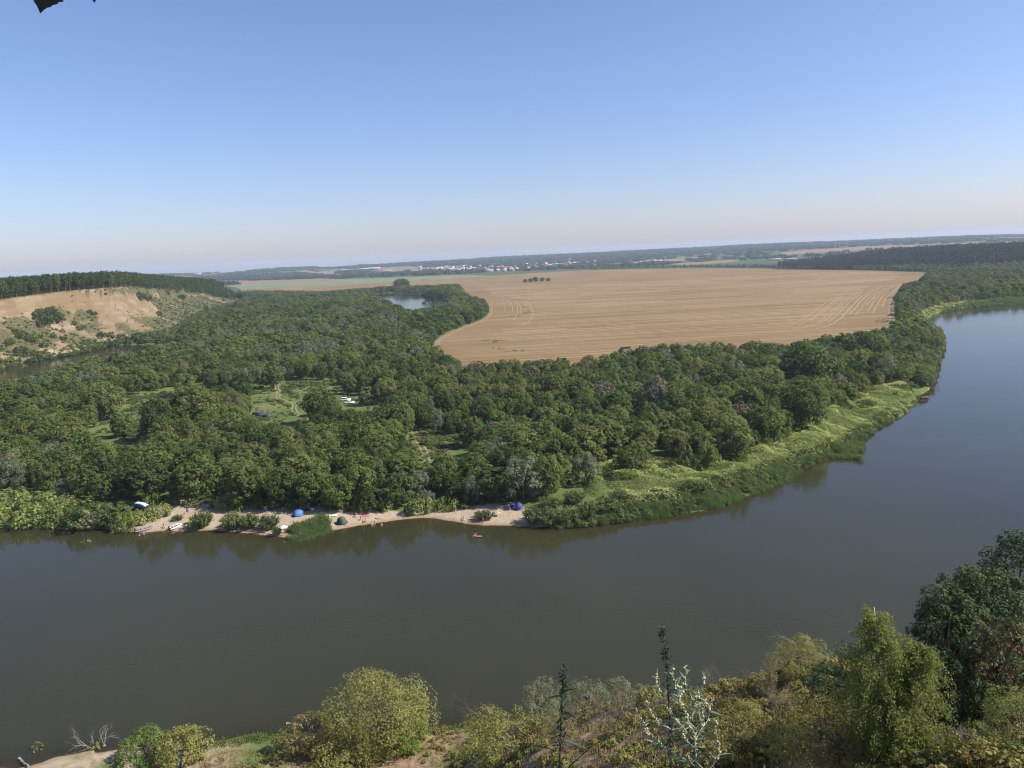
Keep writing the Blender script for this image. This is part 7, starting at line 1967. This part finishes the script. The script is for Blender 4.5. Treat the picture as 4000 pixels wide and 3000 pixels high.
def birch():
    b, R0, H, sl = spot(3500, 2965, 165, 2315)
    t = thing('birch_tree', 'slender birch with drooping light green branches at the lower right', 'tree', (b[0], b[1], b[2] - 0.2))
    g = np.random.default_rng(77)
    bt_, bb, bc = Buf(), Buf(), Buf()
    def stem(base, top, r):
        k = np.linspace(0, 1, 7)[:, None]
        p = base * (1 - k) + top * k + np.vstack([[0, 0, 0], g.normal(0, 0.06, (5, 3)), [0, 0, 0]])
        bt_.tube(p, np.linspace(r, r * 0.15, 7), 7); return p
    side = np.array([CR[0], CR[1], 0])
    p1 = stem(np.zeros(3), np.array([-0.32, 0.1, 0]) * 1.0 + side * (-R0 * 0.30) + UP * H * 0.99, 0.075)
    p2 = stem(np.array([0.1, 0.05, 0]), side * R0 * 0.45 + UP * H * 0.74, 0.055)
    ll = 1.7 * sl / 773.0
    for p, wide, n in ((p1, 1.0, 210), (p2, 1.0, 170)):
        for k in range(n):
            f = g.uniform(0.08, 0.99); i = f * 6; a = p[int(i)] * (1 - (i % 1)) + p[min(6, int(i) + 1)] * (i % 1)
            reach = R0 * wide * (0.07 + 1.2 * (1 - f) ** 0.7) * g.uniform(0.4, 1.25)
            th = g.uniform(0, 6.28); d = np.array([math.cos(th), math.sin(th), 0])
            e = a + d * reach + UP * reach * g.uniform(0.05, 0.45)
            m = (a + e) / 2 + UP * 0.1
            bb.tube([a, m, e], [0.014, 0.009, 0.004], 3, cap=False)
            for s in range(5):
                u = g.uniform(0.2, 1.0) ** 0.7; q = (1 - u) ** 2 * a + 2 * u * (1 - u) * m + u * u * e
                L = g.uniform(0.35, 1.0) * (0.16 + 0.66 * (1 - f)) * 1.35; nn = int(20 * L / 0.6) + 9
                v = np.sort(g.random(nn))[:, None]
                pts = q + d * v * L * 0.28 - UP * (v ** 1.3) * L * 0.8 + g.normal(0, 0.07, (nn, 3))
                leaf_quads(bc, pts, rdirs(g, nn) + d * 0.3 + UP * 0.3, -UP * 0.9 + rdirs(g, nn) * 0.55, ll * g.uniform(0.8, 1.4, nn), ll * 0.7, 0, np.clip(g.normal(0.5, 0.2, nn), 0, 1))
    bt_.build('trunk', M_BIRCHBARK, t, sm=True); bb.build('branches', M_BARK, t); bc.build('crown', M_F_BIRCH, t)
birch()

def twiggy(buf, g, p, d, L, r, depth, kids=3, spread=0.6, droop=0.0):
    """recursive bare branch"""
    k = 4
    pts = [np.array(p, float)]; dd = np.array(d, float)
    for _ in range(k):
        dd = unit(dd + rdirs(g, 1)[0] * 0.22 - UP * droop)
        pts.append(pts[-1] + dd * L / k)
    buf.tube(pts, np.linspace(r, r * 0.55, k + 1), 4 if r > 0.02 else 3, cap=False)
    if depth == 0: return
    for _ in range(kids):
        i = int(g.integers(1, k + 1))
        twiggy(buf, g, pts[i], unit(dd + rdirs(g, 1)[0] * spread * 1.4), L * g.uniform(0.5, 0.75), r * 0.55, depth - 1, kids, spread, droop)

def bare(label, bx, by, size_px, mat, seed, r0=0.05, depth=4, kids=3, d=(0, 0, 1), spread=0.6, droop=0.0, name='bare_branches', n=1, rise=0.0):
    b = hit(bx, by); sl = math.hypot(math.hypot(b[0], b[1]), CAM_H - b[2])
    g = np.random.default_rng(seed); bf = Buf()
    if n > 1: bf.ell([0, 0, -0.08], [0.3, 0.3, 0.12])
    for k in range(n):
        th = g.uniform(0, 6.28)
        dv = unit(np.array(d, float) + (np.array([math.cos(th), math.sin(th), 0]) * 0.8 if n > 1 else 0))
        twiggy(bf, g, [0, 0, -0.1], dv, size_px * sl / FPX * 0.5, r0, depth, kids, spread, droop)
    o = bf.build(name, mat, None, loc=(b[0], b[1], b[2] + rise))
    return tag(o, label, 'branches')
bare('pale tangle of bare dead branches at the foot of the dark trees', 3720, 2930, 230, M_PALEBARK, 61, 0.05, 4, 4, (-0.5, -0.1, 0.7), 0.7, 0.0, n=3)
bare('brownish leafless twigs of a dry bush on the near slope behind the silver plant', 2370, 2880, 210, M_TWIG, 62, 0.025, 4, 4, (0, 0, 1), 0.55, 0.0, n=7)
bare('grey bare twigs sticking out at the crest right of the silver plant', 2790, 2680, 120, M_PALEBARK, 63, 0.02, 4, 3, (0.2, 0, 1), 0.6, n=3)
bare('dry low twigs on the crest left of the feathery willow bush', 3010, 2650, 150, M_TWIG, 64, 0.022, 4, 4, (-0.3, 0, 0.8), 0.6, n=5)
bare('pale arching dead bough above the feathery willow bush', 3330, 2600, 330, M_PALEBARK, 65, 0.05, 3, 2, (-0.85, 0.1, 0.55), 0.35, 0.05)
bare('dry brown twigs in the scrub at the bottom right, left of the birch', 3060, 2800, 190, M_TWIG, 66, 0.02, 4, 4, (0, 0, 1), 0.6, n=6)
bare('dry twigs under the yellow-olive bush by the dark weed stalk', 2230, 2940, 200, M_TWIG, 67, 0.02, 4, 4, (0, 0, 1), 0.7, n=6)
bare('drooping bare branch at the shore right of the big rounded bush', 1900, 2800, 170, M_TWIG, 68, 0.03, 4, 3, (-0.9, 0, 0.35), 0.5, n=2)
bare('dead branching snag standing in the shallow water at the left', 370, 2925, 120, M_PALEBARK, 69, 0.045, 3, 3, (-0.5, 0, 0.75), 0.6, n=4, name='driftwood_snag')
bare('small dead snag with two upright twigs beside the larger snag', 408, 2912, 110, M_PALEBARK, 70, 0.04, 2, 2, (0, 0, 1), 0.4, n=2, name='driftwood_snag')
near_bush('water_weed', 'small clump of yellow-green weed in the shallow water at the lower left', 146, 2935, 18, 2893, M_F_OLIVE, 861, 10, 1.0, cat='plant')
near_bush('water_weed', 'green weed caught on the dead snag in the shallows', 366, 2930, 22, 2898, M_F_OLIVE, 862, 10, 0.8, cat='plant')
near_bush('water_weed', 'weed clump drifting in the river below the left thicket', 334, 2122, 14, 2108, M_F_OLIVE, 863, 8, 0.8, leafpx=1.2, cat='plant')

def log(label, x0, y0, x1, y1, r, dz=0.12, mat=None, seed=1):
    A = hit(x0, y0); B = hit(x1, y1); g = np.random.default_rng(seed)
    k = np.linspace(0, 1, 6)[:, None]
    p = A * (1 - k) + B * k; p[:, 2] = np.maximum(p[:, 2], 0) + r * 0.6 + dz * 0
    p[1:-1] += g.normal(0, r * 0.3, (4, 3)) * [1, 1, 0.3]
    bf = Buf(); bf.tube(p - A, np.linspace(r * 1.1, r * 0.6, 6), 8)
    for s in (2, 3): bf.tube([p[s] - A, p[s] - A + rdirs(g, 1)[0] * [0.5, 0.5, 0.2] + UP * 0.35], [r * 0.35, r * 0.1], 5)
    o = bf.build('driftwood_log', mat or M_PALEBARK, None, loc=A); tag(o, label, 'log')
log('pale driftwood log lying on the sand at the bottom left corner', 75, 2964, 112, 2998, 0.16, seed=3)
log('pale log poking from the brownish bush over the water', 1120, 2828, 1180, 2836, 0.16, seed=4)
log('dark fallen log at the water right of the big rounded bush', 1635, 2842, 1722, 2852, 0.18, mat=M_BARK, seed=5)

# grass and weeds over the near bank
TUFTS = []
for k, (mt, hh) in enumerate(((leaf_mat('grass_dry', (0.13, 0.105, 0.045), (0.20, 0.165, 0.075), (0.29, 0.25, 0.13), 0.2, 0.5, 3.0), 0.45), (leaf_mat('grass_green', (0.045, 0.075, 0.020), (0.085, 0.125, 0.034), (0.14, 0.17, 0.055), 0.25, 0.5, 3.0), 0.40),
                              (leaf_mat('grass_olive', (0.075, 0.080, 0.028), (0.125, 0.125, 0.045), (0.19, 0.185, 0.08), 0.25, 0.5, 3.0), 0.35))):
    for j in range(2):
        b_c = Buf(); reed_clump(b_c, 650 + k * 5 + j, 26, hh, 0.22); TUFTS.append(b_c.build('grass_tuft', mt, None, False))
WEEDS = []
for k, mt in enumerate((M_F_OLIVE, M_F_GREEN, M_F_BROWN)):
    b_c = Buf(); lobe_crown(b_c, 670 + k, 0.5, 0.0, 0.55, 7, 40, 0.15, 0.09, lobe=(0.4, 0.6)); WEEDS.append(b_c.build('low_weed', mt, None, False))
def near_grass():
    g = np.random.default_rng(91)
    n = 85000
    x = g.uniform(-120, 4120, n)
    A = np.array([az_of(v, 2850) for v in np.linspace(-120, 4120, 60)])
    az = np.interp(x, np.linspace(-120, 4120, 60), A)
    r = g.uniform(18, 100, n)
    p = np.stack([r * np.sin(az), r * np.cos(az)], 1)
    z, dw, _, _ = height(p, True)
    q = proj(np.column_stack([p, z]))
    keep = (dw > 0.8) & (q[:, 1] < 3080) & (q[:, 1] > 2400)
    p, z, r, dw = p[keep], z[keep], r[keep], dw[keep]
    soil = 0.32 + 1.4 * fbm(p[:, 0], p[:, 1], 6.0, 4, 45) + 0.35 * (z > 6)
    keep = (g.random(len(p)) < np.clip(1.05 - soil * 0.8, 0.08, 0.85) * np.where((z < 1.0) & (p[:, 0] < -45), 0.12, 1))
    p, z, r, soil = p[keep], z[keep], r[keep], soil[keep]
    kind = np.where(soil + g.normal(0, 0.2, len(p)) > 0.30, 0, np.where(fbm(p[:, 0], p[:, 1], 9.0, 2, 92) > 0.0, 1, 2)) * 2 + g.integers(0, 2, len(p))
    w = g.random(len(p)) < 0.09
    kind = np.where(w, len(TUFTS) + g.integers(0, 2, len(p)) * 2, kind)
    s = g.uniform(0.5, 1.25, len(p)) * np.where(w, 1.0, 0.9)
    gn_scatter('grass', np.column_stack([p, z - 0.03]), g.uniform(0, 6.28, len(p)), s, kind, TUFTS + WEEDS, 'dry and green grass with low weeds over the near slope', tilt=g.normal(0, 0.12, (len(p), 2)))
near_grass()
def shore_grass():
    p, g = scatter_poly(PP([(740, 2912), (900, 2893), (1000, 2872), (1090, 2874), (1110, 2892), (900, 2922), (760, 2935)], 0.3), 260, 93)
    p2, _ = scatter_poly(PP([(1640, 2860), (1830, 2832), (1900, 2840), (1700, 2880)], 0.3), 120, 94)
    p = np.vstack([p, p2]); s = g.uniform(1.2, 2.6, len(p))
    p3_, _ = scatter_poly(PP([(740, 3000), (1010, 3000), (1090, 2905), (900, 2920), (745, 2940)], 1.2), 700, 95)
    p = np.vstack([p, p3_]); s = np.concatenate([s, g.uniform(0.5, 1.3, len(p3_))])
    gn_scatter('shore_grass', np.column_stack([p, np.maximum(height(p), 0) - 0.03]), g.uniform(0, 6.28, len(p)), s, np.where(np.arange(len(p)) < len(p) - len(p3_), 2, 2 * g.integers(0, 3, len(p))) + g.integers(0, 2, len(p)), TUFTS, 'tall green grass at the near waterline')
shore_grass()

# ---------------------------------------------------------------- plants right in front of the viewpoint
M_SILVER = simple('silver_stem', (0.27, 0.30, 0.23), 0.8, 0.15, 0.15, 20.0)
M_SILVERLEAF = leaf_mat('silver_leaf', (0.08, 0.105, 0.066), (0.14, 0.175, 0.11), (0.27, 0.31, 0.22), 0.2, 0.0, 0.1)
M_BUD = simple('pale_bud', (0.40, 0.39, 0.20), 0.7, 0.2, 0.15, 30.0)
M_DARKLEAF = leaf_mat('weed_leaf_shade_tone', (0.018, 0.028, 0.020), (0.034, 0.050, 0.034), (0.066, 0.088, 0.054), 0.15, 0.0, 0.1)  # weed leaf colour darkened to stand for the shade the plants are in
M_DARKSTEM = simple('weed_stem_shade_tone', (0.030, 0.034, 0.024), 0.8, 0.1, 0.2, 20.0)  # same shade put into the stem colour

def at_depth(x, y, dist, off=0.0):
    d = px_dir(x, y)[0]; d = d / np.linalg.norm(d)
    return EYE + d * (dist + off)

def curve_pts(P0, n=14):
    P0 = np.array(P0, float)
    for _ in range(2):
        q = np.empty((2 * len(P0) - 2, 3)); q[0::2] = 0.75 * P0[:-1] + 0.25 * P0[1:]; q[1::2] = 0.25 * P0[:-1] + 0.75 * P0[1:]
        P0 = np.vstack([P0[:1], q, P0[-1:]])
    return P0

def blade_leaf(buf, base, dirv, L, W, g, curl=0.35, tint=0.5):
    """narrow pointed leaf with a fold and a droop"""
    dirv = unit(dirv); side = unit(np.cross(dirv, rdirs(g, 1)[0])); nn = np.cross(side, dirv)
    k = 6; t = np.linspace(0, 1, k)
    w = W * np.sin(np.pi * (0.08 + 0.92 * t) ** 0.8) * 0.5; w[-1] = 0.0005
    c = base + dirv * (t * L)[:, None] - UP * (curl * L * t ** 2)[:, None]
    V = np.concatenate([c + side * w[:, None] + nn * (w * 0.35)[:, None], c, c - side * w[:, None] + nn * (w * 0.35)[:, None]])
    i = np.arange(k - 1)
    F = np.concatenate([np.stack([i, i + 1, k + i + 1, k + i], 1), np.stack([k + i, k + i + 1, 2 * k + i + 1, 2 * k + i], 1)])
    buf.add(V, F, 0, tint)

def silver_plant():
    D = 3.1; g = np.random.default_rng(5)
    s = lambda pts, off: [at_depth(a / 2.212 + 2000, b / 2.212 + 2400, D, off * (0.2 + 0.8 * i / max(1, len(pts) - 1))) for i, (a, b) in enumerate(pts)]
    br = [([(1600, 1420), (1590, 1250), (1585, 1120), (1560, 1000), (1500, 860), (1450, 760), (1440, 690), (1450, 640)], 0.0),
          ([(1560, 1080), (1500, 1000), (1390, 880), (1310, 740), (1262, 640), (1240, 560), (1255, 500)], 0.14), ([(1450, 780), (1440, 700), (1405, 600), (1388, 520), (1392, 430)], -0.10),
          ([(1470, 800), (1450, 720), (1490, 620), (1503, 520), (1498, 440)], 0.08), ([(1550, 900), (1560, 820), (1610, 700), (1650, 600), (1660, 510)], -0.12), ([(1590, 1080), (1620, 1005), (1690, 930), (1712, 820), (1722, 720)], 0.12),
          ([(1400, 1000), (1300, 960), (1240, 905), (1195, 850), (1165, 745)], -0.08), ([(1580, 1310), (1520, 1270), (1400, 1200), (1300, 1140), (1200, 1060), (1150, 990), (1105, 890), (1072, 802)], 0.18),
          ([(1660, 1400), (1740, 1300), (1785, 1220), (1790, 1130), (1762, 1030), (1758, 910)], -0.05), ([(1540, 900), (1560, 830), (1590, 760), (1600, 670)], 0.2), ([(1600, 1010), (1640, 930), (1655, 820), (1668, 740)], -0.16), ([(1590, 1160), (1500, 1090), (1460, 1000), (1430, 900)], 0.1)]
    root = at_depth(1600 / 2.212 + 2000, 1420 / 2.212 + 2400, D)
    gz = ground_z(root[0], root[1])
    t = thing('silver_plant', 'tall silvery plant with pale buds rising in front of the slope', 'plant', (root[0], root[1], gz))
    o = np.array([root[0], root[1], gz])
    bs, bl, bb = Buf(), Buf(), Buf()
    bs.tube(curve_pts([[0, 0, -0.05], [0.01, 0.01, (root[2] - gz) * 0.5], root - o]), 0.0035, 6)
    for bi, (pts, off) in enumerate(br):
        c = curve_pts(s(pts, off)) - o
        n = len(c)
        bs.tube(c, np.linspace(0.0032 if bi == 0 else 0.0019, 0.0009, n), 6)
        ln = np.concatenate([[0], np.cumsum(np.linalg.norm(np.diff(c, axis=0), axis=1))]); tot = ln[-1]
        m = int(tot / 0.0034)
        for k in range(m):
            u = g.random(); q = np.array([np.interp(u * tot, ln, c[:, j]) for j in range(3)])
            i = min(n - 2, int(u * (n - 1))); ax = unit(c[i + 1] - c[i])
            d = unit(rdirs(g, 1)[0] + ax * 0.9)
            if u > 0.25 and g.random() < 0.42: bb.ell(q + d * 0.006, np.array([0.0042, 0.0042, 0.0038]) * g.uniform(0.75, 1.3), 0, 6, 5)
            if g.random() < 0.62: blade_leaf(bl, q, d, g.uniform(0.016, 0.062) * (1.45 - u * 0.95), g.uniform(0.004, 0.0085), g, g.uniform(0, 0.5), np.clip(g.normal(0.6, 0.25), 0, 1))
    bs.build('stem', M_SILVER, t, sm=True); bl.build('leaves', M_SILVERLEAF, t)['kind'] = 'stuff'; bb.build('buds', M_BUD, t)['kind'] = 'stuff'
silver_plant()

def dark_weed(label, stem_px, D, big, pan, seed, spread=0.016):
    g = np.random.default_rng(seed)
    pts = [at_depth(x, y, D) for x, y in stem_px]
    gz = ground_z(pts[0][0], pts[0][1]); o = np.array([pts[0][0], pts[0][1], gz])
    t = thing('dark_weed', label, 'plant', o)
    bs, bl = Buf(), Buf()
    c = curve_pts([[0, 0, -0.05], [0.005, 0, (pts[0][2] - gz) * 0.5]] + [p - o for p in pts])
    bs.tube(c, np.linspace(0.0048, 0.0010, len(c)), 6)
    for x0, y0, x1, y1, w in big:
        A = at_depth(x0, y0, D) - o; B = at_depth(x1, y1, D + g.normal(0, 0.05)) - o
        L = np.linalg.norm(B - A); blade_leaf(bl, A, B - A + UP * 0.25 * L, L, w, g, 0.25, 0.4)
    ln = np.concatenate([[0], np.cumsum(np.linalg.norm(np.diff(c, axis=0), axis=1))]); tot = ln[-1]
    for k in range(pan[1]):
        u = 1 - (1 - pan[0]) * g.random() ** 1.1
        q = np.array([np.interp(u * tot, ln, c[:, j]) for j in range(3)])
        d = rdirs(g, 1)[0]; d[2] = abs(d[2]) * 0.7 + 0.2; d = unit(d)
        e = q + d * spread * g.uniform(0.4, 1.6) * (1.25 - abs(u - (pan[0] + 1) / 2) / (1 - pan[0]) * 1.6)
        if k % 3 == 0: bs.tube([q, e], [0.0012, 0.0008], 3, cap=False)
        bl_n = 4
        for _ in range(bl_n): blade_leaf(bl, e + g.normal(0, 0.003, 3), rdirs(g, 1)[0] + UP * 0.4, g.uniform(0.007, 0.019), g.uniform(0.003, 0.006), g, 0.2, np.clip(g.normal(0.4, 0.25), 0, 1))
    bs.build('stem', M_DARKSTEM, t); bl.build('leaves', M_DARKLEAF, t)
z7 = lambda a, b: (a / 2.212 + 2000, b / 2.212 + 2400)
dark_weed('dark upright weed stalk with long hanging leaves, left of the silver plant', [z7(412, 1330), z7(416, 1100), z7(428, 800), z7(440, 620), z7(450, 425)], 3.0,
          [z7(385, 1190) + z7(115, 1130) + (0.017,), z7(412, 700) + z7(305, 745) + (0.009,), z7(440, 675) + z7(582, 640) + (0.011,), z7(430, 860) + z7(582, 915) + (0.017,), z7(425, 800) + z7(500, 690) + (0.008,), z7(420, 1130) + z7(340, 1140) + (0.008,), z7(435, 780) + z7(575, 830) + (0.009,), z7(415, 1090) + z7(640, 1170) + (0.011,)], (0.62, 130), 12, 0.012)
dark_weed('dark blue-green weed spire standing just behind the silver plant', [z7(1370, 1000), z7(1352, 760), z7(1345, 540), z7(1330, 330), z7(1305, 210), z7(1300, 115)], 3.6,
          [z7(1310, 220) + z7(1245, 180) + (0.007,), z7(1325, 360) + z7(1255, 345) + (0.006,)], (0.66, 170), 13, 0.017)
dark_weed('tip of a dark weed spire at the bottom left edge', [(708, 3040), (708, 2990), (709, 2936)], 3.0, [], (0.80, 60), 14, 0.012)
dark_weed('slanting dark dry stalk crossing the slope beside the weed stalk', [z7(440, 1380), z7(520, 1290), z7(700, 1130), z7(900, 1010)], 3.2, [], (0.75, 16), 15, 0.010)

def overhang():
    """young tree left of the viewpoint; only the tips of its lowest leaves reach into the picture"""
    g = np.random.default_rng(8)
    gz = ground_z(-2.4, 1.1)
    o = np.array([-2.4, 1.1, gz])
    t = thing('young_tree', 'dark leaf tips of a branch hanging in at the top left corner', 'tree', o)
    tip = at_depth(168, -10, 2.0) - o
    bs, bl = Buf(), Buf()
    H = 66.6 - gz
    bs.tube(curve_pts([[0, 0, -0.1], [0.05, 0.02, H * 0.5], [-0.05, 0.1, H], [0.0, 0.1, H + 0.7]]), np.linspace(0.035, 0.008, len(curve_pts(np.zeros((4, 3))))), 7)
    arch = curve_pts([[0, 0.05, H * 0.75], [0.5, 0.4, H + 0.05], tip + [-0.25, -0.1, 0.35], tip + [0.05, 0.05, 0.16]])
    bs.tube(arch, np.linspace(0.014, 0.004, len(arch)), 5)
    def broad(base, d, L, W):
        d = unit(d); side = unit(np.cross(d, unit(CF))); k = 22; tt = np.linspace(0, 1, k)
        w = W * 0.5 * np.interp(tt, [0, 0.05, 0.35, 0.62, 0.80, 0.90, 1.0], [0.02, 0.35, 1.0, 0.86, 0.42, 0.17, 0.02])
        w = w * (1 + 0.10 * (np.arange(k) % 2))
        c = base + d * (tt * L)[:, None] - CF * (0.06 * L * np.sin(tt * 3))[:, None]
        V = np.concatenate([c + side * w[:, None] + CF * (w * 0.4)[:, None], c, c - side * w[:, None] * 0.92 + CF * (w * 0.4)[:, None]]); i = np.arange(k - 1)
        bl.add(V, np.concatenate([np.stack([i, i + 1, k + i + 1, k + i], 1), np.stack([k + i, k + i + 1, 2 * k + i + 1, 2 * k + i], 1)]), 0, 0.4)
    A = at_depth(170, -150, 2.0) - o; B = at_depth(158, 52, 2.0) - o
    broad(A, B - A, np.linalg.norm(B - A), 0.085)
    A = at_depth(350, -120, 2.05) - o; B = at_depth(369, 11, 2.05) - o
    broad(A, B - A, np.linalg.norm(B - A), 0.05)
    for k in range(26):
        q = arch[int(g.integers(3, len(arch)))] + rdirs(g, 1)[0] * 0.05 + UP * 0.12
        broad(q, unit(rdirs(g, 1)[0] + UP * 0.8), 0.11, 0.06)
    bs.build('trunk', M_BARK, t); bl.build('leaves', M_DARKLEAF, t)
overhang()
# ---------------------------------------------------------------- the air over the valley
def build_haze():
    m, nt, out = new_mat('haze')
    v = nt.nodes.new('ShaderNodeVolumePrincipled')
    v.inputs['Color'].default_value = (0.64, 0.78, 1.0, 1)
    v.inputs['Density'].default_value = HAZE_DENSITY
    v.inputs['Anisotropy'].default_value = 0.1
    nt.links.new(v.outputs[0], out.inputs['Volume'])
    b = Buf(); b.box((0, 6000, 75), (32000, 17000, 170))
    o = b.build('haze', m)
    tag(o, 'thin blue summer haze over the valley', kind='stuff')
HAZE_DENSITY = 0.000062
build_haze()
